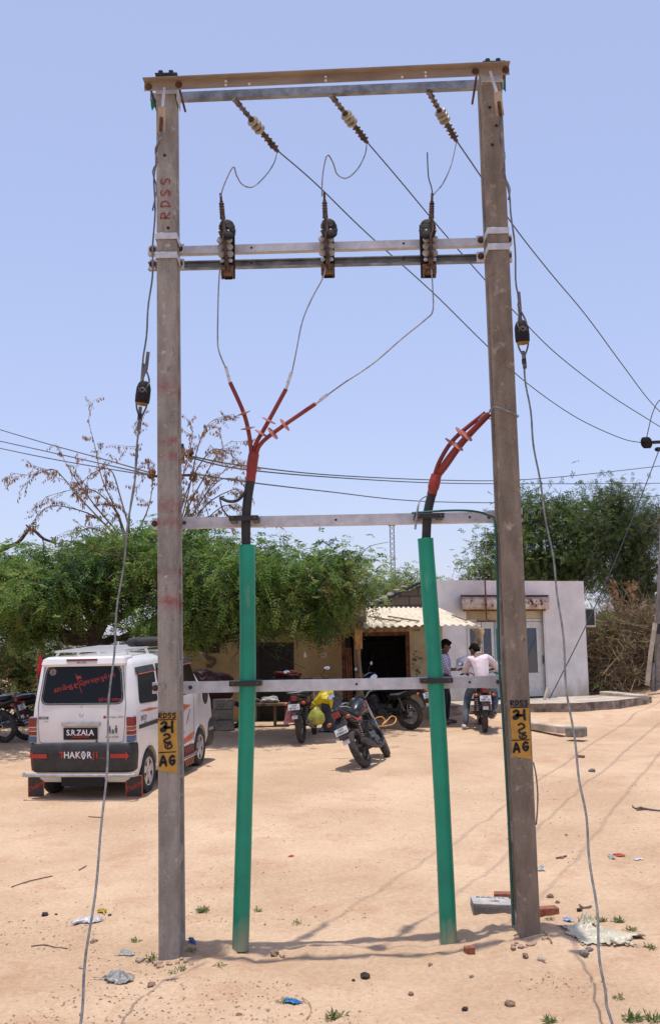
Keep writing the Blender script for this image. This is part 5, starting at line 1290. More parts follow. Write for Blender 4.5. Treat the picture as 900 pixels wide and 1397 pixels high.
# slab of side windows etc. on both sides
rg = rpanel('rear_window', [(-.575, 1.235), (.575, 1.235), (.515, 1.70), (-.515, 1.70)], M['glass'], None, .09, .006)
mb = MB(); P = [rear(x, z, .006) for x, z in rpoly([(-.59, 1.222), (.59, 1.222), (.528, 1.712), (-.528, 1.712)], .1)]; mb.tube(P+[P[0]], .008, 6); sub(mb.build('rubber_seal', M['bumper'], van), rg)
wins = {}
for s_ in (-1, 1):
    for nm, pts in (('side_window', [(.28, 1.20), (.98, 1.17), (.98, 1.60), (.36, 1.62)]), ('door_window', [(1.08, 1.165), (1.80, 1.15), (1.80, 1.60), (1.08, 1.60)]), ('door_window', [(1.90, 1.14), (2.92, 1.14), (2.58, 1.60), (1.90, 1.60)])):
        P = rpoly(pts, .06); mb = MB(); Q = [side(y, z, s_, .005) for y, z in P]; mb.poly(Q if s_ > 0 else Q[::-1]); o = mb.build(nm, M['glass'], van)
        mb = MB(); mb.tube(Q+[Q[0]], .007, 5); sub(mb.build('rubber_seal', M['bumper'], van), o); wins[(s_, pts[0][0])] = o
    # rain visors
    for y_a, y_b in ((.26, .98), (1.06, 1.84), (1.88, 2.62)):
        mb = MB(); a = side(y_a, 1.66, s_, .004); b = side(y_b, 1.66, s_, .004); c = side(y_b-.02, 1.575, s_, .035); d = side(y_a+.03, 1.575, s_, .035); mb.prism([a, b, c, d], (0, 0, .006)); vs_ = mb.build('rain_visor', M['bumper'], van)
        mb = MB(); mb.tube([d, c], .005, 5); sub(mb.build('red_edge', M['orange'], van), vs_)
    # rub strip, stripes, door gaps
    mb = MB(); P = [side(y, z, s_, .003) for y, z in ((.22, .93), (.22, .88), (1.85, .87), (1.85, .93))]; mb.prism(P, (s_*.008, 0, 0)); mb.build('rub_strip', M['bumper'], van)
    mb = MB(); P = [side(y, z, s_, .0045) for y, z in ((.24, 1.10), (.62, 1.11), (1.05, 1.07), (.62, 1.068))]; mb.poly(P); P = [side(y, z, s_, .0045) for y, z in ((1.86, .93), (1.93, 1.03), (2.46, .965), (1.93, .87))]; mb2 = MB(); mb2.poly(P)
    mb.build('orange_flash', M['orange'], van); mb2.build('orange_flash', M['orange'], van)
    mb = MB(); mb.poly([side(y, z, s_, .0075) for y, z in ((1.92, .94), (1.98, .985), (2.18, .965), (1.98, .91))]); mb.build('white_flash', M['greytxt'], van)
    mb = MB(); mb.poly([side(y, z, s_, .0045) for y, z in ((1.35, .42), (1.35, .36), (2.55, .46), (2.62, .56))]); mb.build('orange_sill', M['orange'], van)
    for ys_d in ((1.02, 1.02), (1.85, 1.87), (2.62, 2.66)):
        mb = MB(); mb.tube([side(ys_d[0], z, s_, .001) for z in (.42, .6, .8, 1.0, 1.12)], .004, 4); mb.build('door_gap', M['inkblack'], van)
    mb = MB(); mb.poly([side(y, z, s_, .005) for y, z in rpoly([(1.96, .56), (2.04, .56), (2.04, .70), (1.96, .70)], .02)]); mb.build('fuel_flap_mark', M['bumper'], van)
    mb = MB(); c = side(1.95, 1.02, s_, .015); mb.ell(c, (.02, .045, .05)); mb.build('door_handle', M['chrome'], van)
    # arch lips and sill board
    for y in (WYr, WYf):
        mb = MB(); mb.tube([V((s_*(wof(.285+.35*math.sin(a))-.004), y+.35*math.cos(a), .285+.35*math.sin(a))) for a in [math.pi*k/16 for k in range(17)]], .014, 6); mb.build('arch_lip', M['carwhite'], van)
    mb = MB(); mb.tube([(s_*.78, 1.0, .25), (s_*.80, 1.1, .24), (s_*.80, 2.45, .25), (s_*.78, 2.55, .26)], .022, 8); mb.build('side_step', M['chrome'], van)
    mb = MB(); mb.bb((s_*.62, 2.555, .10), (s_*.745, 2.57, .36)); fl = mb.build('mud_flap', M['bumper'], van)
    mb = MB()
    for i in range(6):
        for j in range(9):
            if (i+j) % 2: 
                y_ = 2.10+j*.05; z_ = .11+i*.045; mb.poly([side(y_, z_+.0, s_, -.03+.002), side(y_+.045, z_, s_, -.03+.002), side(y_+.045, z_+.04, s_, -.03+.002), side(y_, z_+.04, s_, -.03+.002)])
    mb.v = [(s_*.752, y, z) for x, y, z in mb.v]; mb2 = MB(); mb2.bb((s_*.735, 2.09, .10), (s_*.75, 2.56, .385)); sf = mb2.build('skirt_flap', M['bumper'], van); sub(mb.build('red_check', M['red'], van), sf)
    # mirror
    mb = MB(); mb.tube(smoothpath([side(2.98, 1.16, s_, 0), V((s_*.80, 2.97, 1.17)), V((s_*.83, 2.90, 1.13))], 4), .018, 7); ms = mb.build('mirror', M['bumper'], van)
    mb = MB(); mb.ell((s_*.84, 2.90, 1.10), (.05, .05, .17), 12, 8); sub(mb.build('mirror_shell', M['bumper'], van), ms)
# glossy windscreen
mb = MB(); P = [V((x, float(np.interp(z, [l[0] for l in LV], [l[3] for l in LV]))+.005, z)) for x, z in rpoly([(.59, 1.24), (-.59, 1.24), (-.54, 1.69), (.54, 1.69)], .07)]; mb.poly(P); mb.build('windscreen', M['glass'], van)
for s_ in (-1, 1):
    mb = MB(); mb.ell((s_*.55, 3.64, .78), (.14, .06, .13)); mb.build('headlight', M['chrome'], van)
mb = MB(); mb.rrstack([(.24, -.73, .73, 3.30, 3.70, .12), (.32, -.748, .748, 3.28, 3.74, .13), (.60, -.752, .752, 3.30, 3.73, .13), (.66, -.745, .745, 3.40, 3.70, .12)]); fbm = mb.build('front_bumper', M['bumper'], van)
# rear bumper with lettering
mb = MB(); mb.rrstack([(.36, -.70, .70, -.02, .28, .10), (.39, -.742, .742, -.05, .24, .13), (.60, -.758, .758, -.065, .25, .14), (.70, -.756, .756, -.055, .24, .14), (.725, -.745, .745, -.035, .22, .13)]); rb = mb.build('rear_bumper', M['bumper'], van)
def btext(s, x, z, size, m_, bold=.02, y=-.0685, parent=rb, name='lettering', shear=0, rot=0, align='CENTER'):
    mb = MB(); u = V((math.cos(rot), 0, math.sin(rot))); mb.text(s, (x, y, z), u, V((-math.sin(rot), 0, math.cos(rot))), size, bold, shear=shear, align=align); o = mb.build(name, m_, van); sub(o, parent); return o
def arrow(x0, x1, z):
    mb = MB(); sg = 1 if x1 > x0 else -1; h = .026; mb.prism([(x0, -.069, z-h), (x1-sg*.05, -.069, z-h), (x1-sg*.05, -.069, z-h*2.1), (x1, -.069, z), (x1-sg*.05, -.069, z+h*2.1), (x1-sg*.05, -.069, z+h), (x0, -.069, z+h)], (0, -.002, 0)); sub(mb.build('red_arrow', M['red'], van), rb)
arrow(-.46, -.715, .575); arrow(.44, .70, .575)
zt = .585
xs_ = [-.205, -.145, -.083, -.022, .035, .105, .165, .215]
for ch, x, m_, sz in zip('THAKORJI', [-.25, -.18, -.10, -.02, .06, .14, .205, .25], ['red', 'white', 'white', 'white', 'skull', 'white', 'red', 'red'], [.115]*8):
    if m_ == 'skull': 
        mb = MB(); c = V((x, -.0695, zt)); mb.poly([c+V((.036*math.cos(a)*(1 if math.sin(a) > -.3 else .7), 0, .052*math.sin(a))) for a in [2*math.pi*k/14 for k in range(14)]]); sub(mb.build('lettering', M['white'], van), rb)
        mb = MB()
        for dx, dz in ((-.014, .008), (.014, .008), (0, -.014)): mb.poly([c+V((dx+.009*math.cos(a), -.002, dz+.010*math.sin(a))) for a in [2*math.pi*k/8 for k in range(8)]])
        mb.poly([c+V(p) for p in ((-.03, -.002, .032), (.03, -.002, .032), (.026, -.002, .026), (-.026, -.002, .026))]); sub(mb.build('lettering', M['inkblack'], van), rb)
    else: btext(ch, x, zt, sz, M[m_], .022, -.0695)
    if ch in 'TK' : btext('/', x+.025, zt, .09, M['red'], .01, -.0705)
btext('...', .33, zt-.005, .115, M['red'], .02, -.0695)
# protective bar and mud flaps
mb = MB(); mb.tube(smoothpath([(-.80, -.05, .345), (-.77, -.10, .34), (-.70, -.115, .34), (0, -.12, .34), (.70, -.115, .34), (.77, -.10, .34), (.80, -.05, .345)], 4), .022, 10)
mb.build('rear_guard_bar', M['chrome'], van)
for s_ in (-1, 1):
    mb = MB(); x = s_*.70; mb.bb((x-.115, .10, .03), (x+.115, .108, .31)); mf = mb.build('mud_flap', M['bumper'], van)
    mb = MB(); e = .098
    for a, b in (((x-.112, e, .035), (x+.112, e, .035)), ((x+.112, e, .035), (x+.112, e, .305)), ((x+.112, e, .305), (x-.112, e, .305)), ((x-.112, e, .305), (x-.112, e, .035))): mb.beam(a, b, .010, .004, (0, 1, 0))
    sub(mb.build('orange_border', M['orange'], van), mf)
    btext('Thakor', x, .17, .085, M['red'], .012, .0965, mf, 'lettering', .3, R(28))
# lower rear details
mb = MB(); mb.bb((-.30, .02, .18), (.30, .45, .30)); mb.build('underbody_box', M['inkblack'], van)
mb = MB(); mb.bb((-.64, .9, .18), (.64, 3.4, .30)); mb.build('chassis_floor', M['inkblack'], van)
# tailgate gap lines
mb = MB(); P = [rear(x, z, .002) for x, z in rpoly([(-.60, .735), (.60, .735), (.625, 1.22), (.555, 1.745), (-.555, 1.745), (-.625, 1.22)], .05)]; mb.tube(P+[P[0]], .004, 5); mb.build('tailgate_gap', M['greytxt'], van)
# tail lamps: four lenses in a silver surround
for s_ in (-1, 1):
    mb = MB(); mb.bb((s_*.635, -.004, .735), (s_*.748, .10, 1.07)); fr = mb.build('tail_light', M['chrome'], van, bevel=.02)
    for za, zb_, k in ((.94, 1.058, 'lampred'), (.89, .932, 'lampamber'), (.83, .882, 'lampred'), (.745, .822, 'lampblue')):
        mb = MB(); mb.bb((s_*.642, -.012, za), (s_*.755, .085, zb_)); sub(mb.build('lens', M[k], van, bevel=.012), fr)
# plate with garnish
mb = MB(); mb.bb((-.275, -.028, .945), (.275, .006, 1.0)); mb.build('chrome_garnish', M['chrome'], van, bevel=.012)
mb = MB(); mb.bb((-.245, -.018, .775), (.235, .006, .925)); pl_ = mb.build('number_plate', M['inkblack'], van, bevel=.004)
btext('S.R.ZALA', -.005, .862, .098, M['white'], .028, -.0205, pl_); btext('S.R.ZALA', -.005, .822, .062, M['red'], .02, -.0205, pl_)
mb = MB(); mb.cyl(rear(.22, .755, -.004), rear(.22, .755, .008), .016, n=12); mb.build('tailgate_lock', M['greytxt'], van)
# badges and stickers on the tailgate
def rtext(s, x, z, size, m_, bold=.01, shear=0, rot=0, parent=None, name='lettering', e=.008, mb=None):
    own = mb is None; mb = mb or MB(); dv = (rear(x, z+.01)-rear(x, z-.01)).normalized(); u0 = V((1, 0, 0)); u = u0*math.cos(rot)+dv*math.sin(rot); v_ = dv*math.cos(rot)-u0*math.sin(rot)
    mb.text(s, rear(x, z, e), u, v_, size, bold, shear=shear)
    if own:
        o = mb.build(name, m_, van); sub(o, parent or body); return o
mb = MB(); mb.poly([rear(x, z, .006) for x, z in ((-.605, 1.035), (-.47, 1.035), (-.47, 1.068), (-.605, 1.068))]); sub(mb.build('badge_plate', M['greytxt'], van), body)
rtext('EECO', -.537, 1.052, .036, M['chrome'], .02, name='badge_lettering'); rtext('5STR', -.50, 1.005, .026, M['greytxt'], .0, .2)
rtext('thakor.kapra_3333', .455, 1.055, .036, M['greytxt'], .004)
mb = MB(); mb.poly([rear(x, z, .006) for x, z in rpoly([(.315, 1.037), (.35, 1.037), (.35, 1.072), (.315, 1.072)], .008)]); sub(mb.build('round_sticker', M['red'], van), body)
rtext('Mom & Dad', .44, .805, .036, M['greytxt'], .006)
mb = MB()
for dx, hgt in ((-.045, .085), (0, .045), (.045, .095)):        # three standing figures
    c = (.45+dx, .84)
    mb.poly([rear(c[0]+a, c[1]+b, .006) for a, b in ((-.012, 0), (-.002, hgt*.4), (.008, 0), (.014, 0), (.016, hgt*.5), (.018, hgt*.8), (0, hgt*.92), (-.018, hgt*.8), (-.016, hgt*.4))])
    mb.poly([rear(c[0]+.012*math.cos(a), c[1]+hgt+.004+.014*math.sin(a), .006) for a in [k*math.pi/5 for k in range(10)]])
sub(mb.build('family_sticker', M['greytxt'], van), body)
mb = MB(); mb.torus(rear(.0, 1.085, .008), (0, -1, .1), .024, .004, 16, 5); mb.tube([rear(.006, 1.17, .006), rear(-.004, 1.185, .006), rear(.004, 1.20, .006)], .004, 4); sub(mb.build('maker_emblem', M['chrome'], van), body)
# window stickers: a slanting line of Gujarati, a pennant over it, a round seal, a short line
GT = 'કટ્ટર હિન્દુ ક્ષત્રિય ધર્મ યુગે યુગે'
words = ['કટર', 'હિન્દુ', 'ક્ષત્રિય', 'ધર્મ', 'યુગે', 'યુગે']
words = ['કટર', 'િહન્દુ', 'ક્ષિત્રય', 'ધર્મ', 'યુગે', 'યુગે']
mb = MB(); x = -.41; rot = R(13)
for i, w_ in enumerate(words):
    wd = (max(p[0] for p in text_mesh(w_, .008)[0])-min(p[0] for p in text_mesh(w_, .008)[0]))*.078; cx = x+wd/2; z = 1.41+(cx+.34)*math.tan(rot)*.95; rtext(w_, cx, z, .078, M['red'], .012, rot=rot, mb=mb, e=.009); x += wd+.012
sub(mb.build('window_lettering', M['red'], van), rg)
mb = MB(); mb.poly([rear(a, b, .009) for a, b in ((-.115, 1.60), (-.07, 1.575), (-.02, 1.585), (-.04, 1.565), (-.005, 1.545), (-.05, 1.55), (-.075, 1.53))]); mb.poly([rear(a, b, .009) for a, b in ((-.118, 1.61), (-.112, 1.61), (.0, 1.36), (-.008, 1.36))]); sub(mb.build('pennant_sticker', M['red'], van), rg)
rtext('શ્રી.ગોગા રાજપર', .40, 1.275, .052, M['red'], .015, parent=rg)
mb = MB(); c = (-.44, 1.635); mb.poly([rear(c[0]+.048*math.cos(a), c[1]+.045*math.sin(a), .009) for a in [k*math.pi/9 for k in range(18)]]); sq = mb.build('round_seal', mat('seal_cream', (.42, .30, .25), .6, var=.3, scale=60), van); sub(sq, rg)
mb = MB(); mb.torus(rear(c[0], c[1], .011), (0, -1, .18), .034, .004, 16, 4); mb.poly([rear(c[0]+a, c[1]+b, .0115) for a, b in ((-.012, -.02), (.012, -.02), (.016, .005), (0, .022), (-.016, .005))]); sub(mb.build('seal_print', M['greytxt'], van), rg)
# spoiler, high brake lamp and its lettering
mb = MB(); mb.rrstack([(1.705, -.575, .575, .055, .40, .05), (1.735, -.60, .60, .045, .42, .06), (1.80, -.585, .585, .075, .46, .06), (1.825, -.54, .54, .14, .50, .05)], n=4); spo = mb.build('rear_spoiler', M['carwhite'], van)
mb = MB(); mb.bb((-.22, .045, 1.775), (.22, .10, 1.80)); sub(mb.build('brake_light_strip', M['lampred'], van, bevel=.004), spo)
mb = MB(); mb.text('જય ગોગા', (0, .043, 1.752), (1, 0, 0), (0, .05, 1), .040, .012); sub(mb.build('lettering', M['greytxt'], van), spo)
# side lettering
mb = MB(); mb.text('EECO', (wof(1.0)+.005, .40, 1.0), (0, 1, 0), (0, 0, 1), .085, .02, shear=.15); mb.build('side_lettering', M['greytxt'], van)
mb = MB(); mb.text('5STR', (wof(.96)+.005, .46, .945), (0, 1, 0), (0, 0, 1), .04, .0, shear=.3); mb.build('side_lettering', M['greytxt'], van)
mb = MB(); mb.text('Eeco', (wof(.5)+.005, 2.15, .60), (0, 1, 0), (0, 0, 1), .05, .0, shear=.3); mb.build('side_lettering', M['orange'], van)
mb = MB(); mb.poly([side(y, z, 1, .005) for y, z in ((2.22, .70), (2.26, .72), (2.42, .90), (2.40, .91))]); mb.poly([side(y, z, 1, .005) for y, z in ((2.27, .83), (2.34, .78), (2.40, .72), (2.33, .80))]); mb.build('side_sticker', M['greytxt'], van)
mb = MB(); mb.text('AC/CNG', (.757, 3.45, .50), (0, 1, 0), (0, 0, 1), .06, .01); sub(mb.build('lettering', M['white'], van), fbm)
# roof rack
mb = MB()
for x in (-.50, .50): mb.beam((x, .35, 1.885), (x, 1.95, 1.885), .028, .028)
for y in (.36, .75, 1.15, 1.55, 1.94): mb.beam((-.52, y, 1.885+.0), (.52, y, 1.885), .035, .022)
for x in (-.50, .50):
    for y in (.42, 1.15, 1.88): mb.beam((x*1.08, y, 1.79), (x, y, 1.88), .03, .03)
mb.build('roof_rack', M['carwhite'], van)
def wheel_geo(parent, c, r, wd, sgn, local=True):
    """tyre with a five spoke alloy rim; the axle lies along x"""
    c = V(c); mb = MB(); prof = []
    ri = r*.66; h = wd/2
    pr = [(ri, -h*.8), (ri+.015, -h*.95), (r*.86, -h), (r*.96, -h*.85), (r, -h*.55), (r, h*.55), (r*.96, h*.85), (r*.86, h), (ri+.015, h*.95), (ri, h*.8), (ri-.01, 0)]
    n = 40; vs = []
    for i in range(n):
        a = 2*math.pi*i/n; u = V((0, math.cos(a), math.sin(a)))
        for rr, x in pr: vs.append(c+u*rr*(1+(.008 if i % 2 and rr > r*.95 else 0))+V((x, 0, 0)))
    k = len(pr); mb.add(vs, [(i*k+j, ((i+1) % n)*k+j, ((i+1) % n)*k+(j+1) % k, i*k+(j+1) % k) for i in range(n) for j in range(k)], True)
    w_ = mb.build('wheel', M['tyre'], parent)
    mb = MB(); mb.lathe([(ri, -h*.6), (ri*.98, h*.7), (ri*.90, h*.72), (ri*.86, h*.3), (ri*.3, h*.2), (.02, h*.2)][::1], c, (sgn, 0, 0), 32)
    rm = mb.build('rim', M['greytxt'], parent); sub(rm, w_)
    mb = MB()
    for i in range(5):
        a = 2*math.pi*i/5+.3; u = V((0, math.cos(a), math.sin(a))); t_ = V((0, -math.sin(a), math.cos(a)))
        P = [c+V((sgn*h*.75, 0, 0))+u*(ri*.12)+t_*.035, c+V((sgn*h*.75, 0, 0))+u*(ri*.12)-t_*.035, c+V((sgn*h*.72, 0, 0))+u*ri*.93-t_*.055, c+V((sgn*h*.72, 0, 0))+u*ri*.93+t_*.055]
        mb.prism(P, (-sgn*.02, 0, 0))
    mb.torus(c+V((sgn*h*.72, 0, 0)), (1, 0, 0), ri*.95, .012, 32, 6); mb.cyl(c+V((sgn*h*.3, 0, 0)), c+V((sgn*h*.85, 0, 0)), .045, n=14)
    s_ = mb.build('alloy_spokes', M['alloy'], parent); sub(s_, w_)
    return w_
for y in (WYr, WYf):
    for s_ in (-1, 1): wheel_geo(van, (s_*.655, y, WR), WR, .165, s_)
# spare tyre lying on the rack, a thing of its own resting there
bpy.context.view_layer.update()
VM = van.matrix_world.copy()
def onvan(p): return VM @ V(p)
c = onvan((.40, 1.45, 1.95)); st_ = thing('spare_tyre', 'spare tyre lying flat on the van roof rack', 'tyre', tuple(c), world=False); st_.rotation_euler = van.rotation_euler.copy()
mb = MB(); mb.torus((0, 0, 0), (0, 0, 1), .20, .07, 36, 12, .9); mb.build('tyre', M['tyre'], st_)
mb = MB(); mb.lathe([(.14, -.05), (.15, .0), (.14, .05), (.05, .02)], (0, 0, 0), (0, 0, 1), 24); mb.build('rim', M['alloy'], st_)
# flag on a stick behind the van
f0 = G(52, 1000); f0 = W(51, 1003, 18.2); f0.z = gzf(f0.x, f0.y); top = W(52, 887, 18.2)
ft = thing('red_flag', 'small red pennant on a thin stick, seen beside the van roof at the left', 'flag', tuple(f0))
mb = MB(); mb.tube([f0, V((f0.x, f0.y, f0.z+1)), top], .012, 6); mb.build('stick', M['wood'], ft)
mb = MB(); vs = []; nx_, nz_ = 8, 10
for j in range(nz_+1):
    for i in range(nx_+1):
        u = i/nx_; v_ = j/nz_; wd = .15*(math.sin(min(1, v_*1.35)*math.pi/2))*(1 if v_ < .75 else 1-(v_-.75)*2.4)
        vs.append((top.x+u*wd, top.y+.035*math.sin(u*7+v_*5), top.z-.03-v_*.36-u*.04))
fs = [(j*(nx_+1)+i, j*(nx_+1)+i+1, (j+1)*(nx_+1)+i+1, (j+1)*(nx_+1)+i) for j in range(nz_) for i in range(nx_)]
mb.add(vs, fs, True); fo = mb.build('cloth', mat('red_cloth', (.60, .03, .03), .8, var=.1), ft); sm_ = fo.modifiers.new('s', 'SOLIDIFY'); sm_.thickness = .002
# ------------------------------------------------------------------ motorcycles (local: +y forward, x right, z up; origin between the wheels on the ground)
M['bikeblack'] = mat('bike_gloss_black', (.014, .014, .015), .32, var=.2, coat=.15, spec=.4)
M['seat'] = mat('seat_vinyl', (.02, .019, .018), .6, var=.2)
M['engine'] = mat('engine_alloy', (.13, .13, .13), .5, .6, var=.35, scale=20)
M['biketyre'] = mat('dusty_tyre', (.055, .046, .040), .92, var=.35, scale=15, bump=.002)
M['plate_white'] = mat('number_plate_white', (.62, .62, .62), .5, var=.05)
M['mirror'] = mat('mirror_glass', (.55, .60, .68), .04, .9, var=0)
M['steel'] = mat('bright_steel', (.45, .45, .46), .22, .9, var=.15)
M['graph'] = mat('silver_decal', (.30, .30, .31), .4, .3, var=.1)
def bike(label, wheel_px, Yr, heading, lean, body='bikeblack', decal='red', plate=('GJ08', '4826'), group='motorcycles parked in the yard', sport=False, mirror_l=True):
    """wheel_px: pixel of the rear wheel contact; heading in degrees from +Y, positive turns right"""
    c = W(wheel_px[0], wheel_px[1], Yr); c.z = gzf(c.x, c.y)
    h = R(heading); fwd = V((math.sin(h), math.cos(h), 0)); WB = 1.26
    f = c+fwd*WB; pitch = math.atan2(gzf(f.x, f.y)-c.z, WB)
    t = thing('motorcycle', label, 'motorcycle', tuple(c), group=group, world=False)
    t.rotation_mode = 'XYZ'
    Mx = Matrix.Rotation(-h, 4, 'Z') @ Matrix.Rotation(pitch, 4, 'X') @ Matrix.Rotation(R(lean), 4, 'Y')
    t.rotation_euler = Mx.to_euler()
    r = .30; wt = .055 if not sport else .062
    def wheel(y, steer=0, nm='rear_wheel'):
        S = Matrix.Translation((0, y, r)) @ Matrix.Rotation(R(steer), 4, 'Z') @ Matrix.Translation((0, -y, -r))
        mb = MB(); vs = []; n = 44; pr = [(r-.10, -wt*.55), (r-.065, -wt*.9), (r-.025, -wt*.8), (r-.004, -wt*.4), (r, 0), (r-.004, wt*.4), (r-.025, wt*.8), (r-.065, wt*.9), (r-.10, wt*.55)]
        for i in range(n):
            a = 2*math.pi*i/n; u = V((0, math.cos(a), math.sin(a)))
            for j, (rr, x) in enumerate(pr):
                k_ = 1-.012*((i % 2) and 1 < j < 7 and j != 4); vs.append(V((x, y, r))+u*rr*k_)
        k = len(pr); mb.add(vs, [(i*k+j, ((i+1) % n)*k+j, ((i+1) % n)*k+(j+1) % k, i*k+(j+1) % k) for i in range(n) for j in range(k)], True); mb.xf(S)
        w_ = mb.build(nm, M['biketyre'], t)
        mb = MB(); mb.torus((0, y, r), (1, 0, 0), r-.088, .014, 36, 6, 1.8); mb.cyl((-.06, y, r), (.06, y, r), .045, n=14)
        if sport:
            for i in range(6):
                a = math.pi*i/3; u = V((0, math.cos(a), math.sin(a))); mb.beam(V((0, y, r))+u*.03, V((0, y, r))+u*(r-.09), .022, .016, (1, 0, 0))
        else:
            for i in range(18):
                a = 2*math.pi*i/18; u = V((0, math.cos(a), math.sin(a))); mb.cyl(V((.03*(1 if i % 2 else -1), y, r))+u*.04, V((0, y, r))+u*(r-.09), .0025, n=4, cap=False)
        mb.xf(S); sub(mb.build('rim', M['steel'] if not sport else M['bumper'], t), w_)
        if nm == 'front_wheel':
            mb = MB(); mb.cyl((.055, y, r), (.06, y, r), .11, n=24); mb.xf(S); sub(mb.build('brake_disc', M['steel'], t), w_)
        return w_
    wheel(0); wheel(WB, 12 if mirror_l else 4, 'front_wheel')
    # frame, swing arm, shocks
    mb = MB()
    for s_ in (-1, 1):
        mb.beam((s_*.085, 0, r), (s_*.08, .50, .36), .02, .045); mb.tube([(s_*.11, .02, .36), (s_*.11, .14, .68)], .012, 7); mb.tube([(s_*.10, .50, .36), (s_*.10, .30, .66), (s_*.09, -.12, .76)], .014, 7)
        mb.tube([(s_*.06, .50, .36), (s_*.09, .62, .22), (s_*.08, .95, .30), (s_*.03, 1.02, .82)], .015, 7)
    mb.tube([(0, .30, .68), (0, .70, .76), (0, 1.02, .88)], .02, 8); mb.build('frame', M['bikeblack'], t)
    for s_ in (-1, 1):
        mb = MB()
        for k in range(7): mb.torus((s_*.112, .035+.0145*k, .40+.034*k), (0, .35, .93), .024, .006, 12, 5)
        mb.build('rear_shock', M['red'] if decal == 'redshock' else M['steel'], t)
    mb = MB(); mb.bb((-.10, .45, .24), (.10, .82, .46)); mb.cyl((-.15, .55, .33), (.15, .55, .33), .085, n=18); mb.cyl((-.14, .74, .30), (.13, .74, .30), .075, n=18)
    for k in range(6): mb.box((0, .78+.012*k, .48+.025*k), (.17, .15, .012), Matrix.Rotation(R(-20), 3, 'X'))
    mb.cyl((0, .77, .44), (0, .84, .64), .055, n=12); mb.build('engine', M['engine'], t, bevel=.006)
    mb = MB(); mb.tube(smoothpath([(.06, .88, .56), (.12, .98, .42), (.13, .92, .24), (.14, .60, .20), (.15, .35, .23)], 5), .022, 9); mb.tube([(.15, .36, .23), (.165, .20, .27), (.175, -.12, .36), (.177, -.20, .38)], [.03, .048, .052, .04], 14); ex = mb.build('exhaust', M['steel'] if not sport else M['bumper'], t)
    mb = MB(); mb.cyl((.177, -.19, .378), (.178, -.215, .384), .036, n=14); sub(mb.build('exhaust_tip', M['brownhw'], t), ex)
    # tank, seat, tail cowl
    mb = MB(); k_ = 1.15 if sport else 1
    def loft(secs, n=14):
        vs = []
        for (y, z, w_, hu, hd_) in secs:
            for i in range(n):
                a = 2*math.pi*i/n; s_, c_ = math.sin(a), math.cos(a); vs.append((w_*math.copysign(abs(c_)**.8, c_), y, z+(hu if s_ > 0 else hd_)*math.copysign(abs(s_)**.8, s_)))
        k = len(secs); fs = [(j*n+i, (j+1)*n+i, (j+1)*n+(i+1) % n, j*n+(i+1) % n) for j in range(k-1) for i in range(n)]; fs += [tuple(range(n)), tuple(range((k-1)*n, k*n))[::-1]]
        return vs, fs
    v_, f_ = loft([(.46, .80, .04, .03, .05), (.50, .82, .09, .07, .08), (.62, .85, .13*k_, .10*k_, .11), (.78, .87, .145*k_, .13*k_, .13), (.92, .88, .12*k_, .11, .13), (1.0, .88, .07, .06, .09), (1.02, .88, .03, .02, .04)]); mb.add(v_, f_, True)
    tk = mb.build('fuel_tank', M[body], t)
    mb = MB(); mb.cyl((0, .80, .99+(.02 if sport else 0)), (0, .80, 1.015+(.02 if sport else 0)), .03, n=14); sub(mb.build('fuel_cap', M['steel'], t), tk)
    mb = MB()
    for s_ in (-1, 1): mb.poly([(s_*(.135 if not sport else .158), y, z) for y, z in ((.62, .86), (.84, .93), (.90, .91), (.70, .82))])
    sub(mb.build('tank_decal', M['red'] if decal == 'red' else M['graph'], t), tk)
    mb = MB(); v_, f_ = loft([(-.20, .83+(.08 if sport else 0), .05, .02, .03), (-.16, .83+(.08 if sport else 0), .10, .03, .04), (.05, .80+(.05 if sport else 0), .125, .03, .05), (.25, .78, .12, .028, .05), (.45, .79, .10, .03, .04), (.52, .81, .05, .02, .03)]); mb.add(v_, f_, True); mb.build('seat', M['seat'], t)
    mb = MB(); v_, f_ = loft([(-.34, .80+(.12 if sport else 0), .03, .02, .03), (-.30, .79+(.12 if sport else 0), .085, .035, .05), (-.12, .74+(.07 if sport else 0), .125, .05, .08), (.15, .70, .13, .05, .10), (.38, .66, .11, .05, .10), (.44, .64, .06, .03, .05)]); mb.add(v_, f_, True); tc_ = mb.build('tail_panel', M[body], t)
    mb = MB()
    for s_ in (-1, 1): mb.poly([(s_*.133, y, z) for y, z in ((-.10, .77), (.10, .72), (.30, .70), (.32, .67), (.10, .68))])
    sub(mb.build('panel_decal', M['red'] if decal == 'red' else M['graph'], t), tc_)
    mb = MB()
    if sport:
        for s_ in (-1, 1): mb.tube([(s_*.06, -.22, .96), (s_*.11, -.10, .93), (s_*.115, .06, .89)], .011, 7)
    else: mb.tube(smoothpath([(-.115, .10, .84), (-.13, -.08, .88), (-.12, -.28, .90), (0, -.34, .90), (.12, -.28, .90), (.13, -.08, .88), (.115, .10, .84)], 4), .012, 7)
    mb.build('grab_rail', M['steel'], t)
    # rear end
    zt_ = .80 if not sport else .86
    mb = MB(); mb.bb((-.055, -.37, zt_-.05), (.055, -.30, zt_+.045)); tl = mb.build('tail_light', M['lampred'], t, bevel=.015)
    mb = MB(); 
    if sport: P = [(-.25, .82), (-.36, .74), (-.47, .52), (-.46, .50), (-.33, .66), (-.2, .70)]
    else: P = [(-.18, .78), (-.33, .74), (-.40, .62), (-.44, .47), (-.42, .46), (-.36, .60), (-.28, .68), (-.1, .70)]
    mb.prism([(-.07, y, z) for y, z in P], (.14, 0, 0)); rf = mb.build('rear_fender', M['bumper'], t, bevel=.006)
    yp = -.43 if not sport else -.44; zp = .66 if not sport else .62
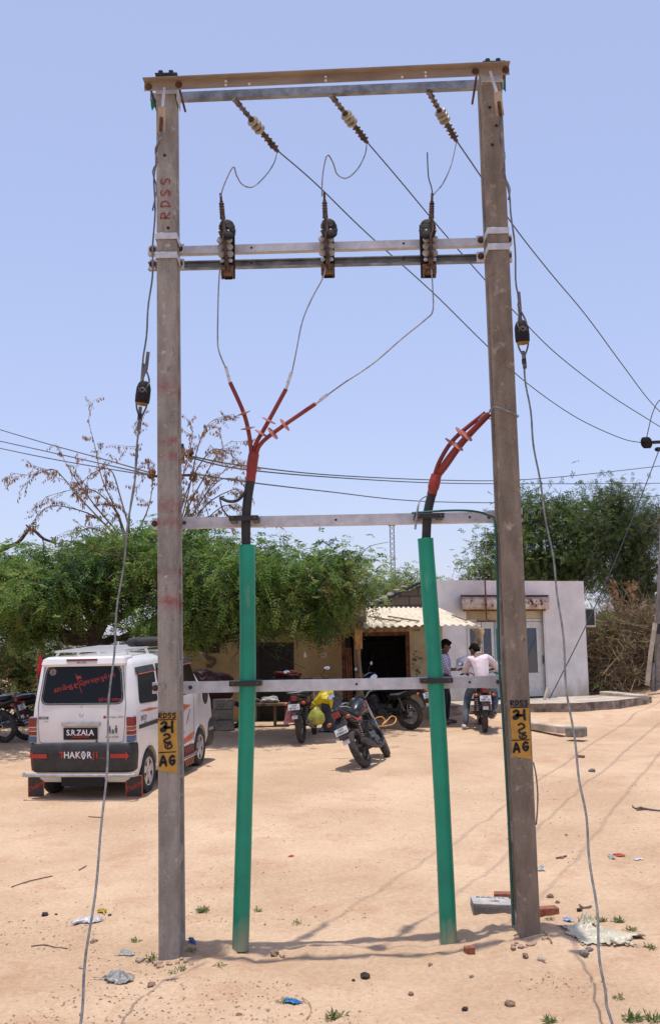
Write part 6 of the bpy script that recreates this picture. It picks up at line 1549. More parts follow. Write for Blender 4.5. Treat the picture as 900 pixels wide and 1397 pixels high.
    mb = MB(); pm = Matrix.Rotation(R(-14), 3, 'X'); mb.box((0, yp, zp), (.20, .008, .10), pm); pp = mb.build('number_plate', M['plate_white'], t, bevel=.003)
    mb = MB(); u = V((1, 0, 0)); v2 = pm @ V((0, 0, 1)); nrm = pm @ V((0, -1, 0))
    mb.text(plate[0], V((0, yp, zp))+v2*.024+nrm*.006, u, v2, .045, .012); mb.text(plate[1], V((0, yp, zp))-v2*.022+nrm*.006, u, v2, .048, .014); sub(mb.build('plate_lettering', M['inkblack'], t), pp)
    mb = MB(); mb.box((0, yp-.01, zp-.115), (.07, .012, .05), pm); mb.build('reflector', M['lampred'], t)
    mb = MB(); mb.box((0, yp+.0, zp-.17), (.10, .01, .06), pm); mb.build('fender_sticker', M['plate_white'], t)
    for s_ in (-1, 1):
        mb = MB(); mb.cyl((s_*.05, -.33, zt_-.085), (s_*.13, -.335, zt_-.085), .010, n=6); ik = mb.build('indicator', M['bumper'], t)
        mb = MB(); mb.ell((s_*.155, -.345, zt_-.085), (.042, .026, .028), 12, 8); sub(mb.build('indicator_lens', M['lampamber'], t), ik)
    # front end: fork, fender, headlamp, bars, mirrors
    S = Matrix.Translation((0, 1.06, .9)) @ Matrix.Rotation(R(12 if mirror_l else 4), 4, 'Z') @ Matrix.Translation((0, -1.06, -.9))
    mb = MB()
    for s_ in (-1, 1): mb.tube([(s_*.085, WB, r), (s_*.085, 1.07, .93)], [.022, .017], 9)
    mb.xf(S); mb.build('front_fork', M['steel'], t)
    mb = MB(); n = 12; vs = []
    for i in range(n+1):
        a = R(20+130*i/n); 
        for x, k_ in ((-.07, .985), (-.045, 1.02), (0, 1.035), (.045, 1.02), (.07, .985)): vs.append((x, WB+(r+.03)*k_*math.cos(a), r+(r+.03)*k_*math.sin(a)))
    mb.add(vs, [(i*5+j, i*5+j+1, (i+1)*5+j+1, (i+1)*5+j) for i in range(n) for j in range(4)], True); mb.xf(S); fo = mb.build('front_fender', M[body], t); so_ = fo.modifiers.new('s', 'SOLIDIFY'); so_.thickness = .004
    mb = MB(); mb.ell((0, 1.19, .84), (.10, .09, .10)); mb.bb((-.11, 1.10, .92), (.11, 1.14, .99)); mb.xf(S); mb.build('headlight_cowl', M[body], t)
    mb = MB(); hb = smoothpath([(-.36, .92, 1.00), (-.22, .98, 1.03), (-.10, 1.05, .98), (.10, 1.05, .98), (.22, .98, 1.03), (.36, .92, 1.00)], 4); mb.tube(hb, .011, 7); mb.xf(S); hbo = mb.build('handlebar', M['steel'], t)
    for s_ in (-1, 1):
        mb = MB(); mb.tube([(s_*.27, .955, 1.02), (s_*.38, .915, .995)], .017, 8); mb.tube([(s_*.26, 1.0, 1.02), (s_*.39, .98, .99)], .006, 5); mb.xf(S); sub(mb.build('grip', M['seat'], t), hbo)
        mb = MB(); mb.tube(smoothpath([(s_*.24, 1.0, 1.02), (s_*.27, 1.0, 1.10), (s_*.34, .98, 1.17)], 4), .007, 6); mb.xf(S); mo = mb.build('mirror', M['bumper'], t)
        mb = MB(); mb.ell((s_*.37, .985, 1.20), (.065, .018, .045), 14, 8); mb.xf(S); sub(mb.build('mirror_shell', M['bumper'], t), mo)
        mb = MB(); mb.ell((s_*.37, .972, 1.20), (.058, .010, .038), 14, 8); mb.xf(S); sub(mb.build('mirror_glass', M['mirror'], t), mo)
    mb = MB(); mb.bb((-.09, 1.02, .99), (.09, 1.08, 1.05)); mb.xf(S); mb.build('instrument_panel', M['bumper'], t, bevel=.01)
    # foot pegs, side stand, chain guard
    mb = MB()
    for s_ in (-1, 1): mb.tube([(s_*.08, .62, .28), (s_*.24, .60, .28)], .013, 7); mb.tube([(s_*.09, .30, .34), (s_*.22, .28, .35)], .012, 7)
    mb.build('foot_pegs', M['seat'], t)
    mb = MB(); mb.tube([(-.07, .48, .26), (-.20, .45, .02+.25*math.tan(R(-lean)) if lean else .02)], .012, 7); mb.build('side_stand', M['steel'], t)
    mb = MB(); mb.bb((-.10, .02, .36), (-.085, .50, .42)); mb.build('chain_guard', M['bumper'], t)
    bpy.context.view_layer.update()
    return t, t.matrix_world.copy()
bkA, MA = bike('motorcycle carrying a yellow bag on the right and a pink bag on the left', (412, 1012), 19.4, 9, -4, plate=('GJ08', 'BK3817'))
bkB, MBk = bike('sporty black and red motorcycle leaning alone in the sunny middle of the yard', (501, 1046), 16.5, 17, -24, decal='red', sport=True, plate=('GJ02', 'DB6814'))
bkC, MC = bike('dark motorcycle parked in the awning shade with its front toward the left', (560, 990), 21.2, -52, -8, decal='grey', plate=('GJ08', 'CH2191'), sport=False)
bkD, MD = bike('motorcycle ridden by the person in the pale pink shirt', (661, 992), 20.6, 4, 0, plate=('GJ08', 'AM5120'), mirror_l=False)
bkE, ME = bike('dusty black motorcycle in deep tree shade at the left edge, nearer the van', (36, 1008), 20.9, -74, -8, decal='grey', group='dark motorcycles at the left edge')
bkF, MF = bike('black motorcycle cut off by the left edge of the picture', (6, 1014), 20.4, -70, -8, decal='grey', group='dark motorcycles at the left edge')
# yellow bags hung on the first motorcycle
def sack(name, label, c, rad, m_, seed, group=None, knot=None, top=None):
    t = thing(name, label, 'bag', tuple(c), group=group); mb = MB(); c = V(c); vs = []; n, m2 = 22, 16
    for j in range(m2+1):
        v_ = j/m2
        rr = math.sin(math.pi*min(1, (1-v_)*1.0)**.8)**.7 if v_ > .0 else 0
        rr = (math.sin(math.pi*v_**.62))**.75 if 0 < v_ < 1 else 0.02
        for i in range(n):
            a = 2*math.pi*i/n; k = 1+.16*math.sin(a*5+v_*3+seed)+.10*math.sin(a*9-v_*4)+.25*(float(vnoise(a*1.5+seed, v_*5, seed))-.5)
            k = 1+(k-1)*(.4+v_*.9)
            vs.append((c.x+rad[0]*rr*k*math.cos(a), c.y+rad[1]*rr*k*math.sin(a), c.z-rad[2]+2*rad[2]*v_))
    fs = [(j*n+i, j*n+(i+1) % n, (j+1)*n+(i+1) % n, (j+1)*n+i) for j in range(m2) for i in range(n)]
    fs += [tuple(range(n))[::-1], tuple(range(m2*n, m2*n+n))]; mb.add(vs, fs, True); mb.build('bag_body', m_, t, sharp=60)
    if knot:
        mb = MB(); k0 = V(c)+V((0, 0, rad[2]*.9)); mb.tube([k0, V(knot).lerp(k0, .5)+V((.01, -.02, 0)), V(knot)], .012, 6); mb.build('bag_handle', m_, t)
    return t
def plastic(name, col, tr=.3):
    m = mat(name, col, .35, var=.12, scale=9, bump=.012, bscale=18); nt = m.node_tree; b = nt.nodes['Principled BSDF']
    t = nt.nodes.new('ShaderNodeBsdfTranslucent'); t.inputs['Color'].default_value = (*col, 1); mx = nt.nodes.new('ShaderNodeMixShader'); mx.inputs[0].default_value = tr
    nt.links.new(b.outputs[0], mx.inputs[1]); nt.links.new(t.outputs[0], mx.inputs[2]); nt.links.new(mx.outputs[0], nt.nodes['Material Output'].inputs['Surface']); return m
YB = plastic('yellow_plastic', (.72, .60, .03), .35); YB2 = plastic('pale_yellow_plastic', (.50, .50, .09), .35); PB = plastic('pink_plastic', (.62, .32, .36), .3)
hang = W(425, 958, 19.3)
sack('yellow_bag', 'dull yellow plastic sack, the lower of the two hanging from the motorcycle', W(432, 976, 19.3), (.135, .12, .17), YB2, 3, knot=hang)
yb = thing('yellow_bag', 'bright yellow plastic bag, the upper one billowing beside the motorcycle', 'bag', tuple(W(438, 955, 19.4)))
mb = MB(); vs = []; nn, mm = 20, 14
c0 = W(424, 962, 19.4); c1 = W(437, 950, 19.4); c2 = W(451, 951, 19.35); c3 = W(452, 966, 19.3)
spine = smoothpath([c0, c1, c2, c3], 5); rads = [.02+.10*math.sin(math.pi*min(1, i/(len(spine)-1)*.95+.05)**.8) for i in range(len(spine))]
for j, p in enumerate(spine):
    for i in range(nn):
        a = 2*math.pi*i/nn; k = 1+.28*math.sin(a*4+j*.35)+.12*math.sin(a*7-j*.5); vs.append((p.x+rads[j]*.9*k*math.cos(a)*.55, p.y+rads[j]*k*math.sin(a), p.z+rads[j]*k*math.cos(a)*1.0))
L_ = len(spine); mb.add(vs, [(j*nn+i, j*nn+(i+1) % nn, (j+1)*nn+(i+1) % nn, (j+1)*nn+i) for j in range(L_-1) for i in range(nn)]+[tuple(range(nn))[::-1], tuple(range((L_-1)*nn, L_*nn))], True); mb.build('bag_body', YB, yb, sharp=60)
pbg = thing('pink_bag', 'pink printed carrier bag hanging off the left of the motorcycle', 'bag', tuple(W(391, 980, 19.2)))
mb = MB(); vs = []
T = [(394, 957), (402, 960)]; Bt = [(386, 989), (404, 984)]
n1, n2 = 8, 12
for s_ in (0, 1):
    for j in range(n2+1):
        v_ = j/n2
        for i in range(n1+1):
            u = i/n1; px = (T[0][0]*(1-v_)+Bt[0][0]*v_)*(1-u)+(T[1][0]*(1-v_)+Bt[1][0]*v_)*u; py = (T[0][1]*(1-v_)+Bt[0][1]*v_)*(1-u)+(T[1][1]*(1-v_)+Bt[1][1]*v_)*u
            p = W(px, py, 19.25); dp = .05*math.sin(math.pi*u)*math.sin(math.pi*min(1, v_+.15))*(1 if s_ else -1); vs.append((p.x, p.y+dp+.012*math.sin(u*9+v_*8), p.z))
st2 = (n1+1)*(n2+1); fs = []
for s_ in (0, 1):
    for j in range(n2):
        for i in range(n1):
            q = [s_*st2+j*(n1+1)+i, s_*st2+j*(n1+1)+i+1, s_*st2+(j+1)*(n1+1)+i+1, s_*st2+(j+1)*(n1+1)+i]; fs.append(q[::-1] if s_ else q)
mb.add(vs, fs, True); bdy = mb.build('bag_body', PB, pbg, sharp=80)
mb = MB()
for k in range(14):
    p = W(random.uniform(392, 401), 964+k*1.6, 19.17); r = random.uniform(.012, .028); mb.poly([p+V((r*math.cos(a)*random.uniform(.5, 1.3), 0, r*.6*math.sin(a)*random.uniform(.5, 1.3))) for a in [i*math.pi/3 for i in range(6)]])
mb.build('red_print', M['red'], pbg)
mb = MB(); mb.tube(smoothpath([W(395, 957, 19.25), W(399, 948, 19.3), W(402, 960, 19.25)], 4), .008, 5); mb.build('bag_handle', PB, pbg)
# ------------------------------------------------------------------ people
M['skin'] = mat('brown_skin', (.13, .065, .042), .6, var=.1)
M['hair'] = mat('black_hair', (.007, .006, .006), .85, var=.3, scale=60, spec=.1)
M['shirt_pink'] = mat('pale_pink_shirt', (.66, .55, .56), .9, var=.08, scale=14, bump=.012, bscale=9)
def check_mat():
    m = bpy.data.materials.new('checked_shirt'); m.use_nodes = True; nt = m.node_tree; b = nt.nodes['Principled BSDF']; tc = nt.nodes.new('ShaderNodeTexCoord')
    br = nt.nodes.new('ShaderNodeTexBrick'); br.offset = 0; br.inputs['Scale'].default_value = 1; br.inputs['Brick Width'].default_value = .045; br.inputs['Row Height'].default_value = .045; br.inputs['Mortar Size'].default_value = .007; br.inputs['Mortar Smooth'].default_value = .3
    br.inputs['Color1'].default_value = (.60, .60, .72, 1); br.inputs['Color2'].default_value = (.62, .62, .74, 1); br.inputs['Mortar'].default_value = (.20, .20, .42, 1)
    mp = nt.nodes.new('ShaderNodeMapping'); mp.inputs['Rotation'].default_value = (R(90), 0, R(20)); nt.links.new(tc.outputs['Object'], mp.inputs['Vector']); nt.links.new(mp.outputs['Vector'], br.inputs['Vector']); nt.links.new(br.outputs['Color'], b.inputs['Base Color']); b.inputs['Roughness'].default_value = .9; return m
M['shirt_check'] = check_mat()
M['trouser_dark'] = mat('navy_trousers', (.018, .020, .034), .9, var=.2, scale=8, bump=.008, bscale=9)
M['jeans'] = mat('faded_jeans', (.05, .065, .09), .9, var=0, scale=7, col2=(.14, .17, .21), bump=.008, bscale=9)
M['shoe'] = mat('dusty_shoe', (.10, .08, .07), .8, var=.3)
M['shoe_white'] = mat('grey_sneaker', (.40, .39, .38), .7, var=.3)
def skin_mesh(J, E, root, sub_=1, scale=1.0, extra=0.0):
    """grow a surface around connected joints; J: name -> (pos, radius)"""
    names = list(J); me = bpy.data.meshes.new('s'); me.from_pydata([J[n][0] for n in names], [(names.index(a), names.index(b)) for a, b in E], [])
    o = bpy.data.objects.new('s', me); COL.objects.link(o); o.modifiers.new('k', 'SKIN'); sv = me.skin_vertices[0].data
    for i, n in enumerate(names):
        r = J[n][1]; r = r if isinstance(r, tuple) else (r, r); sv[i].radius = (r[0]*scale+extra, r[1]*scale+extra); sv[i].use_root = (n == root)
    s_ = o.modifiers.new('u', 'SUBSURF'); s_.levels = sub_; s_.render_levels = sub_
    bpy.context.view_layer.update(); dg = bpy.context.evaluated_depsgraph_get(); out = bpy.data.meshes.new_from_object(o.evaluated_get(dg))
    vs = [tuple(v.co) for v in out.vertices]; fs = [tuple(p.vertices) for p in out.polygons]
    bpy.data.objects.remove(o); return vs, fs
def remesh(mb, name, m_, parent, vox=.012):
    o = mb.build(name, m_, parent); r = o.modifiers.new('r', 'REMESH'); r.mode = 'VOXEL'; r.voxel_size = vox; r.use_smooth_shade = True
    s_ = o.modifiers.new('sm', 'SMOOTH'); s_.factor = .5; s_.iterations = 2
    bpy.context.view_layer.update(); dg = bpy.context.evaluated_depsgraph_get(); me = bpy.data.meshes.new_from_object(o.evaluated_get(dg)); o.modifiers.clear(); o.data = me
    if not me.materials: me.materials.append(m_)
    return o
def head(mb, c, yaw, pitch, s_=1.0):
    """head facing local +y, turned by yaw (about z) and nodding by pitch"""
    Q = Matrix.Translation(c) @ Matrix.Rotation(yaw, 4, 'Z') @ Matrix.Rotation(pitch, 4, 'X')
    h = MB(); h.ell((0, -.005, .02), (.074, .092, .100), 20, 14); h.ell((0, .022, -.045), (.056, .066, .072), 16, 10)
    h.ell((0, .098, -.005), (.013, .020, .024), 10, 8); h.ell((0, .088, -.052), (.026, .012, .010), 10, 6); h.ell((0, .074, -.094), (.028, .022, .022), 10, 8)
    for x in (-1, 1): h.ell((x*.078, -.005, .0), (.012, .024, .034), 10, 8); h.ell((x*.032, .084, .030), (.022, .010, .007), 8, 6); h.ell((x*.030, .078, .012), (.014, .010, .009), 8, 6)
    h.xf(Q); mb.add(h.v, h.f, True); return Q
def hair(Q, parent, longer=0):
    h = MB(); h.ell((0, -.014, .042), (.084, .100, .095), 22, 14, nz=.05, seed=3); h.ell((0, -.052, .0), (.076, .060, .085+longer), 18, 12, nz=.06, seed=4); h.ell((0, .055, .088), (.062, .045, .030), 14, 8, nz=.1, seed=5)
    for x in (-1, 1): h.ell((x*.072, -.01, .035), (.014, .040, .05), 10, 8)
    h.xf(Q); return remesh(h, 'hair', M['hair'], parent, .010)
def eyes(Q, parent):
    for nm, m_, r, e in (('eye', M['white'], .010, .0), ):
        for x in (-1, 1):
            h = MB(); h.ell((x*.030, .084, .012), (.011, .005, .006), 8, 6); h.xf(Q); h.build('eye', M['white'], parent)
def hand(J, E, wrist, wname, dirv, palmn, curl=.5, thumb=1):
    """palm and five unequal bent fingers as joint chains rooted in the palm"""
    d = V(dirv).normalized(); n = V(palmn).normalized(); s_ = d.cross(n).normalized()*thumb; w_ = V(wrist)
    pc = w_+d*.045; J[wname+'palm'] = (tuple(pc), (.018, .026)); E.append((wname, wname+'palm'))
    for k, (o, L) in enumerate(((.028, .068), (.010, .078), (-.009, .072), (-.027, .058))):
        b = w_+d*.075+s_*o; a1 = b+(d*math.cos(curl*.5)+n*math.sin(curl*.5))*L*.5; a2 = a1+(d*math.cos(curl*1.4)+n*math.sin(curl*1.4))*L*.5
        for i, q in enumerate((b, a1, a2)): J[f'{wname}f{k}{i}'] = (tuple(q), .0095-.0012*i)
        E.append((wname+'palm', f'{wname}f{k}0')); E.append((f'{wname}f{k}0', f'{wname}f{k}1')); E.append((f'{wname}f{k}1', f'{wname}f{k}2'))
    b = w_+d*.03+s_*.03; t1 = b+(d*.7+s_*.6+n*.2).normalized()*.035; t2 = t1+(d*.9+s_*.15+n*.4).normalized()*.03
    for i, q in enumerate((b, t1, t2)): J[f'{wname}t{i}'] = (tuple(q), .011-.001*i)
    E.append((wname+'palm', wname+'t0')); E.append((wname+'t0', wname+'t1')); E.append((wname+'t1', wname+'t2'))
def sub_skin(J, E, keep, root, ex):
    JJ = {k: J[k] for k in keep}; EE = [e for e in E if e[0] in JJ and e[1] in JJ]; return skin_mesh(JJ, EE, root, 1, 1.0, ex)
# --- standing person reading papers, in profile facing right (+x)
fx = W(609, 986, 22.0); gzp = gzf(fx.x, 22.0); H0 = V((fx.x-.02, 22.0, gzp))
def rel(x, y, z): return tuple(H0+V((x, y, z)))
pA = thing('person', 'standing person in a checked shirt and dark trousers reading white papers', 'person', tuple(H0))
J = {'pel': (rel(-.02, 0, .90), (.12, .15)), 'waist': (rel(-.01, 0, 1.02), (.105, .14)), 'chest': (rel(.0, 0, 1.22), (.115, .165)), 'neckb': (rel(-.01, 0, 1.37), (.07, .10)), 'neck': (rel(.015, 0, 1.43), .05), 'hd': (rel(.03, 0, 1.50), .06)}
E = [('pel', 'waist'), ('waist', 'chest'), ('chest', 'neckb'), ('neckb', 'neck'), ('neck', 'hd')]
for s_, nm in ((1, 'l'), (-1, 'r')):
    J[nm+'sh'] = (rel(-.01, s_*.17, 1.33), .058); J[nm+'el'] = (rel(.03-.02*s_, s_*.23, 1.07), .043); J[nm+'wr'] = (rel(.25+.05*(s_ < 0), s_*.12, 1.07), .028)
    J[nm+'hip'] = (rel(-.01, s_*.09, .84), .088); J[nm+'kn'] = (rel(.02+.05*s_, s_*.10, .47), .058); J[nm+'cf'] = (rel(-.01+.05*s_, s_*.10, .33), .056); J[nm+'an'] = (rel(-.02+.06*s_, s_*.10, .08), .036); J[nm+'to'] = (rel(.14+.06*s_, s_*.12, .03), .03)
    E += [('neckb', nm+'sh'), (nm+'sh', nm+'el'), (nm+'el', nm+'wr'), ('pel', nm+'hip'), (nm+'hip', nm+'kn'), (nm+'kn', nm+'cf'), (nm+'cf', nm+'an'), (nm+'an', nm+'to')]
    hand(J, E, J[nm+'wr'][0], nm+'wr', (1, -s_*.2, .15), (0, -s_, .2), 1.0, 1 if s_ > 0 else -1)
v_, f_ = skin_mesh(J, E, 'pel'); mb = MB(); mb.add(v_, f_, True); Q = head(mb, rel(.05, 0, 1.535), R(-90), R(-22)); remesh(mb, 'body', M['skin'], pA, .010); hair(Q, pA); eyes(Q, pA)
keep = ['pel', 'waist', 'chest', 'neckb', 'lsh', 'rsh', 'lel', 'rel']; JJ = dict(J); 
for nm in 'lr':
    a = V(J[nm+'el'][0]); b = V(J[nm+'wr'][0]); JJ[nm+'mid'] = (tuple(a.lerp(b, .25)), .046); keep.append(nm+'mid')
EE = E+[('lel', 'lmid'), ('rel', 'rmid')]; JJ['pel'] = (rel(-.02, 0, .86), (.125, .155))
v_, f_ = sub_skin(JJ, EE, keep, 'pel', .018); mb = MB(); mb.add(v_, f_, True); remesh(mb, 'shirt', M['shirt_check'], pA, .014)
keep = ['pel']+[n+k for n in 'lr' for k in ('hip', 'kn', 'cf', 'an')]; v_, f_ = sub_skin(J, E, keep, 'pel', .018); mb = MB(); mb.add(v_, f_, True); remesh(mb, 'trousers', M['trouser_dark'], pA, .014)
for s_ in (1, -1):
    mb = MB(); mb.ell(rel(.05+.06*s_, s_*.11, .045), (.13, .048, .045), 16, 8); mb.build('shoe', M['shoe'], pA)
pp = thing('paper_sheets', 'loose white paper sheets held open by the standing person', 'papers', rel(.36, -.02, 1.10))
c = V(rel(.33, -.05, 1.20))
for k, (a, b) in enumerate(((35, 0), (22, 12), (44, -8))):
    mb = MB(); Mx = Matrix.Rotation(R(b), 3, 'Z') @ Matrix.Rotation(R(-a-15), 3, 'Y'); n = 6; vs = []
    for i in range(n+1):
        for j in (0, 1): u = i/n-.5; vs.append(c+V((.92, -.05, .38))*((j-.5)*.21)+(Matrix.Rotation(R(b), 3, 'Y') @ V((.18, .72, .67)))*(u*.29)+V((0, -.03*k-.035*math.sin((u+.5)*math.pi), 0)))
    mb.add(vs, [(2*i, 2*i+1, 2*i+3, 2*i+2) for i in range(n)], True); o = mb.build('sheet', M['white_paper'], pp); sd = o.modifiers.new('s', 'SOLIDIFY'); sd.thickness = .001
# --- person seated on the motorcycle, seen from behind, bent forward, head down to the left
def mw(x, y, z): return tuple(MD @ V((x, y, z)))
pB = thing('person', 'person in a pale pink shirt and faded jeans sitting astride a motorcycle, back turned', 'person', mw(0, .3, .8))
J = {'pel': (mw(0, .30, .90), (.15, .12)), 'waist': (mw(-.01, .33, 1.03), (.135, .11)), 'chest': (mw(-.015, .44, 1.22), (.175, .125)), 'neckb': (mw(-.02, .54, 1.36), (.11, .08)), 'neck': (mw(-.05, .60, 1.41), .052), 'hd': (mw(-.08, .645, 1.44), .06)}
E = [('pel', 'waist'), ('waist', 'chest'), ('chest', 'neckb'), ('neckb', 'neck'), ('neck', 'hd')]
AR = {'l': [(-.20, .54, 1.31), (-.31, .62, 1.08), (-.27, .82, 1.02)], 'r': [(.17, .55, 1.30), (.31, .66, 1.13), (.24, .82, 1.10)]}
LG = {'l': [(-.11, .34, .86), (-.24, .70, .66), (-.30, .60, .42), (-.33, .42, .09), (-.37, .52, .05)], 'r': [(.11, .34, .86), (.24, .72, .68), (.25, .62, .50), (.22, .52, .36), (.23, .66, .32)]}
gl = gzf(mw(-.35, .42, 0)[0], mw(-.35, .42, 0)[1])
for s_, nm in ((-1, 'l'), (1, 'r')):
    for k, n2, r in zip(AR[nm], ('sh', 'el', 'wr'), (.060, .044, .028)): J[nm+n2] = (mw(*k), r)
    for k, n2, r in zip(LG[nm], ('hip', 'kn', 'cf', 'an', 'to'), (.095, .066, .056, .038, .03)): J[nm+n2] = (mw(*k), r)
    E += [('neckb', nm+'sh'), (nm+'sh', nm+'el'), (nm+'el', nm+'wr'), ('pel', nm+'hip'), (nm+'hip', nm+'kn'), (nm+'kn', nm+'cf'), (nm+'cf', nm+'an'), (nm+'an', nm+'to')]
    hand(J, E, J[nm+'wr'][0], nm+'wr', (-s_*.35, .95, 0), (0, .15, -1), 1.3, s_)
v_, f_ = skin_mesh(J, E, 'pel'); mb = MB(); mb.add(v_, f_, True); Q = head(mb, mw(-.10, .67, 1.475), R(35), R(-38)); remesh(mb, 'body', M['skin'], pB, .010); hair(Q, pB, .02); eyes(Q, pB)
JJ = dict(J); keep = ['pel', 'waist', 'chest', 'neckb', 'lsh', 'rsh', 'lel', 'rel']
for nm in 'lr':
    a = V(J[nm+'el'][0]); b = V(J[nm+'wr'][0]); JJ[nm+'mid'] = (tuple(a.lerp(b, .5)), .042); keep.append(nm+'mid')
v_, f_ = sub_skin(JJ, E+[('lel', 'lmid'), ('rel', 'rmid')], keep, 'pel', .022); mb = MB(); mb.add(v_, f_, True); remesh(mb, 'shirt', M['shirt_pink'], pB, .014)
# shirt collar ring
mb = MB(); nb = V(J['neckb'][0]).lerp(V(J['neck'][0]), .75); mb.torus(nb, V(J['hd'][0])-V(J['neckb'][0])+V((0, 0, .05)), .058, .013, 20, 6); mb.build('collar', bpy.data.materials['pale_pink_shirt'], pB)
keep = ['pel']+[n+k for n in 'lr' for k in ('hip', 'kn', 'cf', 'an')]; v_, f_ = sub_skin(J, E, keep, 'pel', .018); mb = MB(); mb.add(v_, f_, True); remesh(mb, 'jeans', M['jeans'], pB, .014)
for nm, p in (('l', mw(-.36, .47, .055)), ('r', mw(.225, .59, .325))):
    mb = MB(); mb.ell(p, (.05, .13, .05), 14, 8); mb.build('shoe', M['shoe_white'], pB)
# ------------------------------------------------------------------ clutter under the shop wall
def at(px, py, Y): 
    p = W(px, py, Y); p.z = gzf(p.x, p.y); return p
p = at(304, 1005, 21.9)
t = thing('block_stack', 'stack of rough grey concrete blocks beside the van front', 'concrete blocks', tuple(p))
for k in range(3):
    for j in range(2 if k < 2 else 1):
        mb = MB(); c = V((p.x-.0+.012*k*(-1)**k, p.y+.22*j, p.z+.105+.205*k)); mb.box(c, (.40, .20, .195), Matrix.Rotation(R(random.uniform(-4, 4)), 3, 'Z')); mb.build('block', M['grey_block'], t, bevel=.012)
p = at(365, 985, 22.6); t = thing('wooden_bench', 'low wooden bench with folded sacks on it before the dark doorway', 'bench', tuple(p))
mb = MB(); mb.bb((p.x-.55, p.y-.2, p.z+.42), (p.x+.42, p.y+.2, p.z+.47)); mb.build('seat', M['wood'], t, bevel=.005)
for dx in (-.5, .38):
    for dy in (-.16, .16): mb = MB(); mb.bb((p.x+dx-.025, p.y+dy-.025, p.z-.03), (p.x+dx+.025, p.y+dy+.025, p.z+.418)); mb.build('leg', M['rust'], t)
for i, (dx, cc) in enumerate(((-.35, (.30, .28, .26)), (.05, (.42, .40, .37)))):
    mb = MB(); mb.ell((p.x+dx, p.y, p.z+.53), (.20, .15, .07), 18, 10, nz=.3, seed=i+2); o = mb.build('folded_sack', mat('sackcloth%d' % i, cc, .95, var=.25, scale=12, bump=.01), base=(p.x+dx, p.y, p.z+.47)); tag(o, ['grey folded sack on the bench, left one', 'pale folded sack on the bench, right one'][i], 'sack')
p = at(392, 1000, 22.9); mb = MB(); mb.ell((p.x, p.y, p.z+1.02), (.30, .2, .08), 22, 12, nz=.35, seed=4); 
t = thing('covered_cart', 'small cart draped with a dark red cloth in front of the doorway', 'cart', tuple(p)); mb.build('red_cover', mat('dark_red_cloth', (.09, .012, .010), .9, var=.3, scale=6, bump=.01), t)
mb = MB(); mb.bb((p.x-.28, p.y-.16, p.z+.5), (p.x+.28, p.y+.16, p.z+.97)); mb.build('box', M['dark'], t, bevel=.01)
for dx in (-.24, .24):
    mb = MB(); mb.bb((p.x+dx-.03, p.y-.18, p.z-.03), (p.x+dx+.03, p.y-.12, p.z+.498)); mb.build('leg', M['wood'], t)
p = at(452, 990, 20.6); c = W(449, 965, 20.6); t = thing('grey_drum', 'round grey water drum standing behind the yellow bags', 'drum', tuple(p))
mb = MB(); mb.lathe([(.12, 0), (.19, .04), (.21, .25), (.21, .5), (.17, .66), (.10, .72), (.09, .78)], p+V((.02, .5, 0)), (0, 0, 1), 24); mb.build('drum_body', mat('drum_grey', (.10, .10, .095), .6, var=.2), t)
mb = MB(); mb.lathe([(.11, .781), (.115, .80), (.11, .83)], p+V((.02, .5, 0)), (0, 0, 1), 20); mb.build('lid', M['bumper'], t)
c = W(285, 918, 22.4); c0 = at(285, 1000, 22.4)
t = thing('covered_motorbike', 'dark red covered two-wheeler parked against the wall behind the van front', 'scooter', tuple(c0))
mb = MB(); mb.ell((c0.x-.1, c0.y, c0.z+.85), (.62, .22, .34), 24, 14, nz=.3, seed=9); mb.build('dark_cover', mat('maroon_cover', (.06, .012, .012), .6, var=.3, scale=5, bump=.01), t)
for dx in (-.6, .5):
    mb = MB(); mb.torus((c0.x+dx, c0.y, c0.z+.27), (0, 1, 0), .22, .05, 28, 8); mb.build('tyre', M['biketyre'], t)
mb = MB(); mb.bb((c0.x-.5, c0.y-.1, c0.z+.3), (c0.x+.4, c0.y+.1, c0.z+.7)); mb.build('body', M['bumper'], t, bevel=.05)
# hose and rope
p = at(520, 1000, 18.6)
mb = MB(); hz = [(508, 986, 18.7), (512, 980, 18.7), (520, 978, 18.7), (525, 983, 18.7), (521, 989, 18.6), (527, 984, 18.7), (534, 977, 18.8), (540, 980, 18.8), (537, 987, 18.7), (527, 990, 18.6), (515, 991, 18.6)]
Q = smoothpath([W(*a)+V((0, 0, 0)) for a in hz], 5); zmin = min(q.z for q in Q); 
for q in Q: q.z += (gzf(q.x, q.y)+.02-zmin)*1.0 if zmin < gzf(q.x, q.y) else 0
mb.tube(Q, .009, 8); tag(mb.build('orange_hose', mat('orange_rubber', (.62, .27, .03), .5, var=.1), base=tuple(p)), 'coiled orange hose standing in a loop beside the leaning motorcycle', 'hose')
t = thing('orange_rope', 'orange ropes hanging in long loops beside the awning post', 'rope', tuple(W(478, 905, 21.8)), group=None)
for dx in (0, 3, 6):
    mb = MB(); mb.tube(smoothpath([W(472+dx, 884, 21.9), W(474+dx, 930, 21.8), W(475+dx*.8, 956, 21.8)], 5), .012, 6); mb.build('strand', mat('rope_orange%d' % dx, (.35, .12, .04), .9, var=.3), t)
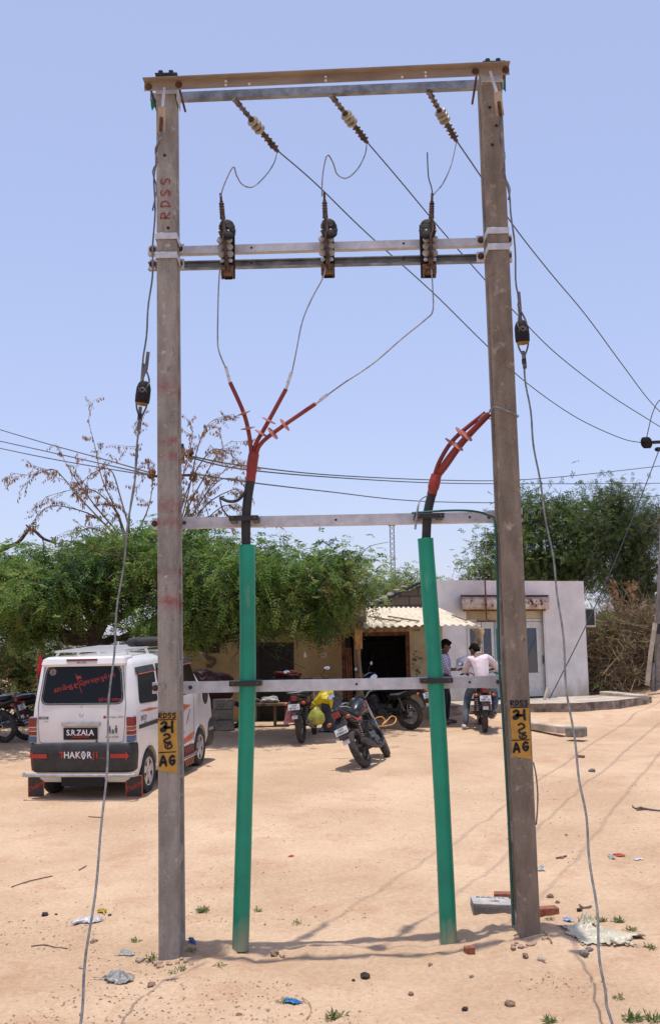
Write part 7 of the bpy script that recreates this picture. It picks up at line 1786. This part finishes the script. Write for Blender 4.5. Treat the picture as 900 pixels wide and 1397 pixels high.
# ------------------------------------------------------------------ litter and stones on the sand
def crumple(name, label, cat, px, py, w_, d_, h, m_, seed, group=None, n=26, ang=0):
    c = G(px, py); rr = np.random.default_rng(seed); g_ = np.linspace(-1, 1, n); U, Vv = np.meshgrid(g_, g_); rad = np.sqrt(U**2+Vv**2)
    X = U*w_/2*(1+.35*(vnoise(U*2+seed, Vv*2, seed)-.5)*2*rad); Y = Vv*d_/2*(1+.5*(vnoise(U*2.3, Vv*2.3+seed, seed+1)-.5)*2*rad)
    Z = h*(np.abs(vnoise(U*3.1+seed*3, Vv*3.1, seed+2)-.5)*2*.9+np.abs(vnoise(U*8+seed, Vv*8, seed+3)-.5)*1.1+np.abs(vnoise(U*17+seed, Vv*17, seed+4)-.5)*.5)*(1-rad**2*.45).clip(0, 1)
    ca, sa_ = math.cos(R(ang)), math.sin(R(ang)); WX = c.x+X*ca-Y*sa_; WY = c.y+X*sa_+Y*ca; WZ = gz(WX, WY)+.004+Z
    mb = MB(); mb.add(np.stack([WX, WY, WZ], -1).reshape(-1, 3).tolist(), [(j*n+i, j*n+i+1, (j+1)*n+i+1, (j+1)*n+i) for j in range(n-1) for i in range(n-1) if max(abs(g_[i]), abs(g_[j])) < .93 or rr.random() > .45], True)
    o = mb.build(name, m_, base=tuple(c), sharp=70); sd = o.modifiers.new('s', 'SOLIDIFY'); sd.thickness = .002; return tag(o, label, cat, group)
CREAM = plastic('cream_sack', (.62, .56, .42), .15); CLEAR = plastic('grey_clear_plastic', (.45, .45, .42), .3)
BLUE = plastic('blue_wrapper', (.05, .25, .55), .2); WHT = plastic('white_wrapper', (.70, .70, .70), .2); YEL = plastic('yellow_wrapper', (.60, .42, .06), .2); REDW = plastic('red_wrapper', (.60, .10, .05), .2)
crumple('crumpled_sack', 'large crumpled cream plastic sack lying by the right stay wire', 'plastic sack', 820, 1279, .46, .36, .05, CREAM, 11, n=40, ang=-10)
crumple('crumpled_sack', 'twisted end of the cream sack reaching back from it', 'plastic sack', 800, 1262, .14, .16, .07, CREAM, 12)
crumple('plastic_bag', 'crumpled grey clear plastic bag at the lower left of the grey pole', 'plastic bag', 160, 1336, .18, .16, .05, CLEAR, 13, ang=-30)
crumple('torn_wrapper', 'torn white wrapper lying across the left stay wire', 'wrapper', 118, 1257, .26, .10, .035, WHT, 14, ang=15)
crumple('torn_wrapper', 'small yellow wrapper beside the left stay wire', 'wrapper', 140, 1245, .08, .07, .03, YEL, 15)
crumple('torn_wrapper', 'bright blue scrap of wrapper near the bottom centre', 'wrapper', 401, 1369, .09, .05, .025, BLUE, 16)
crumple('torn_wrapper', 'blue and white wrapper between the brown pole and the sack', 'wrapper', 774, 1257, .075, .06, .03, plastic('blue_white_wrapper', (.40, .52, .75), .2), 17)
crumple('torn_wrapper', 'white triangular scrap right of the brown pole', 'wrapper', 738, 1188, .06, .10, .05, WHT, 18)
crumple('torn_wrapper', 'small orange wrapper far right of the brown pole', 'wrapper', 845, 1168, .10, .05, .02, REDW, 19)
crumple('torn_wrapper', 'dull grey wrapper strip at the right', 'wrapper', 834, 1171, .05, .12, .02, CLEAR, 20)
crumple('torn_wrapper', 'white shred of wrapper at the right of the yard', 'wrapper', 869, 1173, .08, .06, .02, WHT, 21)
crumple('torn_wrapper', 'tiny orange wrapper in the sand between the two green pipes', 'wrapper', 397, 1169, .05, .03, .015, REDW, 22)
crumple('torn_wrapper', 'blue glossy scrap at the foot of the grey pole', 'wrapper', 262, 1285, .05, .05, .03, BLUE, 23)
crumple('plastic_bag', 'whitish plastic litter lying behind the first motorcycle', 'plastic bag', 447, 998, .55, .3, .10, CLEAR, 24)
crumple('torn_wrapper', 'thin grey plastic film near the sand ridge at the left', 'wrapper', 172, 1302, .10, .07, .02, CLEAR, 25)
STN = [mat('brown_stone', (.26, .16, .11), .95, var=.3, scale=18, bump=.006), mat('grey_stone', (.20, .18, .16), .95, var=.3, scale=18, bump=.006), mat('black_lump', (.045, .035, .03), .95, var=.4, scale=40, bump=.01), mat('pale_stone', (.42, .33, .25), .95, var=.2, scale=18, bump=.006)]
def stone(px, py, r, k, label, seed, flat=.6, cat='stone', name='stone'):
    c = G(px, py); mb = MB(); mb.ell((c.x, c.y, c.z+r*flat*.5), (r, r*.8, r*flat), 16, 10, Matrix.Rotation(seed*1.3, 3, 'Z'), nz=.35, seed=seed); tag(mb.build(name, STN[k], base=tuple(c), sharp=50), label, cat, 'stones and lumps on the sand')
for a in ((498, 1334, .035, 2, 'black crumbly lump near the bottom centre', 1), (482, 1338, .012, 2, 'small dark lump left of the black crumbly lump', 2), (634, 1378, .020, 2, 'small black lump near the bottom, left of the brown stone', 3), (695, 1372, .036, 0, 'smooth brown stone near the bottom right', 4),
          (643, 1333, .014, 1, 'small grey stone below the leaning pipe', 5), (716, 1305, .024, 0, 'brown stone just below the foot of the brown pole', 6), (738, 1311, .03, 3, 'flat pale stone right of the foot of the brown pole', 7),
          (374, 1303, .036, 0, 'brown clod at the right of the straight green pipe', 8), (385, 1305, .022, 3, 'pale chip beside the brown clod', 9), (191, 1312, .034, 3, 'flat pale stone left of the grey pole foot', 10), (207, 1346, .032, 0, 'dark stone with its shadow below the plastic bag', 11), (112, 1321, .024, 3, 'pale stone by the lower left stay wire', 12),
          (62, 1249, .030, 2, 'black clinker lump at the left', 13), (77, 1248, .014, 2, 'smaller black lump beside the clinker', 14), (128, 1286, .03, 0, 'brown clod on the sand ridge at the left', 15), (796, 1303, .040, 1, 'knobbly dark clod just under the cream sack', 16), (803, 1297, .026, 1, 'upper part of the knobbly clod under the sack', 17),
          (790, 1243, .026, 2, 'dark pointed clod above the cream sack', 18), (772, 1140, .02, 0, 'brown pebble in the right part of the yard', 19), (766, 1171, .022, 0, 'flat brown pebble right of the brown pole', 20), (855, 1290, .02, 3, 'pale pebble right of the cream sack', 21), (750, 1224, .03, 0, 'reddish clod right of the brown pole, the nearer one', 22), (760, 1232, .022, 0, 'reddish clod behind the bricks', 23),
          (326, 1386, .020, 0, 'small brown clod at the bottom edge left of centre', 24), (587, 1317, .018, 0, 'small clod below the leaning pipe foot', 25), (560, 1357, .02, 0, 'brown clod between the bottom lumps', 26), (150, 1249, .014, 2, 'tiny dark lump right of the yellow wrapper', 27), (807, 1053, .05, 1, 'small upright brown clod in the far right of the yard', 28)):
    stone(*a)
rq = random.Random(12); nm = 0
for (cx_, cy_, spx, spy, lab) in ((722, 1285, 26, 10, 'brown pole'), (238, 1312, 24, 8, 'grey pole')):
    for k in range(9):
        px_2 = cx_+rq.uniform(-spx, spx); py_2 = cy_+rq.uniform(-4, spy); c = G(px_2, py_2); r = rq.uniform(.012, .028); mb = MB(); mb.ell((c.x, c.y, c.z+r*.25), (r, r*.85, r*.6), 12, 8, Matrix.Rotation(k, 3, 'Z'), nz=.4, seed=k+40); tag(mb.build('soil_clod', mat('sandy_clod%d' % nm, (.46-.02*(k % 4), .31-.015*(k % 4), .20), .97, var=.25, scale=30, bump=.006) if k < 3 else bpy.data.materials['sandy_clod%d' % (nm-k+2)], base=tuple(c), sharp=60), 'sandy soil clod heaped at the foot of the %s' % lab, 'soil clod', 'soil clods at the foot of the %s' % lab); nm += 1
# boundary of bricks and the cement earth-pit cover
BR = mat('red_brick', (.30, .105, .06), .95, var=.3, scale=16, bump=.006)
def brick(px, py, ang, label, sz=(.20, .10, .07), tilt=0):
    c = G(px, py); mb = MB(); Mx = Matrix.Rotation(R(ang), 3, 'Z') @ Matrix.Rotation(R(tilt), 3, 'X'); mb.box((c.x, c.y, c.z+sz[2]*.4), sz, Mx); tag(mb.build('brick', BR, base=tuple(c), bevel=.008), label, 'brick', 'bricks by the brown pole')
brick(743, 1249, 8, 'red brick lying right of the brown pole foot'); brick(690, 1225, -8, 'half buried red brick behind the cement cover', (.20, .10, .05)); brick(640, 1300, 20, 'brick fragment near the foot of the leaning pipe', (.07, .05, .05), 10)
c = G(668, 1247); t = thing('earth_pit_cover', 'pale cement cover box of the earth pit, left of the brown pole foot', 'pit cover', tuple(c))
CEM = mat('cement_cover', (.40, .38, .35), .9, var=.2, scale=9, bump=.004); CEMD = mat('cement_side', (.19, .18, .17), .95, var=.3, scale=9, bump=.006)
c = V((c.x+.03, c.y+.13, c.z)); Mx = Matrix.Rotation(R(-2), 3, 'Z') @ Matrix.Rotation(R(3), 3, 'Y')
mb = MB(); mb.box((c.x, c.y, c.z+.025), (.31, .28, .075), Mx); mb.build('pit_box', CEMD, t, bevel=.006)
mb = MB(); mb.box((c.x, c.y, c.z+.070), (.305, .275, .012), Mx); ld = mb.build('lid', CEM, t, bevel=.003)
mb = MB(); u = Mx @ V((1, 0, 0)); v_ = Mx @ V((0, 1, 0)); up = Mx @ V((0, 0, 1)); cc = V((c.x, c.y, c.z+.070))
mb.text('EARTH', cc+up*.0075+v_*.09, u, v_, .075, .012)
sub(mb.build('stencilled_lettering', M['greytxt'], t), ld)
mb = MB(); mb.ell(cc+up*.008-v_*.02, (.06, .03, .008), 14, 6, nz=.3, seed=2); sub(mb.build('mud_patch', STN[3], t), ld)
# weeds
WD = [leaf_mat('weed_leaf', (.10, .17, .05)), leaf_mat('weed_leaf_dry', (.26, .24, .10))]
def weed(px, py, r, n, label, seed, dry=.3):
    rr = np.random.default_rng(seed); c = G(px, py); t = None; vv = []; mi = []
    for k in range(n):
        a = rr.random()*6.28; el = .15+rr.random()*1.1; L = r*(.4+.6*rr.random()); o = np.array([rr.normal()*r*.3, rr.normal()*r*.3, 0]); b = np.array([c.x, c.y, 0])+o; b[2] = gzf(b[0], b[1])
        d = np.array([math.cos(a)*math.cos(el), math.sin(a)*math.cos(el), math.sin(el)]); s_ = np.cross(d, [0, 0, 1.]); s_ = s_/np.linalg.norm(s_)*L*.09; e = b+d*L; e[2] -= L*.15; m_ = b+d*L*.55
        vv += [b, m_-s_, e, m_+s_]; mi.append(int(rr.random() < dry))
    tag(fast_mesh('weed_tuft', np.array(vv), 4, WD, None, mi, loc=tuple(c)), label, 'weed', 'small weeds in the sand')
for i, a in enumerate(((277, 1244, .07, 60, 'leafy weed just right of the grey pole'), (262, 1300, .05, 26, 'weed sprigs at the right of the grey pole foot'), (207, 1310, .06, 40, 'green weed tuft left of the grey pole foot'), (184, 1285, .06, 26, 'dry weed tuft on the ridge left of the grey pole'),
          (248, 1322, .05, 30, 'low weed under the grey pole foot'), (235, 1328, .05, 20, 'sparse weed left of the low one under the grey pole'), (300, 1318, .05, 22, 'thin sprigs between the grey pole and the green pipe'), (352, 1244, .06, 26, 'thin sprigs right of the straight green pipe'),
          (820, 1257, .06, 50, 'green weed above the cream sack'), (843, 1258, .06, 60, 'bright weed at the upper right of the cream sack'), (862, 1270, .06, 40, 'weed right of the cream sack, behind'), (886, 1294, .06, 40, 'weed near the right edge by the cream sack'), (749, 1256, .05, 30, 'weed at the foot of the red brick'),
          (890, 1392, .07, 40, 'weed tuft at the bottom right corner'), (863, 1393, .08, 60, 'dense weed at the bottom edge on the right'), (750, 1395, .06, 50, 'weed at the bottom edge below the brown stone'), (455, 1390, .08, 60, 'weed tuft at the bottom edge in the centre'), (385, 1367, .05, 24, 'sprig beside the blue scrap'), (845, 1362, .05, 24, 'dry tuft lower right of the stay wire'), (405, 1260, .05, 22, 'thin sprigs in the crossarm shadow'), (700, 1245, .05, 20, 'sprigs near the brown pole, left side'))):
    weed(*a[:4], a[4], 60+i)
# twigs
TW = mat('dark_twig', (.16, .10, .07), .9, var=.3)
def twig(pts, r, label, m_=None):
    P = [G(x, y)+V((0, 0, r+.002)) for x, y in pts]; mb = MB(); mb.tube(smoothpath(P, 4), r, 5); tag(mb.build('twig', m_ or TW, base=tuple(P[0])), label, 'twig', 'twigs on the sand')
twig([(43, 1292-0), (60, 1290), (75, 1293), (92, 1295)], .004, 'thin twig at the lower left beyond the stay wire'); twig([(16, 1211), (40, 1203), (72, 1196)], .005, 'long pale twig at the left'); twig([(108, 1188), (118, 1182)], .005, 'short dark twig left of the stay wire'); twig([(121, 1115), (138, 1116)], .006, 'pale stick near the van shadow')
twig([(412, 1362), (422, 1370), (424, 1382), (418, 1392)], .004, 'curved pale straw beside the blue scrap', STRAW[0]); twig([(790, 1236), (796, 1240), (806, 1238)], .008, 'dark curved strip above the cream sack'); twig([(872, 1103), (888, 1106), (905, 1108)], .010, 'grey rod lying at the right edge', M['conductor']); twig([(758, 1172), (772, 1169)], .008, 'flat dark chip of bark right of the brown pole')
twig([(742, 1272), (748, 1279), (752, 1288)], .006, 'small bent straw at the right of the brown pole foot', STRAW[0]); twig([(785, 1033), (797, 1034)], .02, 'dark stick beside the right stay wire in the middle distance')
twig([(862, 1100), (866, 1104), (874, 1102), (868, 1106), (880, 1105)], .008, 'knot of reddish twigs at the right edge')
# fine litter nobody could count
rr = np.random.default_rng(99); N = 22000; xs2 = rr.uniform(-4.5, 4.5, N); ys2 = 6.2+rr.random(N)**1.6*9
dens = vnoise(xs2*1.4, ys2*1.4, 77)*.6+vnoise(xs2*.4, ys2*.4, 78)*.4; keep = (dens > .50) & ((ys2 < 9.2) | (rr.random(N) < .25)); xs2 = xs2[keep]; ys2 = ys2[keep]; N = len(xs2); zs2 = gz(xs2, ys2)
sz = .003+.010*rr.random(N)**3; tet = np.array([[1, 0, -.2], [-.5, .87, -.2], [-.5, -.87, -.2], [0, 0, .7]]); an = rr.random(N)*6.28
st_x = 1+rr.random(N)*1.2; P = np.zeros((N, 4, 3)); P[..., 0] = (tet[:, 0]*st_x[:, None]*np.cos(an)[:, None]-tet[:, 1]*np.sin(an)[:, None]); P[..., 1] = (tet[:, 0]*st_x[:, None]*np.sin(an)[:, None]+tet[:, 1]*np.cos(an)[:, None]); P[..., 2] = tet[:, 2]
P = P*sz[:, None, None]; P[..., 0] += xs2[:, None]; P[..., 1] += ys2[:, None]; P[..., 2] += zs2[:, None]+.001
T = P[:, [0, 2, 1, 0, 1, 3, 1, 2, 3, 2, 0, 3]].reshape(-1, 3)
cr = fast_mesh('sand_crumbs', T, 3, [STN[0], STN[3], mat('dry_soil_crumb', (.36, .21, .13), .95, var=.2)], None, np.repeat(rr.choice(3, N, p=[.4, .2, .4]), 4)); cr['kind'] = 'stuff'
bpy.context.view_layer.update()
for o in list(bpy.data.objects):
    if '_w' in o: del o['_w']
